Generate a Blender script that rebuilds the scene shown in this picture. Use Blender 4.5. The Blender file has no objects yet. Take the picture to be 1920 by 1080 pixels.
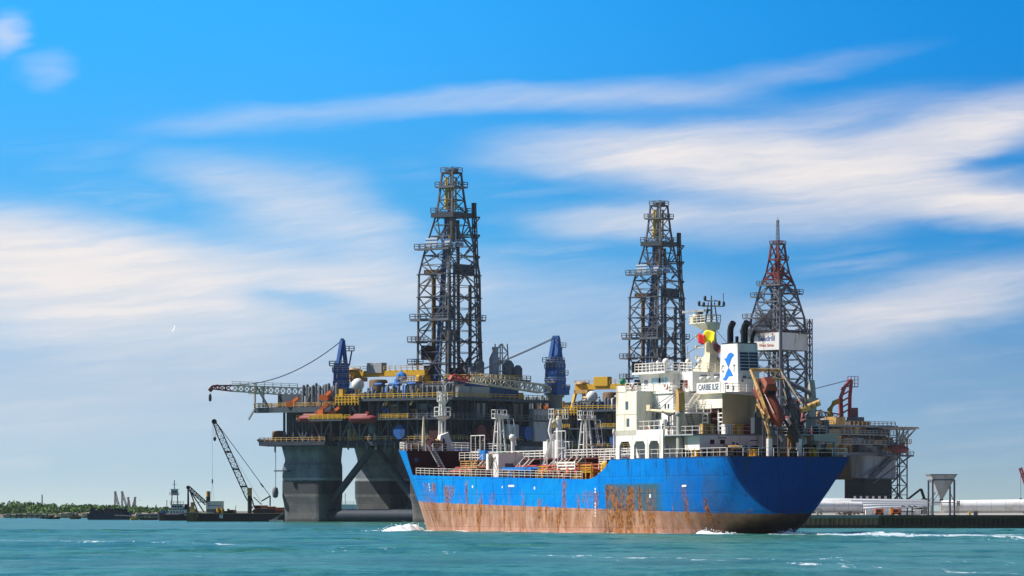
import bpy, math, random
from math import sin, cos, pi, radians, sqrt
from mathutils import Vector, Matrix, noise as mnoise

# ------------------------------------------------------------------ basics
scene = bpy.context.scene
COL = scene.collection
F = 8000.0          # focal length in photograph pixels
EYE = 3.0           # eye height over the water
HOR = 958.0         # horizon row in the photograph

def at(px, py, Y):
    """world point at depth Y seen at photograph pixel (px, py)"""
    return Vector(((px - 960.0) / F * Y, Y, EYE + (HOR - py) / F * Y))

def lerp(a, b, t):
    return a + (b - a) * t

def V3(*a):
    return Vector(a)

class MB:
    """collects shapes, links them as one mesh object"""
    def __init__(s):
        s.v = []; s.f = []; s.sm = []
    def add(s, vs, fs, smooth=False):
        o = len(s.v)
        s.v += [tuple(p) for p in vs]
        s.f += [tuple(i + o for i in f) for f in fs]
        s.sm += [smooth] * len(fs)
        return s
    def box(s, x0, x1, y0, y1, z0, z1):
        v = [(x0,y0,z0),(x1,y0,z0),(x1,y1,z0),(x0,y1,z0),(x0,y0,z1),(x1,y0,z1),(x1,y1,z1),(x0,y1,z1)]
        return s.add(v, [(0,3,2,1),(4,5,6,7),(0,1,5,4),(1,2,6,5),(2,3,7,6),(3,0,4,7)])
    def cbox(s, c, sx, sy, sz, rz=0.0):
        v = []
        for z in (-.5, .5):
            for (x, y) in ((-.5,-.5),(.5,-.5),(.5,.5),(-.5,.5)):
                X, Y = x*sx, y*sy
                v.append((c[0]+X*cos(rz)-Y*sin(rz), c[1]+X*sin(rz)+Y*cos(rz), c[2]+z*sz))
        return s.add(v, [(0,3,2,1),(4,5,6,7),(0,1,5,4),(1,2,6,5),(2,3,7,6),(3,0,4,7)])
    def bar(s, a, b, w, h=None, up=(0,0,1)):
        a = Vector(a); b = Vector(b); h = h or w
        d = b - a
        if d.length < 1e-6: return s
        d.normalize(); u = Vector(up)
        if abs(d.dot(u)) > .98: u = Vector((1,0,0))
        r = d.cross(u).normalized(); q = r.cross(d).normalized()
        v = []
        for p in (a, b):
            for (i, j) in ((-1,-1),(1,-1),(1,1),(-1,1)):
                v.append(p + r*(i*w/2) + q*(j*h/2))
        return s.add(v, [(0,1,2,3),(7,6,5,4),(0,4,5,1),(1,5,6,2),(2,6,7,3),(3,7,4,0)])
    def tube(s, pts, r, n=8, cap=True, smooth=True):
        pts = [Vector(p) for p in pts]
        rr = r if isinstance(r, (list, tuple)) else [r]*len(pts)
        v = []; f = []
        for i, p in enumerate(pts):
            a = pts[max(0, i-1)]; b = pts[min(len(pts)-1, i+1)]
            d = (b - a).normalized()
            u = Vector((0,0,1)) if abs(d.z) < .95 else Vector((1,0,0))
            x = d.cross(u).normalized(); y = x.cross(d).normalized()
            for k in range(n):
                t = 2*pi*k/n
                v.append(p + x*(cos(t)*rr[i]) + y*(sin(t)*rr[i]))
        for i in range(len(pts)-1):
            for k in range(n):
                f.append((i*n+k, i*n+(k+1)%n, (i+1)*n+(k+1)%n, (i+1)*n+k))
        s.add(v, f, smooth)
        if cap:
            s.add(v[:n], [tuple(range(n-1,-1,-1))]); s.add(v[-n:], [tuple(range(n))])
        return s
    def lathe(s, c, prof, n=16, axis='z', smooth=True, closed=True):
        v = []; f = []
        for (r, h) in prof:
            for k in range(n):
                t = 2*pi*k/n
                if axis == 'z': v.append((c[0]+r*cos(t), c[1]+r*sin(t), c[2]+h))
                elif axis == 'x': v.append((c[0]+h, c[1]+r*cos(t), c[2]+r*sin(t)))
                else: v.append((c[0]+r*cos(t), c[1]+h, c[2]+r*sin(t)))
        for i in range(len(prof)-1):
            for k in range(n):
                f.append((i*n+k, i*n+(k+1)%n, (i+1)*n+(k+1)%n, (i+1)*n+k))
        s.add(v, f, smooth)
        if closed:
            s.add(v[:n], [tuple(range(n-1,-1,-1))]); s.add(v[-n:], [tuple(range(n))])
        return s
    def sphere(s, c, r, n=14, m=8, sz=1.0):
        prof = [(max(1e-3, r*sin(pi*i/m)), -r*sz*cos(pi*i/m)) for i in range(m+1)]
        return s.lathe(c, prof, n)
    def prism(s, poly, axis, a, b):
        """poly of 2-D points extruded along axis from a to b"""
        n = len(poly)
        def P(p, t):
            return {'x': (t,p[0],p[1]), 'y': (p[0],t,p[1]), 'z': (p[0],p[1],t)}[axis]
        v = [P(p,a) for p in poly] + [P(p,b) for p in poly]
        f = [(i,(i+1)%n,n+(i+1)%n,n+i) for i in range(n)] + [tuple(range(n-1,-1,-1)), tuple(range(n,2*n))]
        return s.add(v, f)
    def loft(s, rings, closed=True, cap=True, smooth=True):
        n = len(rings[0]); v = [p for r in rings for p in r]; f = []
        m = n if closed else n-1
        for i in range(len(rings)-1):
            for k in range(m):
                f.append((i*n+k, i*n+(k+1)%n, (i+1)*n+(k+1)%n, (i+1)*n+k))
        s.add(v, f, smooth)
        if cap and closed:
            s.add(rings[0], [tuple(range(n-1,-1,-1))]); s.add(rings[-1], [tuple(range(n))])
        return s
    def rail(s, pts, h=1.1, bars=3, step=1.6, w=.06, posts=True):
        pts = [Vector(p) for p in pts]
        for a, b in zip(pts, pts[1:]):
            L = (b-a).length
            for k in range(1, bars+1):
                o = Vector((0,0,h*k/bars))
                s.bar(a+o, b+o, w)
            if posts:
                n = max(1, round(L/step))
                for i in range(n+1):
                    p = a.lerp(b, i/n)
                    s.bar(p, p+Vector((0,0,h)), w*1.25)
        return s
    def truss(s, a, b, w, h, n, cw=.3, bw=.18, w1=None, h1=None):
        """box lattice girder from a to b, width w height h, tapering to w1, h1"""
        a = Vector(a); b = Vector(b); w1 = w if w1 is None else w1; h1 = h if h1 is None else h1
        d = (b-a).normalized()
        u = Vector((0,0,1)) if abs(d.z) < .95 else Vector((1,0,0))
        r = d.cross(u).normalized(); q = r.cross(d).normalized()
        def C(i, k):
            t = i/n; p = a.lerp(b, t); W = lerp(w, w1, t)/2; H = lerp(h, h1, t)/2
            i_, j_ = ((-1,-1),(1,-1),(1,1),(-1,1))[k]
            return p + r*(i_*W) + q*(j_*H)
        for k in range(4):
            for i in range(n):
                s.bar(C(i,k), C(i+1,k), cw)
        for i in range(n):
            for k in range(4):
                k2 = (k+1)%4
                if i: s.bar(C(i,k), C(i,k2), bw)
                if (i+k) % 2: s.bar(C(i,k), C(i+1,k2), bw)
                else: s.bar(C(i,k2), C(i+1,k), bw)
        return s
    def ladder(s, a, b, w=.5, step=.4, t=.06, side=(1,0,0)):
        a = Vector(a); b = Vector(b); sd = Vector(side)*(w/2)
        s.bar(a-sd, b-sd, t); s.bar(a+sd, b+sd, t)
        n = max(2, int((b-a).length/step))
        for i in range(1, n):
            p = a.lerp(b, i/n); s.bar(p-sd, p+sd, t*.8)
        return s
    def build(s, name, m, parent=None, loc=None, bevel=0):
        me = bpy.data.meshes.new(name)
        me.from_pydata(s.v, [], s.f)
        me.polygons.foreach_set('use_smooth', s.sm)
        me.validate(clean_customdata=False)
        me.update()
        o = bpy.data.objects.new(name, me)
        if isinstance(m, str): m = M(m)
        me.materials.append(m)
        COL.objects.link(o)
        if parent is not None: o.parent = parent
        if loc is not None: o.location = loc
        if bevel:
            b = o.modifiers.new('bevel', 'BEVEL'); b.width = bevel; b.segments = 2; b.limit_method = 'ANGLE'
        return o

def tag(o, label=None, cat=None, group=None, kind=None):
    if label: o['label'] = label
    if cat: o['category'] = cat
    if group: o['group'] = group
    if kind: o['kind'] = kind
    return o

def empty(name, loc=(0,0,0), rz=0.0, label=None, cat=None, group=None):
    o = bpy.data.objects.new(name, None)
    o.empty_display_size = .5
    o.location = loc; o.rotation_euler = (0,0,rz)
    COL.objects.link(o)
    return tag(o, label, cat, group)

def copy_tree(o, parent=None):
    c = o.copy(); COL.objects.link(c)
    if parent is not None: c.parent = parent
    for ch in list(o.children): copy_tree(ch, c)
    return c

def text(body, name, m, parent, size, mat4, thick=.01, align='CENTER', sx=1.0):
    cu = bpy.data.curves.new(name, 'FONT'); cu.body = body; cu.size = size
    cu.align_x = align; cu.align_y = 'CENTER'; cu.extrude = thick
    cu.offset = size*.012
    tmp = bpy.data.objects.new(name+'_tmp', cu); COL.objects.link(tmp)
    bpy.context.view_layer.update()
    me = bpy.data.meshes.new_from_object(tmp.evaluated_get(bpy.context.evaluated_depsgraph_get()))
    bpy.data.objects.remove(tmp)
    me.transform(Matrix.Diagonal((sx,1,1,1)))
    me.transform(mat4)
    me.materials.clear(); me.materials.append(M(m))
    o = bpy.data.objects.new(name, me); COL.objects.link(o)
    o.parent = parent
    return o

def frame(o, xaxis, yaxis):
    x = Vector(xaxis).normalized(); y = Vector(yaxis).normalized(); z = x.cross(y)
    return Matrix(((x.x,y.x,z.x,o[0]),(x.y,y.y,z.y,o[1]),(x.z,y.z,z.z,o[2]),(0,0,0,1)))

# ------------------------------------------------------------------ materials
_M = {}
class NT:
    """small node-tree helper"""
    def __init__(s, tree):
        s.t = tree; s.n = tree.nodes; s.l = tree.links
    def new(s, kind, **kw):
        n = s.n.new(kind)
        for k, v in kw.items(): setattr(n, k, v)
        return n
    def set(s, sock, val):
        if hasattr(val, 'is_output') or isinstance(val, bpy.types.NodeSocket): s.l.new(val, sock)
        else: sock.default_value = val
    def math(s, op, a, b=None, c=None, clamp=False):
        n = s.n.new('ShaderNodeMath'); n.operation = op; n.use_clamp = clamp
        s.set(n.inputs[0], a)
        if b is not None: s.set(n.inputs[1], b)
        if c is not None: s.set(n.inputs[2], c)
        return n.outputs[0]
    def mix(s, f, a, b, blend='MIX'):
        n = s.n.new('ShaderNodeMix'); n.data_type = 'RGBA'; n.blend_type = blend
        s.set(n.inputs[0], f); s.set(n.inputs[6], a); s.set(n.inputs[7], b)
        return n.outputs[2]
    def noise(s, vec, scale, detail=3, rough=.55, dist=0.0):
        n = s.n.new('ShaderNodeTexNoise')
        s.l.new(vec, n.inputs['Vector'])
        n.inputs['Scale'].default_value = scale; n.inputs['Detail'].default_value = detail
        n.inputs['Roughness'].default_value = rough; n.inputs['Distortion'].default_value = dist
        return n.outputs['Fac']
    def ss(s, x, a, b):
        n = s.n.new('ShaderNodeMapRange'); n.interpolation_type = 'SMOOTHSTEP'
        s.set(n.inputs[0], x); s.set(n.inputs[1], a); s.set(n.inputs[2], b)
        n.inputs[3].default_value = 0; n.inputs[4].default_value = 1
        return n.outputs[0]
    def mapping(s, vec, scale=(1,1,1), loc=(0,0,0), rot=(0,0,0)):
        n = s.n.new('ShaderNodeMapping'); s.l.new(vec, n.inputs[0])
        n.inputs['Scale'].default_value = scale; n.inputs['Location'].default_value = loc
        n.inputs['Rotation'].default_value = rot
        return n.outputs[0]
    def xyz(s, vec):
        n = s.n.new('ShaderNodeSeparateXYZ'); s.l.new(vec, n.inputs[0]); return n.outputs
    def comb(s, x, y, z):
        n = s.n.new('ShaderNodeCombineXYZ')
        s.set(n.inputs[0], x); s.set(n.inputs[1], y); s.set(n.inputs[2], z); return n.outputs[0]

def c4(c): return (c[0], c[1], c[2], 1.0)

def newmat(name):
    m = bpy.data.materials.new(name); m.use_nodes = True
    t = NT(m.node_tree)
    b = t.n['Principled BSDF']
    return m, t, b

def paint(name, col, rough=.6, metal=0.0, var=.18, vs=.7, dirt=(.12,.06,.03), amt=.25, streak=True, spec=.3, ds=.5):
    """painted or bare surface with tonal variation and weathering of its own"""
    m, t, b = newmat(name)
    tc = t.new('ShaderNodeTexCoord').outputs['Object']
    n1 = t.noise(tc, vs, 4, .6)
    k = t.math('MULTIPLY_ADD', n1, var*2, 1-var)
    base = t.mix(1.0, c4(col), t.comb(k, k, k), 'MULTIPLY')
    if amt > 0:
        mp = t.mapping(tc, (1,1,.14) if streak else (1,1,1), (3.1,7.7,1.3))
        n2 = t.noise(mp, ds, 5, .65)
        lo = .62 - .22*amt
        f = t.math('MULTIPLY', t.ss(n2, lo, lo+.16), min(1, .35+amt))
        base = t.mix(f, base, c4(dirt))
    t.l.new(base, b.inputs['Base Color'])
    b.inputs['Roughness'].default_value = rough; b.inputs['Metallic'].default_value = metal
    b.inputs['Specular IOR Level'].default_value = spec
    _M[name] = m
    return m

def M(n): return _M[n]

RUST = (.20,.075,.02)
paint('white', (.80,.785,.74), amt=.42, dirt=(.44,.33,.20), var=.07, ds=.9)
paint('cream', (.84,.79,.65), amt=.42, dirt=(.46,.31,.15), var=.07, ds=.8)
paint('tan', (.42,.36,.24), amt=.2, dirt=(.22,.15,.08), var=.1)
paint('mast_cream', (.72,.61,.40), amt=.2, dirt=(.4,.26,.12), var=.08)
paint('red_deck', (.115,.022,.016), amt=.3, dirt=(.09,.05,.03), rough=.75)
paint('red_pipe', (.36,.045,.028), amt=.3, dirt=(.13,.05,.03))
paint('maroon', (.045,.008,.010), amt=.25, dirt=(.05,.02,.012), rough=.75)
paint('rail_white', (.80,.75,.68), amt=.3, dirt=(.42,.25,.14), ds=1.3, streak=False)
paint('black', (.012,.012,.014), amt=.2, dirt=(.05,.035,.025), rough=.5)
paint('charcoal', (.03,.033,.04), amt=.25, dirt=(.07,.045,.03))
paint('glass', (.02,.06,.09), rough=.08, amt=0, spec=.9, var=.1)
paint('glass_pale', (.16,.32,.40), rough=.1, amt=0, spec=.9, var=.3)
paint('dark_void', (.012,.013,.016), amt=0, rough=.9)
paint('yellow', (.62,.36,.02), amt=.3, dirt=(.20,.10,.02))
paint('rust_yellow', (.58,.36,.12), amt=.7, dirt=(.20,.085,.03), ds=1.6)
paint('orange', (.62,.13,.02), amt=.2, dirt=(.2,.07,.02))
paint('boat_orange', (.27,.06,.03), amt=.3, dirt=(.13,.03,.018), var=.2)
paint('boat_red', (.22,.028,.032), amt=.2, dirt=(.16,.04,.03))
paint('blue_steel', (.012,.095,.34), amt=.3, dirt=(.02,.03,.06))
paint('blue_bright', (.01,.16,.50), amt=.2, dirt=(.02,.05,.12))
paint('steel_dark', (.050,.058,.075), amt=.35, dirt=(.06,.035,.02), rough=.6)
paint('steel_mid', (.13,.145,.17), amt=.35, dirt=(.10,.06,.035), rough=.6)
paint('steel_pale', (.34,.36,.38), amt=.35, dirt=(.18,.12,.07), rough=.6)
paint('steel_brown', (.15,.085,.035), amt=.4, dirt=(.07,.04,.02), rough=.7)
paint('steel_red', (.16,.030,.030), amt=.35, dirt=(.08,.03,.03), rough=.6)
paint('rig_navy', (.022,.034,.055), amt=.4, dirt=(.055,.05,.045), rough=.7, vs=.25)
paint('rig_slate', (.060,.078,.10), amt=.4, dirt=(.03,.028,.025), rough=.7, vs=.25)
paint('rig_grey', (.17,.18,.185), amt=.35, dirt=(.09,.07,.05), rough=.7)
paint('boom_pale', (.66,.57,.42), amt=.3, dirt=(.28,.2,.12))
paint('crane_red', (.42,.045,.04), amt=.3, dirt=(.17,.04,.03))
paint('pink_red', (.30,.07,.075), amt=.3, dirt=(.16,.06,.05))
paint('logo_blue', (.01,.19,.62), amt=0, var=.03)
paint('letter_dark', (.02,.06,.13), amt=0, var=.03)
paint('letter_blue', (.03,.06,.28), amt=0, var=.03)
paint('letter_red', (.45,.08,.03), amt=0, var=.03)
paint('flag_yellow', (.80,.66,.01), amt=0, var=.1)
paint('flag_red', (.62,.02,.015), amt=0, var=.1)
paint('flag_maroon', (.09,.02,.03), amt=0, var=.1)
paint('pale_green', (.42,.41,.36), amt=.25, dirt=(.16,.14,.1))
paint('concrete', (.34,.32,.29), amt=.3, dirt=(.2,.17,.13), streak=False, rough=.9)
paint('pile_rust', (.55,.27,.16), amt=.5, dirt=(.05,.03,.022), rough=.9)
paint('pile_dark', (.14,.085,.055), amt=.4, dirt=(.07,.05,.04), rough=.9)
paint('blade_white', (.84,.84,.83), amt=.08, dirt=(.5,.47,.42), var=.04, rough=.4)
paint('tower_white', (.80,.77,.71), amt=.14, dirt=(.5,.42,.32), var=.05, rough=.5)
paint('far_grey', (.25,.22,.24), amt=0)
paint('far_pink', (.44,.26,.25), amt=0)  # both far tones carry the distance haze in their colour
paint('barge_blue', (.016,.035,.075), amt=.35, dirt=(.06,.05,.045))
paint('rope', (.42,.40,.36), amt=0)
paint('green_cloth', (.02,.24,.12), amt=0)
paint('rock', (.42,.34,.24), amt=.3, dirt=(.2,.14,.09), streak=False, rough=.95, var=.3)
paint('bird_white', (.8,.8,.8), amt=0)

paint('derrick_steel', (.10,.112,.135), amt=.5, dirt=(.13,.075,.035), rough=.6)
paint('crown_yellow', (.78,.50,.03), amt=.15, dirt=(.3,.16,.03))
paint('davit_grime', (.22,.20,.17), amt=.7, dirt=(.10,.055,.03), ds=1.5)
# ------------------------------------------------------------------ special materials
def hull_mat():
    m, t, b = newmat('hull_paint')
    tc = t.new('ShaderNodeTexCoord').outputs['Object']
    X, Y, Z = t.xyz(tc)[:3]
    big = t.noise(tc, .16, 4, .6)
    fine = t.noise(tc, 1.4, 4, .6)
    # dents in the plating between the frames
    # blue topsides: faded in patches
    blue = t.mix(t.ss(big, .42, .68), c4((.0,.215,.68)), c4((.002,.265,.66)))
    vst = t.noise(t.mapping(tc, (1.6,1.6,.10)), 1.0, 4, .65)
    blue = t.mix(t.math('MULTIPLY', t.ss(vst, .50, .70), .55), blue, c4((.008,.085,.30)))
    # transom: same paint, its shade put in as a darker blue
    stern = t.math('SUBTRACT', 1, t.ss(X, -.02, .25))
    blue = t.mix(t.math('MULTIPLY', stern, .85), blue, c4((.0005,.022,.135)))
    quarter = t.math('MULTIPLY', t.ss(X, 1.5, 6), t.math('SUBTRACT', 1, t.ss(X, 11, 19)))
    quarter = t.math('MULTIPLY', quarter, t.ss(big, .32, .56))
    quarter = t.math('MULTIPLY', quarter, t.math('SUBTRACT', 1, t.ss(Z, 6.0, 9.6)))
    quarter = t.math('MULTIPLY', quarter, t.math('SUBTRACT', 1, stern))
    blue = t.mix(t.math('MULTIPLY', quarter, .85), blue, c4((.065,.15,.23)))
    aft_deep = t.math('SUBTRACT', 1, t.ss(X, 9, 27))  # deeper blue towards the stern
    blue = t.mix(t.math('MULTIPLY', t.math('MULTIPLY', aft_deep, t.math('SUBTRACT', 1, stern)), .5), blue, c4((.0,.085,.40)))
    # old repair plate behind the step
    def box(x0, x1, z0, z1, e=.6):
        a = t.math('MULTIPLY', t.ss(X, x0-e*.3, x0+e*.3), t.math('SUBTRACT', 1, t.ss(X, x1-e, x1+e)))
        c = t.math('MULTIPLY', t.ss(Z, z0-e, z0+e), t.math('SUBTRACT', 1, t.ss(Z, z1-.25, z1+.35)))
        return t.math('MULTIPLY', a, c)
    wob = t.math('MULTIPLY_ADD', fine, .5, -.25)
    Xw = t.math('ADD', X, t.math('MULTIPLY', wob, 2.5))
    plate = t.math('MULTIPLY', t.math('MULTIPLY', t.ss(Xw, 16.5, 19.5), t.math('SUBTRACT', 1, t.ss(X, 33.4, 33.7))),
                   t.math('SUBTRACT', 1, t.ss(Z, 6.4, 6.9)))
    blue = t.mix(t.math('MULTIPLY', plate, t.math('MULTIPLY_ADD', big, .5, .6), clamp=True), blue, c4((.050,.115,.115)))
    # boot top, trimmed by the stern
    lev = t.math('MULTIPLY_ADD', X, .0185, 2.62)
    lev = t.math('MULTIPLY_ADD', t.noise(t.mapping(tc, (1.2,1.2,.3)), 1.0, 3, .7), .5, t.math('SUBTRACT', lev, .25))
    d = t.math('SUBTRACT', Z, lev)
    anti = t.mix(t.ss(t.noise(t.mapping(tc, (.8,.8,.35)), .7, 5, .65), .36, .66), c4((.34,.165,.10)), c4((.50,.30,.205)))
    vs2 = t.noise(t.mapping(tc, (.5,.5,.16), (9,2,5)), 1.0, 6, .75, .5)
    anti = t.mix(t.math('MULTIPLY', t.ss(vs2, .48, .70), .55), anti, c4((.19,.12,.095)))
    vs3 = t.noise(t.mapping(tc, (1.2,1.2,.5), (2,6,1)), 1.0, 5, .75)
    anti = t.mix(t.math('MULTIPLY', t.ss(vs3, .58, .72), .5), anti, c4((.34,.15,.06)))
    anti = t.mix(t.math('MULTIPLY', t.math('SUBTRACT', 1, t.ss(Z, .2, .9)), .45), anti, c4((.46,.22,.17)))
    anti = t.mix(t.math('MULTIPLY', t.math('SUBTRACT', 1, t.ss(X, 4, 26)), .62), anti, c4((.10,.055,.04)))  # darker aft: shade of the inward curve put into the colour
    base = t.mix(t.ss(d, -.06, .06), anti, blue)
    # rust runs
    r1 = t.noise(t.mapping(tc, (.70,.70,.14), (0,4,2.2)), .85, 6, .64, .35)
    reg = t.noise(t.mapping(tc, (.09,.09,.16), (1.7,0,.4)), 1.0, 3, .6)
    band = t.math('MULTIPLY', t.math('SUBTRACT', 1, t.ss(Z, 6.0, 9.5)), t.ss(Z, -1.0, .6))
    low = t.math('MULTIPLY_ADD', t.ss(d, 3.2, -1.0), .10, t.math('MULTIPLY', reg, .22))
    r = t.ss(t.math('ADD', r1, low), .76, .86)
    r = t.math('MULTIPLY', r, band)
    # the rust concentrations one can see along the side
    for (x0, x1, z0, z1, k) in ((86,92,1.2,7.0,.95),(79.5,83,2,6.6,.8),(91.5,94,2.5,6,.6),(75,75.9,.5,7.4,1.0),(72,72.6,2.4,6.0,.7),
                                (51.5,53.0,.3,4.6,.95),(44.2,45.6,.2,7.1,.8),(35.0,40.2,2.8,5.6,.95),(38.5,41.5,.5,3.6,.6),
                                (30.6,33.5,-.2,6.4,1.3),(23.5,31,2.0,6.2,1.25),(20,33,-.5,2.6,1.0),(22,32,-.3,1.6,.7),(36.5,41.5,3.0,5.2,1.1),(78,92,-.3,3.4,.55),(19.5,23,3.0,6.0,.9),(11.5,12.6,1.0,6.2,.8),(7.2,8.4,1.6,4.6,.9),
                                (61.5,62.3,1.5,6.2,.5),(57,58,.3,4,.6),(66.5,68.2,.4,5.4,.55),(47.5,50,.3,2.6,.5)):
        msk = t.math('MULTIPLY', box(x0, x1, z0, z1, .5), k)
        r = t.math('MAXIMUM', r, t.math('MULTIPLY', msk, t.ss(t.math('ADD', r1, t.math('MULTIPLY', fine, .35)), .56, .80)))
    blot = t.noise(t.mapping(tc, (.55,.55,.30), (8,1,6)), 1.0, 6, .68, .7)
    pr = t.math('MULTIPLY', t.math('MULTIPLY', t.ss(Xw, 19, 26), t.math('SUBTRACT', 1, t.ss(X, 33.4, 33.7))), t.math('MULTIPLY', t.ss(blot, .46, .60), t.math('SUBTRACT', 1, t.ss(Z, 5.6, 6.6))))
    r = t.math('MAXIMUM', r, t.math('MULTIPLY', pr, .95))
    lowb = t.math('MULTIPLY', t.ss(blot, .57, .70), t.math('SUBTRACT', 1, t.ss(d, -.4, .8)))
    r = t.math('MAXIMUM', r, t.math('MULTIPLY', t.math('MULTIPLY', lowb, t.ss(X, 16, 26)), .7))
    rc = t.mix(t.ss(t.noise(tc, 2.1, 4, .7), .38, .62), c4((.085,.038,.022)), c4((.42,.150,.022)))
    r = t.math('MULTIPLY', r, t.ss(Y, 3.0, 6.5))
    base = t.mix(t.math('MINIMUM', r, .92), base, rc)
    # dark runs below the poop edge
    tp = t.math('MULTIPLY', t.ss(Z, 6.5, 10.0), t.ss(t.noise(t.mapping(tc, (1.3,1.3,.08), (5,5,5)), .8, 4, .6), .56, .68))
    base = t.mix(t.math('MULTIPLY', tp, .8), base, c4((.022,.045,.055)))
    edge = t.math('MULTIPLY', t.ss(Z, 9.75, 10.08), t.math('SUBTRACT', 1, t.ss(X, 38, 40)))
    base = t.mix(t.math('MULTIPLY', edge, .55), base, c4((.05,.045,.03)))
    # thin black scuffs
    s1 = t.noise(t.mapping(tc, (2.6,2.6,.25), (1,8,3)), 1.0, 3, .7)
    base = t.mix(t.math('MULTIPLY', t.ss(s1, .645, .69), .8), base, c4((.015,.02,.03)))
    # welded plate seams
    sx = t.math('ABSOLUTE', t.math('SUBTRACT', t.math('FRACT', t.math('MULTIPLY', X, 1/6.4)), .5))
    sz = t.math('ABSOLUTE', t.math('SUBTRACT', t.math('FRACT', t.math('MULTIPLY_ADD', Z, 1/2.3, .2)), .5))
    seam = t.math('MAXIMUM', t.math('SUBTRACT', 1, t.ss(sx, .004, .018)), t.math('SUBTRACT', 1, t.ss(sz, .012, .045)))
    base = t.mix(t.math('MULTIPLY', seam, t.math('MULTIPLY', fine, .3)), base, c4((.03,.04,.06)))
    t.l.new(base, b.inputs['Base Color'])
    b.inputs['Roughness'].default_value = .5
    b.inputs['Specular IOR Level'].default_value = .04
    bp = t.new('ShaderNodeBump'); bp.inputs['Strength'].default_value = .55; bp.inputs['Distance'].default_value = .25
    t.l.new(t.math('SUBTRACT', t.noise(t.mapping(tc, (.42,.42,.5)), 1.0, 3, .55), t.math('MULTIPLY', seam, .12)), bp.inputs['Height'])
    t.l.new(bp.outputs[0], b.inputs['Normal'])
    _M['hull_paint'] = m
hull_mat()

def column_mat():
    m, t, b = newmat('rig_column')
    tc = t.new('ShaderNodeTexCoord').outputs['Object']
    X, Y, Z = t.xyz(tc)[:3]
    n = t.noise(tc, .25, 4, .6); f = t.noise(tc, 1.6, 4, .7)
    st = t.noise(t.mapping(tc, (1,1,.1)), .8, 4, .6)
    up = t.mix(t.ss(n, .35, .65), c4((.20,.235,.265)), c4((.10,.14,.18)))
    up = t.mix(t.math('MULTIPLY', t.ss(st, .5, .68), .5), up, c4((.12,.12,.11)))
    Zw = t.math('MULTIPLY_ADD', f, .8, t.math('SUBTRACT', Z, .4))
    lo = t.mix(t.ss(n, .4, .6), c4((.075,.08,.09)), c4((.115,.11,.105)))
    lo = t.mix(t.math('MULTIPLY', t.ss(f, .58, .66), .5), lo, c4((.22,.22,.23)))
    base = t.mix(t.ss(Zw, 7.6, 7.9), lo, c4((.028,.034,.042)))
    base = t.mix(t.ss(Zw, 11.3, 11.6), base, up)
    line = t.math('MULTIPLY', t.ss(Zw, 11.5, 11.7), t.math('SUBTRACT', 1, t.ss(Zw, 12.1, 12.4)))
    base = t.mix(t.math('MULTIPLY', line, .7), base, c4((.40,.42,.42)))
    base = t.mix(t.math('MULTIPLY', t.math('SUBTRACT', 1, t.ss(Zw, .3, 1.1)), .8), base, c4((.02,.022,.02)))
    t.l.new(base, b.inputs['Base Color']); b.inputs['Roughness'].default_value = .75
    _M['rig_column'] = m
column_mat()

def leg3_mat():
    m, t, b = newmat('rig_leg_pale')
    tc = t.new('ShaderNodeTexCoord').outputs['Object']
    X, Y, Z = t.xyz(tc)[:3]
    f = t.noise(tc, .8, 4, .7); st = t.noise(t.mapping(tc, (1,1,.1)), .6, 4, .6)
    Zw = t.math('MULTIPLY_ADD', f, .5, t.math('SUBTRACT', Z, .25))
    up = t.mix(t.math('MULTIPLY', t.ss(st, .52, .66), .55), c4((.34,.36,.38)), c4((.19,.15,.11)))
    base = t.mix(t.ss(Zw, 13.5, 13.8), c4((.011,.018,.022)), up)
    t.l.new(base, b.inputs['Base Color']); b.inputs['Roughness'].default_value = .7
    _M['rig_leg_pale'] = m
leg3_mat()

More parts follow.
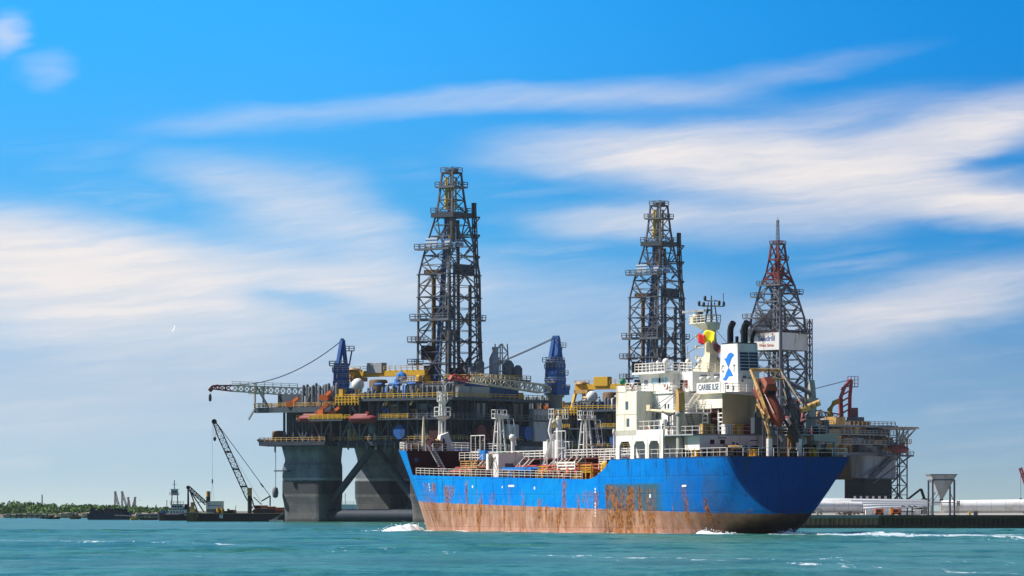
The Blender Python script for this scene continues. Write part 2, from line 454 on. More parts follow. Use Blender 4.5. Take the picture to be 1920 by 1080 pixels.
def water_mat():
    m, t, b = newmat('sea_water')
    P = t.new('ShaderNodeNewGeometry').outputs['Position']
    tone = t.noise(t.mapping(P, (.012,.022,1)), 1.0, 3, .6)
    tone2 = t.noise(t.mapping(P, (.16,.10,1), (4,9,0)), 1.0, 4, .65)
    tone3 = t.noise(t.mapping(P, (.55,.22,1), (1,3,0)), 1.0, 4, .7)
    k = t.math('ADD', t.math('MULTIPLY', tone, .35), t.math('ADD', t.math('MULTIPLY', tone2, .35), t.math('MULTIPLY', tone3, .30)))
    base = t.mix(t.ss(k, .44, .56), c4((.020,.112,.084)), c4((.055,.195,.150)))  # teal tones, with sky reflections on the chop partly painted in
    ygreen = t.noise(t.mapping(P, (.010,.020,1), (2.2,3.1,0)), 1.0, 4, .6)
    base = t.mix(t.math('MULTIPLY', t.ss(ygreen, .50, .66), .55), base, c4((.052,.130,.080)))
    # foam lies where the wake and passing boats left it
    fa = t.new('ShaderNodeAttribute'); fa.attribute_name = 'foam'
    lace = t.noise(t.mapping(P, (.75,.10,1), (0,7.3,0)), 1.0, 7, .72, .8)
    fine = t.noise(t.mapping(P, (2.2,.35,1), (3,1,0)), 1.0, 4, .7)
    e = t.math('ADD', t.math('MULTIPLY', lace, .75), t.math('MULTIPLY', fine, .25))
    e = t.math('ADD', e, t.math('MULTIPLY_ADD', fa.outputs['Fac'], .42, -.295))
    fm = t.math('MULTIPLY', t.ss(e, .46, .56), .92)
    milk = t.math('MULTIPLY', t.ss(fa.outputs['Fac'], .1, 1.0), .35)
    base = t.mix(milk, base, c4((.10,.32,.34)))
    base = t.mix(fm, base, c4((.80,.85,.85)))
    t.l.new(base, b.inputs['Base Color'])
    b.inputs['Roughness'].default_value = .22
    b.inputs['IOR'].default_value = 1.33
    b.inputs['Specular IOR Level'].default_value = .16
    h = t.noise(t.mapping(P, (.9,1.1,1)), 1.0, 5, .65)
    bp = t.new('ShaderNodeBump'); bp.inputs['Strength'].default_value = 1.0; bp.inputs['Distance'].default_value = .35
    t.l.new(h, bp.inputs['Height']); t.l.new(bp.outputs[0], b.inputs['Normal'])
    _M['sea_water'] = m
water_mat()

def foam_mat():
    m, t, b = newmat('foam_solid')
    P = t.new('ShaderNodeNewGeometry').outputs['Position']
    n = t.noise(P, 1.3, 5, .7)
    t.l.new(t.mix(t.ss(n, .36, .52), c4((.34,.50,.52)), c4((.88,.90,.90))), b.inputs['Base Color'])
    b.inputs['Roughness'].default_value = .95
    _M['foam_solid'] = m
foam_mat()

def simple(name, fn):
    m, t, b = newmat(name); fn(t, b); _M[name] = m
def _land(t, b):
    P = t.new('ShaderNodeNewGeometry').outputs['Position']
    n = t.noise(t.mapping(P, (.05,.02,.5)), 1.0, 5, .65)
    c = t.mix(t.ss(n, .40, .62), c4((.13,.105,.085)), c4((.25,.20,.155)))
    n2 = t.noise(t.mapping(P, (.03,.01,1), (5,5,0)), 1.0, 4, .6)
    c = t.mix(t.math('MULTIPLY', t.ss(n2, .5, .62), .7), c, c4((.075,.10,.035)))
    t.l.new(c, b.inputs['Base Color']); b.inputs['Roughness'].default_value = .95
simple('land', _land)
def _leaf(t, b):
    o = t.new('ShaderNodeNewGeometry').outputs['Position']
    n = t.noise(o, .12, 4, .65)
    i = t.noise(o, 1.9, 2, .6)
    c = t.mix(t.ss(n, .38, .62), c4((.036,.105,.010)), c4((.085,.185,.016)))
    c = t.mix(t.math('MULTIPLY', t.ss(i, .5, .75), .5), c, c4((.045,.07,.016)))
    t.l.new(c, b.inputs['Base Color']); b.inputs['Roughness'].default_value = .8
simple('leaf', _leaf)
def _tank(t, b):
    tc = t.new('ShaderNodeTexCoord').outputs['Object']
    n = t.noise(t.mapping(tc, (.4,.4,.1)), 1.0, 4, .6)
    t.l.new(t.mix(t.ss(n,.45,.65), c4((.44,.45,.47)), c4((.30,.29,.28))), b.inputs['Base Color'])
    b.inputs['Roughness'].default_value = .6
simple('zinc', _tank)
def _stripe(t, b):
    tc = t.new('ShaderNodeTexCoord').outputs['Object']
    Z = t.xyz(tc)[2]
    f = t.math('FRACT', t.math('MULTIPLY', Z, 1/.95))
    t.l.new(t.mix(t.math('GREATER_THAN', f, .5), c4((.05,.17,.42)), c4((.62,.66,.68))), b.inputs['Base Color'])
    b.inputs['Roughness'].default_value = .7
simple('stripe_cloth', _stripe)

# ------------------------------------------------------------------ sky, sun, camera
SUN_H = Vector((-.985, .14, 0)).normalized(); SUN_EL = radians(45)
SKY_STR = .10
def make_world():
    w = bpy.data.worlds.new('World'); scene.world = w; w.use_nodes = True
    t = NT(w.node_tree); bg = t.n['Background']; bg.inputs['Strength'].default_value = SKY_STR
    D = t.new('ShaderNodeTexCoord').outputs['Generated']
    X, Y, Z = t.xyz(D)[:3]
    # the sky texture, sampled with heights stretched so the deep blue begins low, as in the photograph
    sv = t.new('ShaderNodeVectorMath', operation='NORMALIZE')
    t.l.new(t.comb(X, Y, t.math('MULTIPLY_ADD', t.math('MAXIMUM', Z, 0.0), SKY_STRETCH, .10)), sv.inputs[0])
    sky = t.new('ShaderNodeTexSky'); sky.sky_type = 'NISHITA'; sky.sun_disc = False
    sky.sun_elevation = SUN_EL; sky.sun_rotation = math.atan2(SUN_H.x, SUN_H.y)
    sky.altitude = 0; sky.air_density = 1.0; sky.dust_density = .6; sky.ozone_density = 2.5
    t.l.new(sv.outputs[0], sky.inputs[0])
    hs = t.new('ShaderNodeHueSaturation'); hs.inputs['Saturation'].default_value = SKY_SAT; hs.inputs['Value'].default_value = 1.0
    hs.inputs['Hue'].default_value = .5
    t.l.new(sky.outputs[0], hs.inputs['Color'])
    el = t.math('ARCSINE', Z)
    U = t.math('MULTIPLY_ADD', t.math('ARCTAN2', X, Y), F, 960.0)
    V = t.math('MULTIPLY_ADD', el, -F, HOR)
    # bluer aloft, greyer low down, and brighter towards the sun's side (left)
    az = t.math('ARCTAN2', X, Y); away = t.ss(az, -.07, .13)
    row = [t.mix(away, c4(l), c4(r)) for l, r in SKY_TINT]
    tint = t.mix(t.ss(V, 0, 480), row[0], row[1]); tint = t.mix(t.ss(V, 420, 760), tint, row[2]); tint = t.mix(t.ss(V, 720, 950), tint, row[3])
    tint = t.mix(t.ss(Z, .13, .42), tint, c4((.50,.66,.76)))
    tint = t.mix(t.ss(Y, .75, .1), tint, c4((.82,.72,.68)))
    base = t.mix(1.0, hs.outputs[0], tint, 'MULTIPLY')
    # warp
    uv = t.comb(t.math('MULTIPLY', U, 1/260.0), t.math('MULTIPLY', V, 1/80.0), 0.0)
    w1 = t.noise(uv, 1.0, 4, .55)
    w2 = t.noise(t.mapping(uv, (1,1,1), (13.7,4.2,2.0)), 1.0, 4, .55)
    Uw = t.math('MULTIPLY_ADD', t.math('SUBTRACT', w1, .5), 190.0, U)
    Vw = t.math('MULTIPLY_ADD', t.math('SUBTRACT', w2, .5), 46.0, V)
    acc = None
    for (cx, cy, a, b_, rot, amp, soft) in CLOUDS:
        c, s = cos(radians(rot)), sin(radians(rot))
        du = t.math('SUBTRACT', Uw, cx); dv = t.math('SUBTRACT', Vw, cy)
        p = t.math('MULTIPLY', t.math('ADD', t.math('MULTIPLY', du, c), t.math('MULTIPLY', dv, s)), 1/a)
        q = t.math('MULTIPLY', t.math('SUBTRACT', t.math('MULTIPLY', dv, c), t.math('MULTIPLY', du, s)), 1/b_)
        r = t.math('SQRT', t.math('ADD', t.math('MULTIPLY', p, p), t.math('MULTIPLY', q, q)))
        k = t.math('MULTIPLY', t.math('SUBTRACT', 1, t.ss(r, soft, 1.0)), amp)
        if amp < 0:
            acc = t.math('MULTIPLY', acc, t.math('ADD', 1, k))
        else:
            acc = k if acc is None else t.math('SUBTRACT', t.math('ADD', acc, k), t.math('MULTIPLY', acc, k))
    # wisps combed along the wind
    wv = t.comb(t.math('MULTIPLY', t.math('MULTIPLY_ADD', Vw, .55, U), 1/300.0), t.math('MULTIPLY', t.math('MULTIPLY_ADD', U, .10, Vw), 1/26.0), 3.0)
    wisp = t.noise(wv, 1.0, 5, .6, .3)
    wl = t.noise(t.comb(t.math('MULTIPLY', U, 1/420.0), t.math('MULTIPLY', V, 1/150.0), 9.0), 1.0, 3, .5)
    den = t.math('MULTIPLY', acc, t.math('MULTIPLY_ADD', wisp, .52, .80), clamp=True)
    fv = t.comb(t.math('MULTIPLY', t.math('MULTIPLY_ADD', Vw, 1.2, U), 1/120.0), t.math('MULTIPLY', t.math('MULTIPLY_ADD', U, .14, Vw), 1/15.0), 5.0)
    fib = t.noise(fv, 1.0, 6, .66, .4)
    edge = t.math('MULTIPLY', acc, t.math('SUBTRACT', 1, acc))
    den = t.math('MULTIPLY_ADD', t.math('MULTIPLY', t.math('SUBTRACT', fib, .5), edge), 1.2, den, clamp=True)
    thin = t.math('MULTIPLY', t.math('MULTIPLY', t.ss(wl, .44, .72), t.ss(wisp, .35, .75)), t.math('MULTIPLY', t.ss(V, 150, 420), .22))
    den = t.math('MAXIMUM', den, thin)
    den = t.math('MULTIPLY', den, t.math('MULTIPLY', t.ss(Y, .05, .35), t.ss(Z, 0, .012)))
    ccol = t.mix(t.ss(wisp, .3, .7), c4(tuple(x/SKY_STR for x in (.56,.54,.54))), c4(tuple(x/SKY_STR for x in (.66,.60,.565))))
    t.l.new(t.mix(t.math('MULTIPLY', den, .92), base, ccol), bg.inputs['Color'])
# (centre u, centre v, half length, half height, tilt, amount, soft start)  in the sky's own angles
CLOUDS = [
    (-60, 480, 640, 150, 7, .95, .0), (240, 500, 660, 120, 7, .80, .0), (640, 525, 360, 66, 7, .62, .0), (120, 570, 760, 110, 3, .62, .0),
    (560, 400, 290, 130, 12, .50, .0), (430, 335, 260, 60, 10, .30, .0), (690, 440, 170, 100, 40, .30, .0), (820, 510, 240, 80, 0, .3, .0),
    (500, 226, 360, 40, -5, .24, .0), (860, 190, 400, 38, -3, .34, .0), (1180, 184, 400, 44, -1, .34, .0), (1480, 140, 340, 34, -11, .20, .0),
    (1480, 318, 580, 112, 3, .90, .0), (1800, 255, 420, 84, -16, .85, .0), (1860, 384, 420, 66, 5, .95, .0), (1240, 288, 420, 70, 3, .58, .0),
    (1180, 412, 280, 52, -2, .58, .0), (1480, 412, 400, 70, -5, .45, .0), (1080, 300, 320, 50, 2, .28, .0), (1550, 225, 420, 60, -8, .3, .0),
    (1810, 556, 400, 88, -9, .60, .0), (1600, 600, 320, 86, -4, .45, .0), (1000, 560, 560, 110, 0, .26, .0),
    (18, 72, 64, 62, 35, .55, .0), (90, 140, 70, 44, -20, .22, .0),
    (300, 650, 900, 130, 2, .40, .0), (1250, 660, 800, 140, 0, .25, .0), (100, 770, 800, 120, 0, .25, .0),
    (1905, 303, 190, 24, -6, -.9, .1), (560, 562, 200, 30, 3, -.55, .0),
]
SKY_STRETCH = 6.0; SKY_SAT = 1.25
# tint (sunward side, away side) aloft, at mid height, low, at the horizon
SKY_TINT = [((.40,2.0,2.1),(.04,1.33,1.62)), ((.85,1.72,1.52),(.26,1.14,1.24)), ((1.95,1.36,1.0),(1.14,1.02,.88)), ((1.38,1.06,.84),(.98,.80,.66))]
make_world()

sun = bpy.data.lights.new('sun', 'SUN'); sun.energy = 4.6; sun.angle = radians(.53); sun.color = (1.0,.955,.88)
so = bpy.data.objects.new('sun', sun); COL.objects.link(so)
sd = SUN_H*cos(SUN_EL) + Vector((0,0,sin(SUN_EL)))
so.rotation_euler = (-sd).to_track_quat('-Z', 'Y').to_euler(); so.location = (-300, 200, 300)

cam = bpy.data.cameras.new('camera'); cam.sensor_width = 36; cam.lens = 36*F/1920
cam.shift_y = (HOR-540)/1920; cam.clip_start = 1; cam.clip_end = 60000
co = bpy.data.objects.new('camera', cam); COL.objects.link(co)
co.location = (0,0,EYE); co.rotation_euler = (pi/2,0,0)
scene.camera = co
scene.view_settings.view_transform = 'Standard'; scene.view_settings.look = 'None'
scene.view_settings.exposure = .58; scene.view_settings.gamma = 1
scene.cycles.use_denoising = True
scene.cycles.max_bounces = 8; scene.cycles.volume_bounces = 0
scene.cycles.transparent_max_bounces = 16

# ------------------------------------------------------------------ ground, water, air
def sheet(name, pts, m, kind='structure'):
    me = bpy.data.meshes.new(name); me.from_pydata(pts, [], [tuple(range(len(pts)))]); me.update()
    o = bpy.data.objects.new(name, me); me.materials.append(M(m)); COL.objects.link(o)
    return tag(o, kind=kind)

import numpy as np
WX0, WX1, WY0, WY1, WD = -170.0, 170.0, 140.0, 700.0, .72
_wr = random.Random(17)
WAVES = []
for i in range(26):
    lam = 3.0*(16/3.0)**(i/25.0)*_wr.uniform(.9,1.1); th = radians(-62)+_wr.gauss(0,.55); k = 2*pi/lam
    WAVES.append((k*cos(th), k*sin(th), _wr.uniform(0,6.28), .0052*lam**.85))
def wave_h(x, y):
    """height of the chop (numpy arrays or scalars)"""
    x = np.asarray(x, dtype=float); y = np.asarray(y, dtype=float)
    h = np.zeros(np.broadcast(x, y).shape)
    for kx, ky, ph, a in WAVES:
        s = np.sin(kx*x+ky*y+ph); h = h + a*(2*((s+1)/2)**1.6-.85)
    env = .65 + .5*np.sin(x*.021+y*.013+1)*np.sin(y*.031-x*.017) + .25*np.sin(x*.09-y*.05)
    d = np.minimum(np.minimum(x-WX0, WX1-x), np.minimum(y-WY0, WY1-y))
    return h*np.clip(env, .25, 1.5)*np.clip(d/40.0, 0, 1)
FOAM = []       # (world polyline, width function, density function)
def make_water():
    nx = int((WX1-WX0)/WD)+1; ny = int((WY1-WY0)/WD)+1
    X, Y = np.meshgrid(np.linspace(WX0,WX1,nx), np.linspace(WY0,WY1,ny))
    Z = wave_h(X, Y); dens = np.zeros_like(X)
    for pts, wf, df in FOAM:
        pts = np.array(pts, dtype=float); seg = np.hypot(*(pts[1:]-pts[:-1]).T); cum = np.concatenate([[0],np.cumsum(seg)]); L = cum[-1]
        best = np.full(X.shape, 1e9); tt = np.zeros_like(X)
        for i in range(len(seg)):
            a = pts[i]; d = (pts[i+1]-a)/seg[i]
            u = np.clip((X-a[0])*d[0]+(Y-a[1])*d[1], 0, seg[i]); q = np.hypot(X-a[0]-d[0]*u, Y-a[1]-d[1]*u)
            m = q < best; best = np.where(m, q, best); tt = np.where(m, (cum[i]+u)/L, tt)
        w = wf(tt)/2; r = np.clip(1-(best/w)**2, 0, 1)
        dens = np.maximum(dens, df(tt)*r*np.clip(tt*14,0,1)*np.clip((1-tt)*14,0,1))
    # flat sea all round the patch of modelled waves
    far = [(-30000,-800),(30000,-800),(30000,40000),(-30000,40000)]
    V = np.concatenate([np.stack([X,Y,Z],-1).reshape(-1,3), np.array([(a,b_,0) for a,b_ in far], dtype=float)])
    idx = np.arange(nx*ny).reshape(ny,nx)
    Q = np.stack([idx[:-1,:-1],idx[:-1,1:],idx[1:,1:],idx[1:,:-1]],-1).reshape(-1,4)
    n0 = nx*ny; c = [0, nx-1, nx*ny-1, nx*(ny-1)]
    Q = np.concatenate([Q, np.array([(n0,n0+1,c[1],c[0]),(n0+1,n0+2,c[2],c[1]),(n0+2,n0+3,c[3],c[2]),(n0+3,n0,c[0],c[3])])]).astype(np.int32)
    me = bpy.data.meshes.new('water'); me.vertices.add(len(V)); me.vertices.foreach_set('co', V.ravel())
    me.loops.add(Q.size); me.loops.foreach_set('vertex_index', Q.ravel()); me.polygons.add(len(Q))
    me.polygons.foreach_set('loop_start', np.arange(0,Q.size,4,dtype=np.int32)); me.polygons.foreach_set('use_smooth', np.ones(len(Q),dtype=bool))
    me.update(calc_edges=True); me.validate()
    at_ = me.attributes.new('foam','FLOAT','POINT'); at_.data.foreach_set('value', np.concatenate([dens.ravel(),np.zeros(4)]))
    o = bpy.data.objects.new('water', me); me.materials.append(M('sea_water')); COL.objects.link(o); tag(o, kind='structure')

def make_land():
    # flat spit behind the moored craft: a low bank that rises to a scrubby flat
    R = random.Random(4)
    edge = []
    for x in range(-900, 1300, 12):
        if x < -150: y = 1850 + 6*sin(x*.05)
        else: y = lerp(1850, 1780, min(1, (x+150)/900)) + 5*sin(x*.06)
        edge.append((x, y + R.uniform(-6,6)))
    mb = MB()
    rows = [(0,-.5),(8,.35),(30,.8),(70,1.5),(160,2.3),(400,2.5),(9000,2.5)]
    rings = []
    for dy, z in rows:
        rings.append([(x*(1 if dy < 5000 else 6), y+dy, z + (R.uniform(-.15,.15) if 0 < dy < 1000 else 0)) for x, y in edge])
    mb.loft(rings, closed=False, cap=False, smooth=True)
    tag(mb.build('land', 'land'), kind='structure')
make_land()

def _tower(t, b):
    tc = t.new('ShaderNodeTexCoord').outputs['Object']; X = t.xyz(tc)[0]
    f = t.math('ABSOLUTE', t.math('SUBTRACT', t.math('FRACT', t.math('MULTIPLY', X, 1/2.6)), .5))
    n = t.noise(t.mapping(tc, (.5,.8,.8)), 1.0, 5, .7)
    c = t.mix(t.ss(n, .5, .74), c4((.88,.87,.84)), c4((.62,.57,.49)))
    c = t.mix(t.math('MULTIPLY', t.math('SUBTRACT', 1, t.ss(f, .01, .03)), .45), c, c4((.35,.32,.28)))
    t.l.new(c, b.inputs['Base Color']); b.inputs['Roughness'].default_value = .5
simple('tower_white', _tower)
# ------------------------------------------------------------------ the tanker
TH = radians(63)
SX, SY = 35.8, 555.0
ship = empty('tanker_ship', (SX, SY, 0), pi-TH,
    'blue coastal tanker with rusty brown boot top, white aft house and logo funnel, under way', 'ship')
SHIP_M = Matrix.Translation((SX,SY,0)) @ Matrix.Rotation(pi-TH, 4, 'Z')
HB = 9.1
def clamp(x, a=0., b=1.): return max(a, min(b, x))
def sstep(x, a, b):
    t = clamp((x-a)/(b-a)); return t*t*(3-2*t)
def ztop(x):
    if x <= 31.5: return 10.1
    main = 7.35 + max(0, x-39)/57*1.0
    if x < 39:
        t = (x-31.5)/7.5
        return 7.35 + 2.75*(1-sin(t*pi/2))**1.25 if t < 1 else main
    return main
def zbot(x):
    if x < 20: return 2.6 - 7.6*(clamp(x/20))**.92 if x > 0 else 2.6
    return -5.0
def halfb(x, z):
    # stern: U sections that fill out forward
    if x < 34:
        zb = zbot(x); H = 10.1 - zb
        p = 2.12 + 9*(clamp(x/20))**.9
        h = HB*clamp((z-zb)/H)**(1/p)
        return h
    if x < 70: return HB
    k = clamp(z/12.0, -.2, 1.1)
    x0 = lerp(74, 90, k); xe = lerp(107.5, 114, k); e = lerp(1.75, 2.2, k)
    if x <= x0: return HB
    return HB*max(0, 1-((x-x0)/(xe-x0))**e) if x < xe else 0.0

hull = MB()
NR = 22
xs = [0,.8,1.8,3,4.5,6,8,10,12.5,15,18,21,24,27,30,31.5,32.5,33.5,34.5,35.5,36.5,37.5,38.3,39,42,46,52,58,64,70,74,78,82,86,90,93,95.5,97]
rings = []
for x in xs:
    zb = zbot(x); zt = ztop(x)
    pts = []
    for i in range(NR+1):
        z = lerp(zb, zt, (i/NR)**1.25)
        xr = max(0, 1-x/6.0)
        pts.append((x - .7*xr*(z-2.5)/7.6, max(.02, halfb(x, z)), z))
    rings.append([(p[0], -p[1], p[2]) for p in reversed(pts)] + pts)
hull.loft(rings, closed=False, cap=False)
# transom plate
hull.add(rings[0], [tuple(range(len(rings[0])-1,-1,-1))])
# forecastle
rings = []
FZ = 12.0
for x in (97,99,101,103,105,107,108.5,110,111,112,113,113.8):
    pts = []
    for i in range(NR+1):
        z = lerp(-5, FZ + (x-97)*.035, i/NR)
        xe = lerp(107.5, 114, clamp(z/12.0, -.2, 1.1))
        xc = lerp(97, xe-.02, (x-97)/16.8)
        pts.append((xc, max(.02, halfb(xc, z)), z))
    rings.append([(p[0], -p[1], p[2]) for p in reversed(pts)] + pts)
hull.loft(rings, closed=False, cap=False)
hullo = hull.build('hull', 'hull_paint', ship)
# rubbing edge along the sheer, draught marks
for (x, z, n) in ((88.6,6.9,3),(35.9,6.0,2),(35.9,4.0,5)):
    mb = MB()
    for i in range(n):
        mb.box(x-.16, x+.16, HB+.003, HB+.03, z-i*.42-.14, z-i*.42+.14)
    for v in range(len(mb.v)):
        p = mb.v[v]; mb.v[v] = (p[0], p[1]-(HB-halfb(p[0], p[2])), p[2])
    mb.build('draught_mark', 'white', hullo)
for (x, z, w, h) in ((73.5,6.5,.35,.4),(64,6.4,.3,.3),(61.2,6.55,1.9,.28),(54,6.2,.35,.4),(11.9,6.3,1.2,.25),(21,5.0,.45,.5)):
    mb = MB(); y = halfb(x, z)
    mb.box(x-w/2, x+w/2, y-.01, y+.03, z-h/2, z+h/2)
    mb.build('hull_marking', 'white', hullo)

# decks
def deck(name, x0, x1, zf, m, y_in=.0, n=24, parent=ship):
    mb = MB(); L = []; Rr = []
    for i in range(n+1):
        x = lerp(x0, x1, i/n); z = zf(x)
        h = max(.02, halfb(x, z+.15 if z < 9.8 else z)-y_in)
        L.append((x, h, z)); Rr.append((x, -h, z))
    mb.loft([L, Rr], closed=False, cap=False, smooth=False)
    mb.f = [tuple(reversed(f)) for f in mb.f]
    return mb.build(name, m, parent)
deck('poop_deck', .2, 33, lambda x: 9.96, 'red_deck', .06)
deck('main_deck', 33, 97, lambda x: 7.3 + max(0, x-39)/57 - .12, 'red_deck', .06)
deck('forecastle_deck', 97, 113.5, lambda x: FZ-.1 + (x-97)*.035, 'red_deck', .05)
mb = MB()
zz = [8.1+i*.65 for i in range(7)]
mb.prism([(-halfb(97,z)+.03,z) for z in reversed(zz)]+[(halfb(97,z)-.03,z) for z in zz], 'x', 96.9, 97.0)
bk = mb.build('forecastle_bulkhead', 'maroon', ship)
for y in (5.6, -.5):
    mb = MB(); mb.box(96.82, 96.9, y-.4, y+.4, 8.3, 10.2); mb.build('door', 'maroon', bk)
mb = MB(); mb.box(96.84, 96.9, 6.6, 7.2, 10.3, 10.9); mb.build('port_light', 'glass', bk)
mb = MB(); mb.prism([(-8.9,7.3),(8.9,7.3),(8.9,9.95),(-8.9,9.95)], 'x', 32.9, 33.0); mb.build('poop_front', 'red_deck', ship)

# --------------------------------------------------------------- rails
def edge_pts(x0, x1, z, side=1, n=8, inset=.15):
    return [(lerp(x0,x1,i/n), side*(halfb(lerp(x0,x1,i/n), max(z,7))-inset), z if not callable(z) else z(lerp(x0,x1,i/n))) for i in range(n+1)]
for side in (1, -1):
    mb = MB(); mb.rail(edge_pts(.3, 33.5, 10.1, side, 10), 1.1, 2, 2.2, .05); mb.build('poop_railing', 'rail_white', ship)
    mb = MB()
    pts = [(x, side*(halfb(x, 8)-.15), 7.35+max(0,x-39)/57) for x in [40+i*5.2 for i in range(11)]]
    pts[-1] = (95.5, side*(halfb(95.5,8)-.15), 8.35)
    mb.rail(pts, 1.05, 3, 2.0, .05); mb.build('main_deck_railing', 'rail_white', ship)
    mb = MB()
    mb.rail([(x, side*(halfb(x,12)-.15), FZ+(x-97)*.035) for x in (97.1,99,101,103,105,107,109,111,112.5)], 1.1, 3, 1.5, .06)
    mb.build('forecastle_railing', 'rail_white', ship)
mb = MB(); mb.rail([(-.1,9,10.1),(-.35,4.5,10.1),(-.4,0,10.1),(-.35,-4.5,10.1),(-.1,-9,10.1)], 1.1, 2, 2.2, .05); mb.build('stern_railing', 'rail_white', ship)
mb = MB(); mb.rail([(97.1,8.8,12),(97.1,5.2,12)], 1.1, 3, 1.4, .07); mb.rail([(97.1,4.0,12),(97.1,-8.8,12)], 1.1, 3, 1.6, .07); mb.build('break_railing', 'rail_white', ship)
# ladders from the forecastle
for y, y2 in ((4.6,3.2),):
    mb = MB(); mb.ladder((97,y,12.9),(94.6,y2-.2,8.3), .8, .35, .14, (0,1,0)); mb.build('ladder', 'rail_white', ship)

# --------------------------------------------------------------- main deck outfit
CW = 10.55
mb = MB(); mb.box(33.2, 94, -1.1, 1.1, CW-.18, CW)
for x in range(36, 94, 6): mb.box(x-.15, x+.15, -1.0, 1.0, 7.6, CW-.18)
cat = mb.build('catwalk', 'red_deck', ship)
mb = MB(); mb.rail([(33.2,1.1,CW),(60,1.1,CW)], 1.15, 3, 1.7, .06); mb.rail([(66,1.1,CW),(94,1.1,CW)], 1.15, 3, 1.7, .06)
mb.rail([(33.2,-1.1,CW),(94,-1.1,CW)], 1.15, 3, 1.7, .06); mb.build('catwalk_railing', 'rail_white', cat)
for k, (y, z, r, m) in enumerate(((2.0,9.4,.22,'red_pipe'),(2.7,9.4,.16,'red_pipe'),(3.5,8.9,.2,'red_pipe'),(1.6,8.6,.2,'red_deck'),(4.3,8.5,.15,'steel_brown'),(-2.2,9.4,.22,'red_pipe'),(-3.2,9.0,.2,'red_pipe'),(-4.2,8.6,.18,'red_pipe'))):
    mb = MB(); mb.tube([(40,y,z),(92,y,z)], r, 8)
    for x in range(42, 92, 7): mb.box(x-.1, x+.1, y-.28, y+.28, 7.5, z-r*.5)
    mb.build('cargo_pipe', m, ship)
R = random.Random(11)
for i in range(26):            # valves, risers and tank hatches on the tank deck
    x = R.uniform(41, 93); y = R.uniform(2.0, 7.8)
    if 72 < x < 78 and y < 6: continue
    zd = 7.2+max(0,x-39)/57; h = R.uniform(.7, 1.9); mb = MB()
    kind = R.choice('vhp')
    if kind == 'v':
        mb.tube([(x,y,zd),(x,y,zd+h)], .12, 8); mb.lathe((x,y,zd+h), [(.32,-.05),(.32,.05)], 10); mb.lathe((x,y,zd), [(.28,0),(.28,.1)], 8)
        mb.build('valve', R.choice(('red_pipe','orange','steel_brown','red_deck')), ship)
    elif kind == 'h':
        mb.lathe((x,y,zd), [(.65,0),(.65,.8),(.75,.8),(.75,.95),(.3,1.05)], 14); mb.bar((x-.5,y,zd+1.1),(x+.5,y,zd+1.1), .08)
        mb.build('tank_hatch', R.choice(('red_deck','red_pipe','steel_brown')), ship)
    else:
        mb.tube([(x,y,zd),(x,y,zd+h),(x,y+.5,zd+h+.2),(x,y+1.0,zd+h-.2)], .13, 8)
        mb.build('riser_pipe', R.choice(('red_pipe','orange','red_pipe','rust_yellow')), ship)
# manifold: cross pipes, drip tray and platforms amidships
for i, x in enumerate((43,45.5,48,50.5,53,57,59,61)):
    mb = MB(); mb.tube([(x,-8,8.5),(x,8,8.5),(x,8.5,8.5)], .24, 10); mb.lathe((x,8.3,8.5), [(.42,0),(.42,.15)], 12, 'y')
    mb.box(x-.12, x+.12, 5.6, 5.9, 7.4, 8.3); mb.box(x-.12,x+.12,2.2,2.5,7.4,8.3)
    mb.build('manifold_pipe', ('red_pipe','orange','red_pipe','red_pipe','orange','blue_bright','blue_bright','red_pipe')[i], ship)
mb = MB(); mb.box(55.4, 64.6, 7.4, 8.9, 8.75, 8.95); mb.box(55.4,64.6,8.8,8.9,8.95,9.2); mb.box(55.4,64.6,7.4,7.5,8.95,9.2)
for x in (55.6,58.5,61.5,64.4):
    for y in (7.5,8.8): mb.box(x-.1,x+.1,y-.08,y+.08,7.5,8.75)
mb.build('drip_tray', 'blue_bright', ship)
def frame_platform(x0, x1, y0, y1, z0, z1, m, nx=3):
    mb = MB(); mb.box(x0, x1, y0, y1, z1, z1+.12)
    for i in range(nx+1):
        x = lerp(x0, x1, i/nx)
        for y in (y0, y1): mb.bar((x,y,z0),(x,y,z1), .16)
    mb.rail([(x0,y1,z1),(x1,y1,z1)], 1.0, 3, 1.6, .09); mb.rail([(x0,y0,z1),(x0,y1,z1)], 1.0, 2, 1.6, .09); mb.rail([(x1,y0,z1),(x1,y1,z1)], 1.0, 2, 1.6, .09)
    return mb.build('manifold_platform', m, ship)
frame_platform(43.5, 50.5, 5.6, 7.6, 7.4, 8.7, 'rust_yellow')
frame_platform(38.8, 41.8, 6.4, 8.2, 7.3, 8.3, 'yellow', 2)
frame_platform(51.5, 54.5, 6.6, 8.3, 7.4, 8.2, 'yellow', 2)
frame_platform(79, 84.5, 3.2, 5.6, 8.0, 9.3, 'rust_yellow', 3)
frame_platform(38.6, 43.2, 2.2, 4.6, 7.3, 9.5, 'rail_white', 2)
mb = MB(); mb.lathe((40.0,5.2,7.3), [(.8,0),(.8,2.2),(.5,2.5)], 14); mb.build('yellow_tank', 'yellow', ship)
mb = MB()
for z in (8.75,9.2,9.6): mb.box(44.2,49.6,7.75,7.85,z,z+.22)
mb.box(44.2,44.4,7.72,7.86,8.2,9.9); mb.box(49.4,49.6,7.72,7.86,8.2,9.9); mb.box(46.8,47,7.72,7.86,8.2,9.9)
mb.build('slatted_screen', 'rail_white', ship)
for i, (x, y) in enumerate(((77.6,7.9),(54.8,8.0),(43.0,8.2))):
    mb = MB()
    for dx in (-.35,.35): mb.lathe((x+dx,y,7.6), [(.22,0),(.22,.75),(.3,.8),(.3,.9)], 10)
    mb.box(x-.7,x+.7,y-.35,y+.35,7.5,7.62)
    mb.build('mooring_bitts', 'yellow', ship)
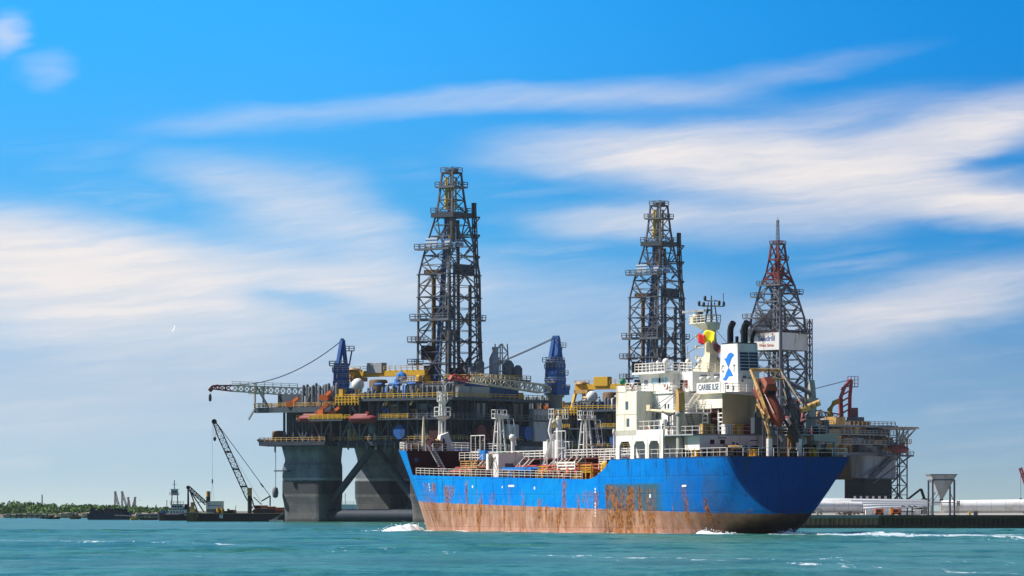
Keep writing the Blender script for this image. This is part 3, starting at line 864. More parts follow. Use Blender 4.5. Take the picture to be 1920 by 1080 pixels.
# white deck store with its dark stains
mb = MB(); mb.box(73.4, 76.2, .4, 5.0, 7.9, 11.35); mb.box(73.3,76.3,.3,5.1,11.35,11.45); mb.box(75.4,76.2,5.0,5.6,7.6,11.3)
ds = mb.build('deck_store', 'white', ship, bevel=.03)
mb = MB(); mb.box(73.36,73.4,2.6,3.9,9.2,9.9); mb.build('vent_grille', 'steel_mid', ds)
mb = MB(); mb.box(73.36,73.4,.9,1.7,8.0,9.6); mb.build('door', 'maroon', ds)
mb = MB()
R = random.Random(5)
for i in range(9): mb.bar((R.uniform(73.6,76),5.62 if i%3==0 else 5.02,R.uniform(8.4,11)),(R.uniform(73.6,76),5.62 if i%3==0 else 5.02,R.uniform(8.4,11)),.09,.02)
mb.build('pipe_bracket', 'charcoal', ds)
for (a, b, y) in ((67.5,70.8,2.6),(57.5,61.2,2.4),(83.5,87,2.0),(52,55,3.0)):   # ladders up to the catwalk
    mb = MB(); mb.ladder((a,y,CW-.1),(b,y+1.2,7.7), .7, .35, .12, (0,1,0)); mb.rail([(a,y+.5,CW-.1),(b,y+1.7,7.7)], .9, 1, 2, .07)
    mb.build('catwalk_ladder', 'rail_white', ship)

def light_mast(x, y, zb, zt, nlamps):
    mb = MB()
    for (dx, dy) in ((.85,.75),(.85,-.75),(-.85,.75),(-.85,-.75)):
        mb.tube([(x+dx,y+dy,zb),(x+dx*.45,y+dy*.45,zt)], .13, 8)
    for f in (.35,.68):
        k = lerp(1,.45,f); z = lerp(zb,zt,f)
        p = [(x+.85*k,y+.75*k,z),(x+.85*k,y-.75*k,z),(x-.85*k,y-.75*k,z),(x-.85*k,y+.75*k,z)]
        for i in range(4): mb.bar(p[i],p[(i+1)%4],.09)
    mb.box(x-.6,x+.6,y-.95,y+.95,zt,zt+.14)
    mb.rail([(x-.6,y-.95,zt+.1),(x+.6,y-.95,zt+.1),(x+.6,y+.95,zt+.1),(x-.6,y+.95,zt+.1),(x-.6,y-.95,zt+.1)], 1.2, 2, .8, .06)
    o = mb.build('light_mast', 'white', ship)
    for i in range(nlamps):
        mb = MB(); yy = y-.95+1.9*i/max(1,nlamps-1)
        mb.lathe((x-.7,yy,zt+.35), [(.1,.3),(.22,.1),(.32,-.15),(.32,-.2)], 10, 'x'); mb.build('floodlight', 'white', o)
    mb = MB(); mb.ladder((x-.9,y-1.0,zt),(x-1.3,y-1.5,lerp(zb,zt,.35)), .5, .4, .06, (1,0,0))
    for f in (0,.33,.66,1): 
        z = lerp(zt, lerp(zb,zt,.35), f); mb.rail([(x-.7,y-1.0-.4*f,z-.05),(x-.9,y-1.9-.4*f,z-.05)], .05, 1, 3, .06)
    mb.bar((x-.9,y-1.9,zt),(x-1.0,y-2.3,lerp(zb,zt,.35)),.07); mb.build('mast_ladder', 'white', o)
    return o
light_mast(83, 0, CW, 16.6, 4)
light_mast(56.3, -.2, CW, 15.9, 3)
# hose crane amidships: thick white post, tapering kingpost, basket top
mb = MB(); mb.lathe((63.7,.2,7.6), [(.75,0),(.75,5.4),(.65,5.5)], 18)
hc = mb.build('hose_crane', 'white', ship)
mb = MB(); mb.tube([(63.7,.2,13.0),(63.7,.2,16.2)], [.52,.45], 12); mb.tube([(64.2,1.0,13.1),(64.5,1.3,14.5),(64.2,1.1,16.2)], .25, 8); mb.build('king_post', 'white', hc)
mb = MB(); mb.sphere((64.0,.8,15.7), .4); mb.box(63.4,64.1,-.1,.4,15.9,16.6); mb.build('slewing_gear', 'mast_cream', hc)
mb = MB(); mb.rail([(62.9,-.9,16.2),(64.5,-.9,16.2),(64.5,1.4,16.2),(62.9,1.4,16.2),(62.9,-.9,16.2)], 1.4, 2, .9, .07)
mb.bar((63.7,-.2,16.2),(62.9,-.9,16.2),.1); mb.bar((63.7,.4,16.2),(64.5,1.4,16.2),.1); mb.build('basket', 'white', hc)
mb = MB(); mb.rail([(62.4,-1.3,CW),(65.2,-1.3,CW)], 2.4, 2, 1.0, .09); mb.rail([(65,1.4,7.8),(65,-1.2,7.8)], 5.4, 1, 1.0, .08); mb.bar((65.6,2.4,7.7),(64,1,14),.2); mb.build('crane_stay', 'white', hc)
# standing frames and ventilators along the catwalk
def vent(x, y, zt, r=.32, m='white'):
    mb = MB(); mb.tube([(x,y,7.7),(x,y,zt)], r, 10); mb.lathe((x,y,zt), [(r,0),(r*1.9,.12),(r*1.9,.62),(r*1.2,.85)], 12)
    mb.build('deck_ventilator', m, ship)
vent(80.3, -.9, 13.4, .3); vent(47.2,-.6,13.4,.16); vent(46.4,.5,13.6,.14)
def gantry(x0, x1, y, zt, m='white'):
    mb = MB()
    for i in range(4):
        x = lerp(x0, x1, i/3); mb.tube([(x,y,7.8),(x,y,zt)], .08, 6)
    mb.bar((x0,y,zt),(x1,y,zt),.1); mb.bar((x0,y,lerp(8,zt,.62)),(x1,y,lerp(8,zt,.62)),.07)
    mb.build('pipe_gantry', m, ship)
gantry(86, 90.5, .9, 14.2); gantry(59.5, 63, 1.3, 14.4)
mb = MB(); mb.box(66.6,67.8,-.2,.6,8,13.0); mb.rail([(66.2,-.8,10.5),(68.4,-.8,10.5)],2.4,1,1.1,.08); mb.build('deck_locker', 'white', ship)
mb = MB(); mb.box(84.6,86.4,.6,1.6,CW,CW+1.4); mb.build('hose_box', 'blue_bright', ship)
mb = MB(); mb.lathe((81.5,.2,CW), [(.9,0),(.9,.6),(.5,1.1),(.05,1.2)], 12); mb.build('covered_winch', 'green_cloth', ship)

# forecastle: windlass, winch, mast
def winch(x, y, z, s=1.0):
    mb = MB(); mb.lathe((x,y-1.2*s,z+.9*s), [(.5*s,0),(.9*s,.02),(.9*s,.16*s),(.42*s,.2*s),(.42*s,1.4*s),(.9*s,1.44*s),(.9*s,1.6*s)], 16, 'y')
    mb.box(x-.8*s,x+.8*s,y-1.4*s,y-1.2*s,z,z+1.0*s); mb.box(x-.8*s,x+.8*s,y+.5*s,y+.8*s,z,z+1.2*s)
    o = mb.build('mooring_winch', 'maroon', ship)
    mb = MB(); mb.lathe((x,y-.95*s,z+.9*s), [(.6*s,0),(.68*s,.5*s),(.6*s,1.1*s)], 14, 'y'); mb.build('rope_drum', 'rust_yellow', o)
winch(100, 6.0, 12.05, .75); winch(101.2, 1.8, 12.1, 1.15); winch(99.5, -4.6, 12.05, 1.1)
mb = MB(); mb.box(99.6,101.6,4.0,7.4,12.05,12.3); mb.rail([(99.4,6.9,12.9),(101.0,6.9,12.9)],1.0,1,.8,.08); mb.build('windlass_bed', 'steel_brown', ship)
mb = MB(); mb.tube([(99.5,4.4,12),(99.5,4.4,14.8),(99.5,4.4,17.2)], [.32,.26,.1], 10); mb.build('fog_light_post', 'mast_cream', ship)
mb = MB()
for dx, dy in ((.5,.35),(-.5,.35),(0,-.45)): mb.tube([(102+dx,dy,12),(102+dx*.7,dy*.7,20.8)], .17, 8)
for z in (14,16.5,19.2): mb.box(101.6,102.4,-.4,.4,z,z+.08)
fm = mb.build('foremast', 'white', ship)
for z, w in ((17.3,1.3),(19.6,.85)):
    mb = MB(); mb.lathe((102,0,z), [(.3,-.7),(w*.8,-.15),(w,0),(w,.1)], 12)
    mb.rail([(102+w*cos(a*pi/4),w*sin(a*pi/4),z+.1) for a in range(9)], 1.3, 2, 1.0, .08)
    mb.build('mast_platform', 'white', fm)
mb = MB(); mb.tube([(102,0,20.8),(102,0,21.9)], .09, 6); mb.build('mast_pole', 'steel_pale', fm)
mb = MB(); mb.prism([(-1.4,12.1),(1.4,12.1),(1.0,14.4),(-.3,14.9)], 'x', 100.6, 101.6); mb.build('mast_house', 'white', fm)

# --------------------------------------------------------------- the after house
def block(name, x0, x1, y0, y1, z0, z1, m='cream', parent=ship, bev=.04):
    mb = MB(); mb.box(x0,x1,y0,y1,z0,z1); return mb.build(name, m, parent, bevel=bev)
def port_window(parent, x0, x1, z0, z1, y, m='glass', fr='white', t=.06):
    mb = MB(); mb.box(x0-t,x1+t,y-.02,y+.05,z0-t,z1+t); f = mb.build('window', fr, parent)
    mb = MB(); mb.box(x0,x1,y-.02,y+.065,z0,z1); mb.build('pane', m, f) if parent is ship or parent.parent is ship and False else mb.build('pane', m, f)
    return f
def aft_window(parent, y0, y1, z0, z1, x, m='glass', fr='white', t=.06):
    mb = MB(); mb.box(x-.05,x+.02,y0-t,y1+t,z0-t,z1+t); mb.box(x-.065,x+.02,y0,y1,z0,z1)
    return mb.build('window', m, parent)
ZB, ZBR = 13.1, 18.95          # boat deck, bridge deck
# full-beam front tower (port and starboard bridge wings are carried on it)
fb = block('front_house', 24.2, 30.0, -HB, HB, ZB, ZBR, 'cream')
for (x, z) in ((26.9,17.2),(26.6,14.9)):
    mb = MB(); mb.box(x-.38,x+.38,HB-.02,HB+.03,z-.55,z+.55); mb.build('window', 'glass', fb)
mb = MB(); mb.box(24.15,30.05,HB-.02,HB+.02,15.95,16.02); mb.build('weld_seam', 'tan', fb)
# arcaded side screen of the poop
mb = MB(); arch = []
xa, xb = 16.9, 30.05
mb.box(xa, xb, HB-.3, HB, 12.35, ZB+.75)
for x in (16.9, 20.75, 24.9, 29.0): mb.box(x, x+1.05, HB-.3, HB, 10.0, 12.35)
for x0, x1 in ((17.95,20.75),(21.8,24.9),(25.95,29.0)):
    for s_, xx in ((1,x0),(-1,x1)):
        mb.add([(xx,HB-.3,12.35),(xx+s_*.5,HB-.3,12.35),(xx,HB-.3,11.8),(xx,HB,12.35),(xx+s_*.5,HB,12.35),(xx,HB,11.8)],
               [(0,1,2),(3,5,4),(1,4,5,2),(0,2,5,3),(0,3,4,1)])
sc = mb.build('side_screen', 'white', ship)
mb = MB(); mb.box(xa, xb, -HB, -HB+.3, 10.0, ZB+.75); mb.build('side_screen', 'white', ship)
mb = MB(); mb.box(9.0, 30.0, -HB+.1, HB-.1, ZB-.18, ZB); mb.build('boat_deck', 'steel_pale', ship)
# poop houses under the boat deck
ph = block('poop_house', 13.0, 29.6, -6.4, 6.4, 10.0, ZB-.18, 'white')
pa = block('aft_house', 9.0, 13.0, -8.0, 8.0, 10.0, ZB-.18, 'white')
for (y0,y1,z0,z1,m) in ((6.4,5.8,11.8,12.35,'maroon'),(4.9,4.2,11.8,12.35,'maroon'),(-3.1,-4.1,10.1,11.7,'maroon'),(-5.1,-6.1,10.1,12.0,'dark_void'),(.2,-.9,10.7,11.6,'maroon')):
    mb = MB(); mb.box(8.93,9.0,y1,y0,z0,z1); mb.build('door' if z0 < 10.5 else 'shutter', m, pa)
for (y,z,w,h) in ((2.9,11.9,.3,.3),(2.3,11.8,.25,.25),(1.8,11.7,.5,.12),(4.6,12.6,1.2,.1),(-.2,12.3,1.1,.1),(1.0,11.4,.35,.4)):
    mb = MB(); mb.box(8.9,9.0,y-w/2,y+w/2,z-h/2,z+h/2); mb.build('fitting', 'letter_dark', pa)
for (x,w,z0,z1,m) in ((14.2,.5,10.9,11.7,'boat_red'),(15.3,.6,10.8,11.7,'maroon'),(17.6,.8,10.1,11.9,'dark_void'),(20.2,.9,10.9,11.7,'glass'),(23,.8,10.1,12.0,'white'),(26.5,.9,10.9,11.7,'glass')):
    mb = MB(); mb.box(x-w/2,x+w/2,6.38,6.46,z0,z1); mb.build('door' if z0 < 10.2 else 'hatch', m, ph)
mb = MB(); mb.tube([(15.8,6.9,10),(15.8,6.9,12.4),(15.8,7.6,12.8)], .12, 8); mb.tube([(16.4,7.0,10),(16.4,7.0,12.2)], .1, 8); mb.bar((15,6.8,12.4),(17.2,6.8,12.4),.12); mb.bar((15.8,6.9,12.4),(14.6,7.2,11.2),.1); mb.build('davit_pipe', 'steel_pale', ship)
# accommodation
ab = block('accommodation_house', 18.8, 24.2, -6.5, 6.5, ZB, ZBR-.25, 'white')
port_window(ab, 22.6, 23.5, 15.3, 16.3, 6.5, 'glass'); port_window(ab, 22.0, 22.45, 15.3, 16.3, 6.5, 'dark_void')
for (x, z, w, h, m) in ((20.9,17.0,.35,.6,'glass'),(20.05,17.0,.35,.6,'glass'),(22.8,13.9,1.1,1.2,'glass_pale'),(21.6,14.2,.35,1.0,'dark_void'),(20.1,14.6,.6,.5,'letter_blue'),(20.1,13.8,.5,.9,'rust_yellow')):
    mb = MB(); mb.box(x-w/2,x+w/2,6.48,6.54,z-h/2,z+h/2); mb.build('window' if m != 'rust_yellow' else 'fire_station', m, ab)
mb = MB(); mb.tube([(19.5,6.75,ZB),(19.5,6.75,16.1),(19.9,6.75,16.4),(21,6.75,16.4)], .14, 8); mb.build('vent_pipe', 'steel_mid', ab)
mb = MB(); mb.ladder((23.9,6.7,ZB),(23.9,6.7,17.6), .5, .45, .06, (1,0,0)); mb.build('wall_ladder', 'steel_pale', ab)
mb = MB(); mb.ladder((18.5,4.9,16.2),(16.2,3.9,ZBR-.1), .8, .3, .12, (0,1,0)); mb.build('stair', 'rail_white', ab)
mb = MB(); mb.ladder((18.5,3.6,ZB),(16.6,5.4,16), .8, .3, .12, (0,1,0)); mb.build('stair', 'steel_mid', ab)
# outside gallery between boat deck and bridge deck
mb = MB(); mb.box(14.2,18.8,3.3,6.6,15.95,16.1); mb.rail([(18.6,6.6,16.1),(14.2,6.6,16.1),(14.2,3.3,16.1)],1.05,3,1.2,.07); mb.build('gallery', 'white', ship)
mb = MB(); mb.rail([(24.1,8.8,ZB),(17.0,8.8,ZB)],1.9,3,1.3,.07); mb.rail([(17.0,8.8,ZB),(9.2,7.9,ZB)],1.05,2,1.6,.05)
mb.rail([(9.1,7.9,ZB),(9.1,-7.9,ZB)],1.0,2,2.0,.045); mb.rail([(9.2,-7.9,ZB),(24,-8.8,ZB)],1.05,3,1.6,.06); mb.build('boat_deck_railing', 'rail_white', ship)
# engine casing and funnel
ec = block('engine_casing', 11.2, 18.8, -3.3, 3.3, 16.6, 18.55, 'cream')
mb = MB(); mb.box(11.2,11.35,-3.25,3.25,ZB,16.6); mb.box(11.35,18.8,-3.2,.9,ZB,16.6); ecl = mb.build('casing_trunk', 'tan', ship)
mb = MB(); mb.box(11.17,11.2,-3.3,3.3,13.2,18.5); mb.build('casing_plate', 'tan', ecl)
mb = MB(); mb.box(12.4,16.8,1.2,3.0,16.0,16.6); mb.box(13.2,15.6,1.1,2.5,ZB,16.0); mb.build('exhaust_trunk', 'maroon', ecl)
for x in (12.2,16.4):
    mb = MB(); mb.ladder((x,2.9,ZB),(x,2.9,16.5), 1.3, .5, .2, (1,0,0)); mb.build('casing_ladder', 'white', ecl)
# bridge deck, its aft platform, name boards
mb = MB(); mb.box(18.6,30.0,-6.7,6.7,ZBR-.25,ZBR); mb.box(24.0,30.0,-HB,HB,ZBR-.002,ZBR+.15); bd = mb.build('bridge_deck', 'white', ship)
for y0 in (HB-.12,-HB):
    mb = MB(); mb.prism([(30.0,ZBR),(30.0,ZBR+.95),(27.6,ZBR+.9),(27.0,ZBR)],'y',y0,y0+.12); mb.build('wing_bulwark', 'cream', bd)
mb = MB(); mb.box(29.9,30.02,-HB,HB,ZBR+.1,ZBR+1.05); mb.build('wing_bulwark', 'white', bd)
for s in (1,-1):
    mb = MB(); mb.rail([(27.4,s*(HB-.1),ZBR+.15),(24.1,s*(HB-.1),ZBR+.15),(24.1,s*6.8,ZBR+.1)],1.1,3,1.1,.07); mb.rail([(24.1,s*6.6,ZBR),(18.7,s*6.6,ZBR),(18.7,s*3.4,ZBR)],1.1,3,1.3,.07)
    mb.build('bridge_railing', 'rail_white', bd)
mb = MB(); mb.box(9.4,18.6,-3.9,3.9,18.55,18.72); pl = mb.build('funnel_platform', 'cream', ship)
mb = MB(); mb.rail([(10.0,3.8,18.7),(9.5,3.8,18.7),(9.5,-3.8,18.7),(18,-3.8,18.7)],1.1,3,1.1,.07); mb.build('platform_railing', 'rail_white', pl)
mb = MB(); mb.bar((9.5,3.6,18.6),(9.5,-5.8,18.0),.35,.2); mb.bar((9.5,-5.8,18.0),(9.5,-8,18.0),.2); mb.build('platform_strut', 'rail_white', pl)
mb = MB(); mb.box(10.6,17.0,3.8,3.92,18.72,20.0); nb = mb.build('name_board', 'white', ship)
tm = frame((13.8,3.925,19.38),(-1,0,0),(0,0,1))
text('CARIBE ILSE', 'lettering', 'letter_dark', nb, 1.12, tm, .02, sx=.92)
for x in (16.2,14.2,12.2):
    mb = MB(); mb.tube([(x,3.5,18.7),(x,3.5,20.2),(x,3.7,20.5)],.1,8); mb.lathe((x,3.5,20.35),[(.25,0),(.4,.2),(.4,.45),(.1,.5)],10); mb.build('floodlight', 'white', nb)
# wheelhouse
wh = block('wheelhouse', 21.5, 29.4, -5.5, 5.5, ZBR+.01, 21.45, 'white')
mb = MB(); mb.box(21.0,30.3,-6.5,6.5,21.45,21.75); mb.prism([(29.4,ZBR+1.1),(30.3,21.45),(29.4,21.45)],'y',-5.5,5.5); rf = mb.build('wheelhouse_roof', 'white', wh, bevel=.03)
for (x0,x1,m) in ((27.5,28.5,'glass'),(25.6,26.5,'glass_pale'),(24.6,25.5,'glass_pale'),(23.9,24.5,'dark_void'),(22.9,23.7,'glass_pale'),(22.2,22.8,'glass_pale')):
    port_window(wh, x0, x1, ZBR+1.15, 20.9 if m != 'glass' else 20.7, 5.5, m)
for i in range(8):
    y = -4.9+i*1.4; mb = MB(); mb.box(29.38,29.46,y-.55,y+.55,ZBR+1.2,20.9); mb.build('window', 'glass', wh)
cr = block('chart_room', 17.6, 21.5, -4.2, 4.2, ZBR+.01, 21.6, 'white')
mb = MB(); mb.box(20.0,20.9,4.18,4.25,19.4,20.5); mb.build('window', 'dark_void', cr)
mb = MB(); mb.box(19.0,19.5,4.2,4.4,19.5,20.5); mb.build('fire_box', 'boat_red', cr)
mb = MB(); mb.box(17.52,17.6,-.4,.9,21.0,21.25); mb.box(17.5,17.6,2.0,3.0,21.0,21.15); mb.build('vent_slot', 'steel_mid', cr)
mb = MB()
mb.rail([(29.8,6.3,21.75),(21.3,6.3,21.75),(21.3,4.1,21.75),(17.8,4.1,21.6),(17.8,-4.1,21.6),(21.3,-6.3,21.75),(29.8,-6.3,21.75),(29.8,6.3,21.75)],1.15,3,1.1,.075); mb.build('monkey_railing', 'rail_white', wh)
for (x,y,r) in ((22.5,5.5,.5),(20.5,3.2,.42),(26,4.8,.3),(18.6,2.6,.35)):
    mb = MB(); mb.tube([(x,y,21.7),(x,y,22.6)],.1,8); mb.sphere((x,y,23.0),r,12,8); mb.build('antenna_dome', 'white', wh)
for (x,y,h) in ((28.5,5.8,1.6),(24.4,5.6,2.0),(19.3,3.8,2.4),(22.0,2.5,3.4)):
    mb = MB(); mb.tube([(x,y,21.7),(x,y,21.7+h)],.06,6); mb.box(x-.2,x+.2,y-.2,y+.2,21.7,22.1); mb.build('antenna', 'steel_pale', wh)
# funnel
mb = MB()
def fring(z, gx, gy): return [(11.0-gx,-2.0-gy,z),(15.5+gx*.4,-2.0-gy,z),(15.5+gx*.4,1.1+gy,z),(11.0-gx,1.1+gy,z)]
mb.loft([fring(18.72,.55,.18),fring(20.6,.32,.12),fring(25.15,0,0)], True, True, False)
fn = mb.build('funnel', 'white', ship, bevel=.12)
mb = MB(); mb.box(11.1,15.4,-1.9,1.0,25.15,25.32); mb.build('funnel_top', 'charcoal', fn)
for y0 in (-.45,-1.95+.1):
    for i in range(6):
        mb = MB(); z = 21.6+i*.42
        mb.box(10.98-.32*(25.15-z)/4.55-.06,11.1,y0,y0+1.25,z,z+.30); mb.build('louvre', 'letter_dark', fn)
for (y,x,z,r) in ((.35,14.2,28.0,.42),(-.75,12.4,28.0,.48),(-1.6,11.8,26.8,.26)):
    mb = MB(); mb.tube([(x,y,25.2),(x,y,z-1.1),(x-.15,y,z-.55),(x-.75,y,z)], r, 12); mb.build('exhaust_pipe', 'black', fn)
mb = MB(); mb.tube([(13.4,-.2,25.2),(13.4,-.2,26.2)],.22,10); mb.build('exhaust_pipe', 'black', fn)
for (y,w,z,h) in ((.3,.5,20.7,.35),(.6,.2,20.2,.3),(-.6,.7,20.6,.12)):
    mb = MB(); mb.box(10.45,10.66,y-w/2,y+w/2,z-h/2,z+h/2); mb.build('access_hatch', 'steel_mid', fn)
# the line's mark on the port side: two swooping blue shapes and the letters C and T
def port_plane(z): return 1.1 + (.12*(25.15-z)/4.55 if z > 20.6 else .12+.06*(20.6-z)/1.88) + .012
def mark(poly, m, name):
    mb = MB(); n = len(poly)
    a = [(x,port_plane(z),z) for x,z in poly]; b_ = [(x,port_plane(z)+.03,z) for x,z in poly]
    mb.add(a+b_, [tuple(range(n)), tuple(range(2*n-1,n-1,-1))]+[(i,n+i,n+(i+1)%n,(i+1)%n) for i in range(n)])
    return mb.build(name, m, fn)
# outline in (x forward, z): seen from port the bow is on the left, so x runs leftwards
up = [(14.7,23.45),(14.25,23.2),(13.85,23.3),(13.45,23.75),(13.0,24.0),(12.35,23.95),(11.75,23.65),(11.9,23.6),(12.25,23.4),(12.6,23.05),(12.9,22.55),(13.2,22.0),(13.55,22.35),(14.0,22.9),(14.4,23.2)]
mark(up, 'logo_blue', 'logo')
dn = [(14.75,20.55),(14.2,20.75),(13.9,21.15),(13.6,21.6),(13.2,22.0),(12.95,21.85),(12.6,21.6),(12.35,21.35),(12.15,21.1),(11.9,21.0),(12.3,20.85),(12.75,20.9),(13.2,20.8),(13.6,20.4),(14.1,20.3)]
mark(dn, 'logo_blue', 'logo')
for ch, x in (('C',14.72),('T',11.72)):
    text(ch, 'letter', 'steel_mid', fn, 1.35, frame((x,port_plane(21.8)+.0,21.85),(-1,0,0),(0,-.026,1)), .025, sx=.75)
for (x0,x1,z0,z1) in ((13.4,14.4,19.9,20.05),(13.0,13.5,19.2,19.7),(11.6,12.0,18.9,19.6)):
    mb = MB(); mb.box(x0,x1,1.2,port_plane(z0)+.05,z0,z1); mb.build('pipe_clip', 'steel_mid', fn)
# radar mast
mb = MB()
mb.loft([[(22.4,-1.6,21.7),(22.4,1.6,21.7),(17.9,1.6,21.6),(17.9,-1.6,21.6)],[(20.75,-.6,24.0),(20.75,.6,24.0),(19.3,.6,24.0),(19.3,-.6,24.0)],[(20.6,-.5,28.0),(20.6,.5,28.0),(19.5,.5,28.0),(19.5,-.5,28.0)]],True,True,False)
rm = mb.build('radar_mast', 'mast_cream', ship, bevel=.06)
mb = MB(); mb.loft([[(20.9,-.8,27.3),(20.9,.8,27.3),(19.2,.8,27.3),(19.2,-.8,27.3)],[(23.4,-.9,28.2),(23.4,1.5,28.2),(19.0,1.5,28.2),(19.0,-.9,28.2)]],True,True,False); mb.box(19.0,23.4,-.9,1.5,28.2,28.3)
mp = mb.build('mast_platform', 'cream', rm)
mb = MB(); mb.rail([(23.4,1.5,28.3),(19.0,1.5,28.3),(19.0,-.9,28.3),(23.4,-.9,28.3),(23.4,1.5,28.3)],1.0,3,1.1,.06); mb.build('railing', 'rail_white', mp)
mb = MB(); mb.box(22.2,23.1,-.3,1.5,28.3,29.1); mb.lathe((22.6,.8,29.1),[(.5,0),(.5,.3),(.2,.5)],12); mb.build('search_light', 'mast_cream', mp)
mb = MB(); mb.tube([(21.2,1.1,28.3),(21.2,1.1,29.4)],[.25,.4],10); mb.lathe((21.2,1.1,29.4),[(.5,0),(.5,.32)],12); rs = mb.build('radar_pedestal', 'steel_mid', rm)
mb = MB(); mb.box(18.4,25.6,.8,1.3,29.75,30.02); mb.build('radar_scanner', 'steel_pale', rs)
mb = MB()
for (x,y) in ((20.6,.5),(20.6,-.5),(19.2,.5),(19.2,-.5)): mb.tube([(x,y,28.2),(lerp(x,19.9,.45),y*.5,31.0)],.10,6)
for z,w in ((29.3,1.4),(30.5,1.9),(31.2,1.0)): mb.bar((19.9,-w,z),(19.9,w,z),.13); mb.bar((19.9-w*1.1,0,z),(19.9+w*1.1,0,z),.13)
mb.tube([(19.9,0,31.0),(19.9,0,31.9)],.1,6); mb.tube([(18.6,-1.1,30.5),(18.6,-1.1,32.2)],.06,6)
ml = mb.build('signal_lattice', 'steel_mid', rm)
for (x,y,z) in ((22.0,0,30.6),(17.8,0,30.6),(19.9,1.9,30.6),(19.9,-1.9,30.6),(19.9,1.0,31.3),(18.4,1.5,29.5)):
    mb = MB(); mb.lathe((x,y,z),[(.16,-.1),(.2,.1),(.2,.45),(.1,.55)],8); mb.build('navigation_lamp', 'steel_dark', ml)
for z in (23.6,25.0,26.4):
    mb = MB(); mb.bar((20.6,.6,z),(22.2,.9,z),.1); mb.lathe((22.3,.9,z-.2),[(.18,0),(.18,.5)],8); mb.build('lamp_bracket', 'mast_cream', rm)
mb = MB()
for a, b_ in (((20.2,.4,27.6),(29.4,4.5,21.9)),((20.2,.2,26.0),(27,4,21.9)),((19.4,-.3,27.4),(14.4,.8,25.4)),((19.4,-.3,26),(15.4,-.8,21.6))): mb.bar(a,b_,.05)
mb.build('mast_stay', 'charcoal', rm)

# provision crane on the port side: pale post with a cream folded boom
mb = MB(); mb.tube([(13.7,8.3,10.1),(13.7,8.3,15.6)],[.5,.46],14); mb.lathe((13.7,8.3,15.6),[(.5,0),(.62,.1),(.62,.5),(.4,.6)],12)
pc = mb.build('provision_crane', 'pale_green', ship)
mb = MB(); mb.prism([(13.1,16.2),(14.3,16.2),(14.15,18.6),(13.8,19.2),(13.3,18.6)],'y',7.85,8.75); mb.build('crane_head', 'rust_yellow', pc)
mb = MB(); mb.tube([(13.8,8.3,16.3),(15.2,8.3,16.05),(22.5,8.3,16.5)],[.3,.26,.16],8); mb.box(21.6,22.6,8.1,8.5,16.4,17.2); mb.build('crane_boom', 'mast_cream', pc)
mb = MB(); mb.bar((13.7,8.3,19.0),(19.5,8.3,16.4),.06); mb.bar((13.7,8.3,19.0),(22.2,8.3,16.6),.06); mb.tube([(14.4,8.6,16.0),(16,8.6,15.6),(18,8.6,16.2)],.1,6); mb.build('crane_wire', 'charcoal', pc)
# stern davit for the free-fall boat
mb = MB()
P = {}
for s, y in ((1,1.85),(-1,-2.6)):
    mb.tube([(1.4,y,10.0),(1.4,y,12.4)],.40,12)
df = mb.build('boat_davit', 'rail_white', ship)
for s, y, m in ((1,1.85,'rust_yellow'),(-1,-2.6,'davit_grime')):
    mb = MB(); mb.tube([(1.4,y,12.4),(1.6,y,15.0),(6.2,y,21.5)],[.30,.28,.2],10)
    mb.tube([(1.5,y,12.9),(4.4,y,17.6)],.16,8); mb.tube([(2.6,y,15.6),(4.6,y,16.9),(4.9,y,15.6)],.16,8)
    if s < 0: mb.tube([(6.2,y,21.5),(.2,y,16.6)],.17,8); mb.tube([(1.0,y,12.6),(5.2,y,19)],.16,8)
    mb.build('davit_arm', m, df)
mb = MB(); mb.tube([(6.2,1.95,21.5),(6.2,-2.7,21.5)],.2,10); mb.tube([(5.0,1.85,20.3),(5.0,-2.6,20.3)],.12,8); mb.build('davit_beam', 'rust_yellow', df)
mb = MB(); mb.box(4.6,5.6,-1.5,.8,20.1,20.4); mb.tube([(5.1,.5,20.2),(5.1,.5,21.4)],.06,6); mb.tube([(5.1,-1.2,20.2),(5.1,-1.2,21.4)],.06,6); mb.build('spreader', 'rust_yellow', df)
for y in (.75,-1.5):
    mb = MB(); mb.bar((6.5,y,17.6),(-.2,y,12.0),.25,.35); mb.bar((4.8,y,10),(4.8,y,16.3),.2); mb.build('launch_rail', 'steel_dark', df)
mb = MB(); mb.tube([(2.0,-3.0,16.1),(-1.0+1.4,-5.2,17.2)],.42,10); mb.build('davit_cylinder', 'rust_yellow', df)
for k,(x,y,z0,z1,m) in enumerate(((2.4,-2.2,10,13.6,'steel_brown'),(3.6,2.6,13.1,15.2,'steel_dark'),(5.2,-4.0,13.1,15.5,'steel_dark'),(4.2,-5.5,13.1,15.0,'rig_grey'),(6.4,-5.0,13.1,16.4,'steel_dark'))):
    mb = MB(); mb.box(x-.5,x+.5,y-.5,y+.5,z0,z1); mb.tube([(x,y,z1),(x,y+.2,z1+.6),(x-.8,y+.2,z1+.9)],.14,6); mb.build('hydraulic_unit', m, df)
R = random.Random(31)
for i in range(22):
    x = R.uniform(2.4,8.2); y = R.uniform(-7.6,-3.4); z = 13.1 if x > 3.2 else 10.0; h = R.uniform(.6,2.6); w = R.uniform(.3,.8); mb = MB()
    if i % 3 == 0: mb.tube([(x,y,z),(x,y,z+h),(x-w,y+.2,z+h+.3),(x-w,y+.2,z+h*.5)],.11,6)
    elif i % 3 == 1: mb.box(x-w/2,x+w/2,y-w/2,y+w/2,z,z+h*.7)
    else: mb.lathe((x,y,z+.4),[(.45,-.35),(.45,-.25),(.2,-.22),(.2,.22),(.45,.25),(.45,.35)],12,'y'); mb.box(x-.3,x+.3,y-.1,y+.1,z,z+.4)
    mb.build(('hydraulic_pipe','control_box','wire_drum')[i%3], R.choice(('black','maroon','steel_dark','steel_brown','rust_yellow','charcoal','boat_red')), ship)
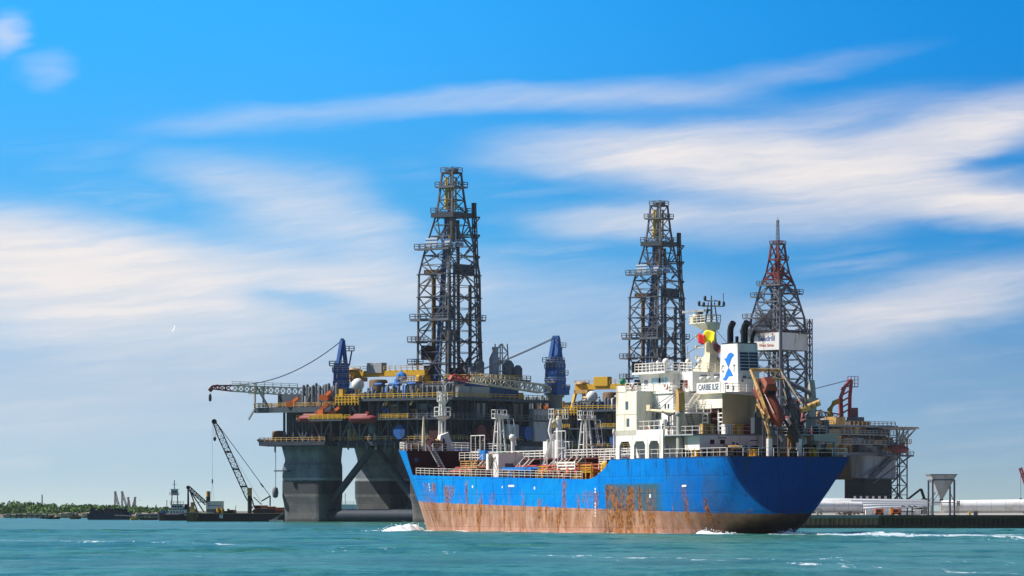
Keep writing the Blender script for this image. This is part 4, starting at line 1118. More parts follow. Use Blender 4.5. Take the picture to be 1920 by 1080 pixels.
# raised after platform behind the davit
mb = MB(); mb.box(3.0,9.0,-8.0,-3.2,12.9,13.1)
for x,y in ((3.2,-3.4),(3.2,-7.8),(6,-7.8),(6,-3.4)): mb.box(x-.1,x+.1,y-.1,y+.1,10,12.9)
mb.rail([(9,-3.3,13.1),(3.1,-3.3,13.1),(3.1,-7.9,13.1),(9,-7.9,13.1)],1.1,3,1.3,.07); mb.build('winch_platform', 'steel_pale', ship)
# starboard stores crane
mb = MB(); mb.tube([(6,-7.3,10),(6,-7.3,17.4)],[.72,.55],14); mb.lathe((6,-7.3,17.4),[(.62,0),(.9,.15),(.9,.5)],12)
c2 = mb.build('stores_crane', 'pale_green', ship)
mb = MB(); mb.prism([(5.5,17.9),(6.5,17.9),(6.3,19.4),(5.95,20.3),(5.7,19.4)],'y',-7.7,-6.9); mb.build('crane_head', 'pale_green', c2)
mb = MB(); mb.tube([(5.6,-7.2,18.4),(8.6,-2.6,21.3)],[.34,.2],8); mb.build('crane_boom', 'steel_mid', c2)
mb = MB(); mb.box(5.2,6.8,-8.4,-6.2,15.2,15.35); mb.rail([(5.2,-8.4,15.3),(6.8,-8.4,15.3)],1,2,1,.07); mb.box(4.4,5.4,-9.0,-8.3,12.2,15.0); mb.build('crane_platform', 'steel_mid', c2)
mb = MB(); mb.prism([(-9.0,12.0),(-5.4,12.2),(-5.4,13.0),(-9.0,13.2)],'x',2.2,3.0); mb.box(2.4,2.9,-8.9,-8.6,10,12.1); mb.box(2.4,2.9,-6.5,-6.2,10,12.1); mb.build('stern_shelter', 'pale_green', ship)
# mooring gear along the poop edge
R = random.Random(8)
for i,(x,y) in enumerate(((12,8.4),(9.2,8.5),(6.8,8.2),(4.6,7.9),(2.0,6.4),(.9,4.6),(.8,3.4),(.8,.2),(.8,-1.4),(.9,-4.4),(1.0,-5.8),(1.6,-7.2))):
    mb = MB()
    for dx in (-.4,.4): mb.lathe((x+dx*.7,y+dx*.4,10.05),[(.24,0),(.24,.75),(.32,.8),(.32,.95)],10)
    mb.box(x-.7,x+.7,y-.4,y+.4,10.0,10.15)
    mb.build('mooring_bollard', ('black','yellow','black','steel_brown')[i%4], ship)
for (x,y) in ((6.2,4.6),(4.9,-5.8)):
    mb = MB(); mb.box(x-.9,x+.9,y-1.5,y+1.5,10,10.3); mb.lathe((x,y-1.3,11.0),[(.75,0),(.75,.12),(.4,.15),(.4,2.3),(.75,2.35),(.75,2.5)],14,'y')
    w = mb.build('mooring_winch', 'black', ship)
    mb = MB(); mb.lathe((x,y-.9,11.0),[(.58,0),(.62,.8),(.56,1.6)],14,'y'); mb.build('rope_drum', 'rust_yellow', w)

# --------------------------------------------------------------- loose things on board
def put(o, label, cat, group=None):
    o.matrix_world = SHIP_M @ Matrix.LocRotScale(o.location, o.rotation_euler, None)
    return tag(o, label, cat, group)
# free-fall lifeboat: nose down towards the stern
def freefall_boat():
    root = bpy.data.objects.new('lifeboat', None); COL.objects.link(root)
    prof = [(-4.2,.10,.10),(-3.8,.5,.42),(-3.0,.92,.75),(-1.7,1.2,1.0),(0,1.3,1.1),(1.5,1.26,1.1),(2.8,1.1,1.0),(3.3,.88,.82),(3.45,.55,.55)]
    mb = MB(); rings = []
    for x,w,h in prof: rings.append([(x, w*cos(a)*(1 if sin(a) > -.2 else .85), h*(sin(a) if sin(a) > 0 else 1.25*sin(a))) for a in [2*pi*k/18 for k in range(18)]])
    mb.loft(rings); mb.build('boat_hull', 'boat_orange', root)
    mb = MB(); mb.loft([[(.6,-1.05,.6),(.6,1.05,.6),(3.4,.95,.5),(3.4,-.95,.5)],[(.9,-.9,1.9),(.9,.9,1.9),(2.9,.85,2.0),(2.9,-.85,2.0)],[(1.4,-.6,2.25),(1.4,.6,2.25),(2.7,.6,2.3),(2.7,-.6,2.3)]],True,True,False)
    cab = mb.build('canopy', 'boat_orange', root, bevel=.12)
    for s in (1,-1):
        mb = MB(); mb.box(1.3,2.5,s*.9-.05,s*.9+.05,1.2,1.7); mb.build('window', 'dark_void', cab)
    mb = MB(); mb.box(.62,.82,-.6,.6,1.1,1.6); mb.build('window', 'dark_void', cab)
    mb = MB(); mb.tube([(-3.9,1.0,-.05),(-1.8,1.42,-.05),(0,1.5,-.05),(2.9,1.28,-.05)],.07,6); mb.tube([(-3.9,-1.0,-.05),(-1.8,-1.42,-.05),(0,-1.5,-.05),(2.9,-1.28,-.05)],.07,6); mb.build('grab_line', 'boat_red', root)
    mb = MB(); mb.tube([(-2.6,.7,.75),(-1,.9,1.05),(.6,.9,1.15)],.05,6); mb.lathe((-1.6,-1.3,.1),[(.0,-.1),(.5,-.08),(.5,.0)],12,'y'); mb.build('handrail', 'rail_white', root)
    return root
fbt = freefall_boat()
fbt.location = (4.0,.35,17.0); fbt.rotation_euler = (0, -radians(44), 0)
put(fbt, 'orange enclosed free-fall lifeboat hanging nose-down from the rusty stern davit of the blue tanker', 'lifeboat')
# coloured waste bins on the boat deck
for (y, w, m, c) in ((6.6,2.0,'rust_yellow','brown'),(3.6,1.3,'white','white'),(2.1,1.4,'yellow','yellow'),(.5,1.5,'boat_red','red'),(-1.2,1.5,'rig_grey','grey')):
    o = empty('deck_bin', (9.7, y-.2, ZB))
    mb = MB(); mb.box(-.45,.45,-w/2,w/2,.02,1.22); bb = mb.build('bin_body', m, o, bevel=.04)
    mb = MB(); mb.box(-.5,.5,-w/2-.04,w/2+.04,1.22,1.32); mb.build('lid', m, o)
    mb = MB(); mb.box(-.48,-.45,-.04,.04,.1,1.2); mb.box(-.48,-.45,-w/2+.2,-w/2+.28,.1,1.2); mb.box(-.48,-.45,w/2-.28,w/2-.2,.1,1.2); mb.build('rib_bar', 'charcoal', bb)
    put(o, '%s rectangular bin in the row along the aft rail of the tanker\'s boat deck' % c, 'bin', 'coloured bins on the boat deck')
# life rings
def life_ring(loc, face, label):
    o = empty('lifebuoy', loc, face)
    n = 20
    for k in range(4):
        mb = MB(); pts = [(0, .36*cos(t), .36*sin(t)) for t in [pi/2*k + pi/2*i/6 for i in range(7)]]
        mb.tube(pts, .09, 8); mb.build('ring_segment', 'orange' if k%2 else 'white', o)
    put(o, label, 'lifebuoy', 'lifebuoys on the tanker rails')
life_ring((25.4,9.2,19.75), pi/2, 'orange and white lifebuoy on the port bridge wing rail')
life_ring((20.4,6.7,19.6), pi/2, 'lifebuoy on the rail beside the red fire box of the chart room')
life_ring((21.2,8.9,13.9), pi/2, 'lifebuoy on the rail above the white arcade')
# life raft canisters
for (x,y,z,lab) in ((22.2,8.2,13.5,'white life raft canister on the boat deck rail above the arcade'),(19.6,6.0,19.35,'white life raft canister on the bridge deck behind the wheelhouse windows')):
    o = empty('life_raft', (x,y,z)); mb = MB(); mb.lathe((-.8,0,.02),[(.1,0),(.38,.1),(.42,.3),(.42,1.3),(.38,1.5),(.1,1.6)],14,'x'); mb.build('canister', 'white', o)
    mb = MB(); mb.box(-.5,-.4,-.4,.4,-.4,-.1); mb.box(.4,.5,-.4,.4,-.4,-.1); mb.build('cradle', 'steel_pale', o)
    put(o, lab, 'life raft')
# heaped orange hose coils by the poop rail
for i,(y,c,m) in enumerate(((4.9,'orange','boat_orange'),(3.8,'white','white'),(3.1,'orange','orange'),(2.0,'red','boat_red'))):
    mb = MB()
    for k in range(4): mb.lathe((0,0,.12+.2*k),[(.40,-.1),(.62-.03*k,-.1),(.66-.03*k,0),(.62-.03*k,.1),(.40,.1)],16)
    o = mb.build('hose_coil', m); o.location = (8.0,y,11.2-1.15)
    put(o, ('%s hose coil lying on the poop deck under the shuttered aft wall' % c) if c != 'orange' else ('orange hose coil at the port end of the row under the aft wall' if i == 0 else 'orange hose coil between the white coil and the red coil under the aft wall'), 'hose coil', 'hose coils on the poop deck')
# signal flags on the radar mast
def flag(name, pts_fn, m, label):
    mb = MB(); nx, nz = 12, 6; v = []
    for i in range(nx+1):
        for j in range(nz+1): v.append(pts_fn(i/nx, j/nz))
    f = [(i*(nz+1)+j,(i+1)*(nz+1)+j,(i+1)*(nz+1)+j+1,i*(nz+1)+j+1) for i in range(nx) for j in range(nz)]
    mb.add(v, f, True); o = mb.build(name, m)
    so_ = o.modifiers.new('cloth', 'SOLIDIFY'); so_.thickness = .03
    return put(o, label, 'flag', 'signal flags on the tanker mast')
flag('signal_flag', lambda s,t: (20.2-s*3.3, 1.0+.25*sin(s*7+t*2), 26.7+.5*s-t*1.5+.35*sin(s*5)-.4*s*t*0 + .35*t*(s>0.8)), 'flag_yellow', 'yellow signal flag streaming aft from the radar mast')
flag('signal_flag', lambda s,t: (20.9-s*1.4, 1.45+.2*sin(s*5), 26.75-t*1.3+.15*sin(s*6)), 'flag_red', 'small red signal flag at the hoist beside the yellow one')
flag('signal_flag', lambda s,t: (17.2-s*1.5+.4*t, .9+.3*sin(s*6+t*3), 26.0-s*1.5-t*1.5), 'flag_maroon', 'dark maroon flag drooping below the tip of the yellow one')
# green-covered lamp on the bridge wing
o = empty('signal_lamp', (29.2,8.5,20.0)); mb = MB(); mb.tube([(0,0,-.9),(0,0,.2)],.08,8); mb.build('post','steel_pale',o)
mb = MB(); mb.sphere((0,0,.5),.45,10,6); mb.build('cover','green_cloth',o)
put(o, 'green covered signal lamp at the outer end of the port bridge wing', 'signal lamp')
# ------------------------------------------------------------------ drilling rigs
def derrick(parent, cu, cv, levels, m, legw=.75, brw=.42, seed=1, name='derrick'):
    """lattice tower: levels are (z, half width u, half width v, shift u)"""
    mb = MB()
    def C(i, k):
        z, a, b, su = levels[i]
        s, t = ((-1,-1),(1,-1),(1,1),(-1,1))[k]
        return Vector((cu+su+s*a, cv+t*b, z))
    n = len(levels)
    for i in range(n):
        for k in range(4):
            p, q = C(i,k), C(i,(k+1)%4)
            mb.bar(p, q, brw*1.15)
            if i < n-1:
                P, Q = C(i+1,k), C(i+1,(k+1)%4)
                mb.bar(p, P, legw)
                w = (q-p).length; h = P.z-p.z
                if w > 7:
                    mid = (p+q)/2; Mid = (P+Q)/2
                    if i % 2 == 0:
                        mb.bar(p, Mid, brw); mb.bar(q, Mid, brw)
                    else:
                        mb.bar(mid, P, brw); mb.bar(mid, Q, brw)
                    pm, qm = (p+P)/2, (q+Q)/2
                    mb.bar(pm, qm, brw*.7)
                    if i % 2 == 0: mb.bar(p.lerp(q,.5), pm.lerp(p,.0), brw*.7); 
                    mb.bar(mid, pm, brw*.75); mb.bar(mid, qm, brw*.75); mb.bar(Mid, pm, brw*.7); mb.bar(Mid, qm, brw*.7)
                else:
                    mb.bar(p, Q, brw*.8)
                    if w > 6: mb.bar(q, P, brw*.8)
    return mb.build(name, m, parent)

def slab_platform(parent, x0, x1, y0, y1, z, m='steel_mid', h=1.2, rail='steel_mid', t=.5, name='platform'):
    mb = MB(); mb.box(x0, x1, y0, y1, z-t, z)
    o = mb.build(name, m, parent)
    mb = MB(); mb.rail([(x0,y0,z),(x1,y0,z),(x1,y1,z),(x0,y1,z),(x0,y0,z)], h, 2, 2.0, .14)
    mb.build('railing', rail, o)
    return o

def rig_crane(parent, base, zb, heading, boom, tip_up, tower='blue_steel', tip='crane_red', sag=2.5, boom_mat='boom_pale', ht=15.5):
    """kingpost pedestal crane with its boom laid nearly flat"""
    x, y = base
    mb = MB(); mb.lathe((x,y,zb-4), [(2.0,0),(2.0,3.2),(2.6,3.6),(2.6,4.2)], 16); pd = mb.build('crane_pedestal', 'rig_grey', parent)
    d = Vector((cos(heading), sin(heading), 0)); s = Vector((-d.y, d.x, 0)); B = Vector((x,y,0))
    mb = MB()
    def ring(z, w, l, off=0): return [B+d*(l+off)+s*w+V3(0,0,z), B-d*(l-off)+s*w+V3(0,0,z), B-d*(l-off)-s*w+V3(0,0,z), B+d*(l+off)-s*w+V3(0,0,z)]
    mb.loft([ring(zb,2.2,2.4), ring(zb+2,2.1,2.2), ring(zb+9.8,1.9,2.05)], True, True, False)
    for w in (1.2,-1.2):
        mb.bar(B+s*w+d*.9+V3(0,0,zb+9.2), B+s*w*.5-d*.3+V3(0,0,zb+ht), 1.0); mb.bar(B+s*w-d*1.3+V3(0,0,zb+9.2), B+s*w*.5-d*.5+V3(0,0,zb+ht), .8)
    mb.bar(B+s*.9-d*.3+V3(0,0,zb+ht), B-s*.9-d*.3+V3(0,0,zb+ht), .9)
    mb.bar(B-d*2.2+V3(0,0,zb+9.2), B-d*3.0+V3(0,0,zb+13.6), .3)
    cr = mb.build('crane', tower, parent)
    for (z, off, w, l) in ((zb+1.6,-.6,2.7,2.6),(zb+3.6,0,2.0,2.2),(zb+5.6,-.9,2.3,2.0),(zb+7.4,.2,2.0,2.2),(zb+9.2,.9,2.0,2.4),(zb+13.4,-2.2,1.0,1.4)):
        c = B+d*off; mb = MB(); mb.cbox((c.x,c.y,z), l*2, w*2, .22, heading)
        P = [c+d*l+s*w, c-d*l+s*w, c-d*l-s*w, c+d*l-s*w]
        o = mb.build('crane_platform', 'steel_pale' if z > zb+8 else ('yellow' if abs(z-zb-3.6) < .1 else 'blue_steel'), cr)
        mb = MB(); mb.rail([V3(p.x,p.y,z+.1) for p in P+P[:1]], 1.2, 2, 1.5, .13); mb.build('railing', 'steel_pale', o)
    mb = MB(); c = B+d*2.2+s*2.2; mb.cbox((c.x,c.y,zb+2.0), 2.4, 2.0, 2.6, heading); cb = mb.build('crane_cab', tower, cr, bevel=.08)
    mb = MB(); c = B+d*3.42+s*2.2; mb.cbox((c.x,c.y,zb+2.3), .1, 1.6, 1.4, heading); mb.build('cab_window', 'glass', cb)
    mb = MB(); c = B-d*3.0; mb.cbox((c.x,c.y,zb+1.4), 3.0, 3.2, 2.6, heading); mb.build('winch_house', tower, cr, bevel=.08)
    # boom
    p0 = B+d*2.0+V3(0,0,zb+1.4); p1 = p0+d*boom+V3(0,0,tip_up); pm = p0.lerp(p1,.84)
    mb = MB(); mb.truss(p0, p0.lerp(p1,.1), 1.2, .9, 2, .34, .2, 2.2, 2.3); mb.truss(p0.lerp(p1,.1), pm, 2.2, 2.3, 15, .34, .22, 1.7, 1.6)
    bo = mb.build('boom', boom_mat, cr)
    mb = MB(); mb.truss(pm, p1, 1.7, 1.6, 3, .36, .26, 1.0, .9); mb.bar(p1, p1+d*.9-V3(0,0,1.1), .9, 1.1); mb.bar(p1-d*1.6+V3(0,0,.6), p1+d*.3+V3(0,0,.2), .5); mb.build('boom_tip', tip, bo)
    mb = MB(); mb.rail([p0.lerp(p1,.3)+V3(0,0,1.2)+s*.8, pm+V3(0,0,.9)+s*.8], 1.0, 2, 2.2, .12); mb.build('boom_walkway', boom_mat, bo)
    top = B-d*.3+V3(0,0,zb+ht)
    for off in (.45,-.45):
        pts = []
        q = p0.lerp(p1,.86)+V3(0,0,.9)
        for i in range(15):
            t = i/14; p = top.lerp(q, t)+s*off; p.z -= sag*4*t*(1-t); pts.append(p)
        mb = MB(); mb.tube(pts, .11, 5); mb.build('pendant_wire', 'steel_dark', cr)
    hp = p1+d*.7-V3(0,0,1.6)
    mb = MB(); mb.lathe((hp.x,hp.y,hp.z-2.4), [(.1,0),(.4,.3),(.45,1.5),(.2,2.2)], 8); mb.build('hook_block', 'steel_dark', bo)
    return cr, hp

def gantry_crane(parent, u0, u1, v, zdeck, zbeam, house='rig_grey'):
    mb = MB(); mb.box(u0-1.2, u1+1.2, v-.8, v+.8, zbeam, zbeam+1.7); 
    g = mb.build('gantry_crane', 'yellow', parent, bevel=.08)
    for u, w in ((u0,.9),(u1,1.5)):
        for s in (-1,1):
            mb = MB(); mb.bar((u+s*.9,v+s*.4,zbeam),(u+s*1.5,v+s*2.4,zdeck),w,w*.8); mb.build('gantry_leg', 'yellow', g)
    mb = MB(); mb.box(u0+6.2,u0+11.4,v-1.2,v+1.2,zbeam+1.0,zbeam+3.9); mb.build('trolley_house', house, g, bevel=.06)
    mb = MB(); mb.lathe((u0+1.0,v,zbeam+1.7), [(2.2,0),(2.2,.3),(1.3,.6),(1.3,.8)], 12); mb.box(u0-1.0,u0+4.2,v-1.7,v+1.7,zbeam-1.2,zbeam-.05); mb.build('hoist', 'rust_yellow', g)
    mb = MB(); mb.rail([(u0+12,v-.9,zbeam+1.7),(u1+1,v-.9,zbeam+1.7)],1.2,2,2,.13); mb.build('railing', 'rust_yellow', g)
    mb = MB(); mb.rail([(u0-1,v-.9,zbeam+1.7),(u0+6,v-.9,zbeam+1.7)],1.2,2,2,.13); mb.build('railing', 'rust_yellow', g)
    return g

def rig_lifeboat(loc, rz, label, L=9.4):
    o = empty('lifeboat', loc, rz, label, 'lifeboat', 'lifeboats hung on the drilling rigs')
    k = L/9.4
    mb = MB(); rings = []
    for x,w,h in ((-4.7,.15,.3),(-4.3,.7,.75),(-3.2,1.25,1.05),(0,1.5,1.15),(3.2,1.3,1.05),(4.2,.85,.8),(4.7,.2,.35)):
        rings.append([(x*k, w*cos(a), h*sin(a)*(1.15 if sin(a) < 0 else .95)) for a in [2*pi*i/16 for i in range(16)]])
    mb.loft(rings); h = mb.build('boat_hull', 'boat_red', o)
    mb = MB()
    mb.loft([[(-2.9*k,-.9,.85),(2.4*k,-.9,.85),(2.4*k,.9,.85),(-2.9*k,.9,.85)],[(-2.5*k,-.6,1.35),(2.0*k,-.6,1.35),(2.0*k,.6,1.35),(-2.5*k,.6,1.35)]],True,True,False)
    mb.box(1.2*k,2.6*k,-.55,.55,1.2,1.9); mb.build('canopy', 'boat_red', o, bevel=.1)
    mb = MB(); mb.box(-3.9*k,3.7*k,-1.54,1.54,-.12,.06); mb.build('fender_band', 'steel_red', o)
    return o

def tubes_row(parent, u0, u1, v, z0, z1, n, r, m, R, name='riser_tube', dome=True):
    for i in range(n):
        u = lerp(u0, u1, i/max(1,n-1)) + R.uniform(-.15,.15); zt = z1 + R.uniform(-.6,.5)
        mb = MB()
        prof = [(r,0),(r,zt-z0)] + ([(r*.8,zt-z0+.35),(r*.3,zt-z0+.55)] if dome else [])
        mb.lathe((u,v+R.uniform(-.5,.5),z0), prof, 8); mb.build(name, m, parent)

def column(parent, u0, u1, v0, v1, prof, m='rig_column', c=2.2, name='column'):
    """square leg with rounded corners, profile = (z, outward flare)"""
    mb = MB(); rings = []
    for z, fl in prof:
        a0, a1, b0, b1 = u0-fl, u1+fl*.4, v0-fl, v1+fl*.4
        ring = []
        for (cx, cy, t0) in ((a1-c,b1-c,0),(a0+c,b1-c,pi/2),(a0+c,b0+c,pi),(a1-c,b0+c,1.5*pi)):
            for i in range(5):
                t = t0+pi/2*i/4; ring.append((cx+c*cos(t), cy+c*sin(t), z))
        rings.append(ring)
    mb.loft(rings, True, True, False)
    return mb.build(name, m, parent)

PHI = radians(36)
def twin_rig(loc, label, full=True, seed=3, gant=(13.8,38.8,15), dome=(25.3,3)):
    R = random.Random(seed)
    rig = empty('drilling_rig', loc, -PHI, label, 'oil rig', 'semi-submersible drilling rigs laid up in the harbour')
    cprof = [(-4,-.3),(2.5,-.3),(5.0,-.1),(7.0,.2),(14.8,.2),(15.8,.1),(16.6,-.3),(17.6,-.3),(21.0,.35)]
    UL, VL = 62.0, 46.0
    for (u, v, w, l) in ((0,0,15,10.4),(45,0,15,10.4),(0.3,32.5,15,10.8),(45,32.5,15,10.8)):
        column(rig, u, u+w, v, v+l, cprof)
    # tubular braces between the legs
    def brace(a, b, r, name='brace', m='rig_slate'):
        mb = MB(); mb.tube([a, b], r, 12); return mb.build(name, m, rig)
    brace((13,4,1.7),(46,4,1.7),1.75,'horizontal_brace','rig_navy'); brace((14,37,1.7),(46,37,1.7),1.7,'horizontal_brace','rig_navy')
    brace((7,9,1.7),(8,34,1.7),1.6,'horizontal_brace'); brace((52,9,1.7),(52,34,1.7),1.6,'horizontal_brace')
    brace((12.5,5,3.5),(29,5,20.5),1.0); brace((46,5,3.5),(30,5,20.5),1.0); brace((14,37,3.5),(29,37,20.5),.9); brace((46,37,3.5),(30,37,20.5),.9)
    mb = MB(); mb.bar((-1,-.9,14.2),(4,-1.0,14.2),1.2,.4); mb.tube([(-.6,-1.2,20.8),(-.6,-1.2,9.5)],.09,6); mb.lathe((-.9,-1.0,6.6),[(.1,0),(.7,.3),(.9,1.5),(.7,2.8),(.1,3.1)],10); mb.build('fairlead', 'steel_mid', rig)
    # hull box, open main deck frames
    mb = MB(); mb.box(-2.0,UL-2,-1.0,VL-1,21.0,22.2); ld = mb.build('lower_deck', 'rig_navy', rig)
    mb = MB(); mb.prism([(-5.2,21.2),(-5.2,22.3),(-1.0,22.3),(-1.0,21.0)],'x',-3.4,20); mb.prism([(-4.9,22.8),(-4.4,23.1),(-3.0,22.4),(-1.9,22.3),(-1.9,21.4),(-3.2,21.3)],'y',-4.4,6); mb.build('lower_platform', 'rig_navy', ld)
    mb = MB(); mb.rail([(-3.4,5,22.3),(-3.4,-4.9,22.3),(20,-5.0,22.3)],1.1,2,2.0,.13); mb.build('railing', 'rust_yellow', ld)
    mb = MB(); mb.rail([(20,-1.0,22.3),(UL-2,-1.0,22.3),(UL-2,VL-1,22.3)],1.1,2,2.0,.13); mb.build('railing', 'rust_yellow', ld)
    for i in range(19):
        u = -1+i*3.25; mb = MB(); mb.box(u,u+.35,-1.35,-1.0,19.9 if i%3 else 19.4,22.0); mb.build('deck_bracket', 'steel_mid', ld)
    mb = MB(); mb.box(1.5,UL-5.5,3.4,VL-5,22.2,33.2); core = mb.build('deck_hull', 'rig_navy', rig)
    mb = MB(); mb.box(1.0,10,1.6,9,22.2,33.2); mb.build('corner_house', 'rig_slate', core)
    mb = MB(); mb.lathe((-1.6,1.5,22.3),[(2.0,0),(2.0,2.7),(1.7,3.1),(.2,3.2)],16); mb.build('drum_store', 'steel_brown', ld)
    # front bay framing
    for i in range(17):
        u = 2+i*3.35; mb = MB(); mb.bar((u,-.6,22.2),(u,-.6,33.2),.5); mb.build('frame_post', 'steel_mid' if 4 <= i <= 8 else 'rig_slate', core)
        if i < 16 and i % 2 == 0 and i != 12:
            mb = MB(); mb.bar((u,-.6,22.4),(u+3.35,-.6,28.2),.42); mb.build('frame_brace', 'steel_mid' if 3 <= i <= 8 else 'rig_slate', core)
        if i < 16 and i % 2 == 1 and i % 5:
            mb = MB(); mb.bar((u+3.35,-.6,22.4),(u,-.6,28.2),.42); mb.build('frame_brace', 'steel_mid' if 3 <= i <= 8 else 'rig_slate', core)
    for i in range(13):       # right face
        v = 0+i*3.6; mb = MB(); mb.bar((UL-2.6,v,22.2),(UL-2.6,v,33.2),.5); mb.build('frame_post', R.choice(('rig_slate','steel_dark','rig_navy')), core)
    # mid deck galleries
    mb = MB(); mb.box(8,UL-3,-2.6,1.5,27.9,28.3); md = mb.build('mid_gallery', 'rig_slate', rig)
    mb = MB(); mb.rail([(8,-2.6,28.3),(27,-2.6,28.3)],1.2,3,2,.14); mb.build('railing', 'yellow', md)
    mb = MB(); mb.rail([(37.5,-2.6,28.3),(47,-2.6,28.3)],1.2,3,2,.14); mb.build('railing', 'yellow', md)
    mb = MB(); mb.rail([(47,-2.6,28.3),(UL-3,-2.6,28.3)],1.2,2,2,.12); mb.build('railing', 'steel_mid', md)
    mb = MB(); mb.box(UL-3,UL-.8,-2.6,VL-2,27.9,28.3); mg = mb.build('side_gallery', 'rig_slate', rig)
    mb = MB(); mb.rail([(UL-.8,-2.6,28.3),(UL-.8,VL-2,28.3)],1.2,2,2,.12); mb.build('railing', 'rig_grey', mg)
    # upper deck
    mb = MB(); mb.box(-6.5,22,-3.4,12,31.2,31.9); mb.box(-6.5,22,-3.4,-3.0,30.4,31.2); ud = mb.build('upper_deck', 'rig_slate', rig)
    mb = MB(); mb.box(22,UL,-2.4,VL,33.2,33.9); mb.box(2,22,12,VL,33.2,33.9); ud2 = mb.build('upper_deck', 'rig_slate', rig)
    mb = MB(); mb.rail([(-6.5,12,31.9),(-6.5,-3.4,31.9),(22,-3.4,31.9)],1.2,3,2,.15); mb.build('railing', 'rust_yellow', ud)
    mb = MB(); mb.rail([(22,-2.4,33.9),(UL,-2.4,33.9),(UL,VL,33.9)],1.2,2,2.2,.15); mb.build('railing', 'yellow', ud2)
    for a, b in (((-6.5,-3.4,31.4),(-8.6,-3.4,28.6)),((-6.5,-3.2,31.6),(-6.5,-3.2,38.5)),((-6.5,-3.2,38.5),(-1.5,-3.2,32)),((-3.4,-3.2,38),(-3.4,-3.2,32)),((-8.8,-3.2,36.6),(-2,-3.2,37.4)),((-8.8,-3.2,35.9),(-2,-3.2,35.9))):
        mb = MB(); mb.bar(a, b, .42); mb.build('boom_rest', 'steel_pale', ud)
    mb = MB(); mb.box(0,8.5,-1,3,31.9,35.6); mb.build('deck_cabin', 'rig_slate', ud)
    mb = MB(); mb.box(9.2,10.2,-1.5,-.3,31.9,35.0); mb.build('locker', 'white', ud)
    # greebles: tanks, houses, walkways on the decks
    cols = ['rig_slate','steel_mid','rig_grey','steel_dark','yellow','steel_pale','rust_yellow','blue_steel','steel_brown','rust_yellow','yellow']
    def module(u0,u1,v0,v1,z0,z1,m,nm='deck_module'):
        mb = MB(); mb.box(u0,u1,v0,v1,z0,z1); mb.box(u0-.12,u1+.12,v0-.12,v1+.12,z1,z1+.16)
        o = mb.build(nm, m, rig)
        if u1-u0 > 3 and z1-z0 > 2:
            mb = MB(); mb.box(u0+(u1-u0)*.2,u0+(u1-u0)*.45,v0-.06,v0,z0+.2,z0+min(2.2,(z1-z0)*.8)); mb.build('door', R.choice(('rig_grey','dark_void','steel_pale')), o)
        return o
    for i in range(52):
        u = R.uniform(11, UL-8); v = R.uniform(1, 14) if i % 3 else R.uniform(14, VL-6)
        if 34 < u < 52 and v > 12: continue
        z = 31.9 if (u < 20 and v < 11) else 33.9
        module(u, u+R.uniform(1.6,5), v, v+R.uniform(1.5,4), z, z+R.uniform(1.0,2.9), R.choice(cols))
    for i in range(34):      # gear hung in the open bays below
        u = R.uniform(9, UL-6); z = R.choice((22.3,22.3,28.4)); w = R.uniform(1.4,4.5)
        module(u, u+w, -.3, 2.6, z, z+R.uniform(1.2,4.0), R.choice(('rig_slate','rig_navy','steel_dark','rig_slate','rig_grey','steel_mid','maroon','blue_steel','steel_brown','rust_yellow')), 'bay_module')
    for i in range(32):
        v = R.uniform(2, VL-5); z = R.choice((22.3,22.3,28.4)); w = R.uniform(1.4,5)
        module(UL-5.6, UL-3.4, v, v+w, z, z+R.uniform(1.5,4.2), R.choice(('rig_slate','rig_navy','steel_dark','rig_grey','steel_pale','steel_red','blue_steel','steel_mid')), 'bay_module')
    tubes_row(rig, 9.5, 21, -.8, 31.9, 37.6, 13, .5, 'steel_mid', R); tubes_row(rig, 27.5, 36, -.4, 33.9, 35.6, 8, .5, 'rig_slate', R); tubes_row(rig, 36, 60, .8, 33.9, 36.9, 15, .42, 'steel_mid', R)
    for i in range(8):
        u = R.uniform(24,58); v = R.uniform(0,8); z = 33.9
        mb = MB(); mb.tube([(u,v,z),(u,v,z+3.2),(u+1.2,v,z+4.0),(u+R.uniform(3,7),v,z+4.0)], .34, 8); mb.build('deck_pipe', R.choice(('steel_mid','blue_steel','steel_pale','rust_yellow')), rig)
    for i in range(9):
        u = R.uniform(8,58); mb = MB(); mb.bar((u,-2.0,31.9),(u+2.2,-1.2,36.4),.3); mb.build('deck_strut', R.choice(('steel_pale','steel_mid','yellow')), rig)
    for u, v, z in ((18,-2.8,33.5),(6.5,-3,31.9),(21,-3,29)):
        mb = MB(); mb.cbox((u,v,z+.9),2.6,1.4,1.6,.3); mb.bar((u,v,z+1),(u+2.6,v,z+2.6),.8); mb.build('davit_winch', 'orange', rig)
    mb = MB(); mb.box(22.4,29,-2.6,-1.6,33.0,33.7); mb.box(23,24.4,-2.6,-1.4,33.7,36.6); mb.rail([(22,-2.8,32.2),(30,-2.8,32.2)],2.4,3,1.2,.2); mb.build('davit_frame', 'yellow', rig)
    mb = MB(); mb.box(14.6,26.4,-5.4,-2.6,27.8,28.3); bs = mb.build('boat_station', 'rig_slate', rig)
    mb = MB(); mb.rail([(14.6,-5.4,28.3),(26.4,-5.4,28.3)],1.3,4,1.6,.17); mb.build('railing', 'yellow', bs)
    mb = MB(); mb.box(17.4,19.4,-5.2,-4.4,28.3,31.0); mb.bar((18.4,-4.8,31),(20.6,-4.2,32.6),.9); mb.build('davit_head', 'orange', bs)
    # radome on a yellow post
    mb = MB(); mb.lathe((dome[0],dome[1],33.9),[(.6,0),(.6,2.0),(1.0,2.6)],10); rp = mb.build('radome_post', 'yellow', rig)
    mb = MB(); mb.sphere((dome[0],dome[1],38.0),1.75,18,12); mb.build('radome', 'white', rp)
    # blue gooseneck vent and tank
    gx = dome[0]+13
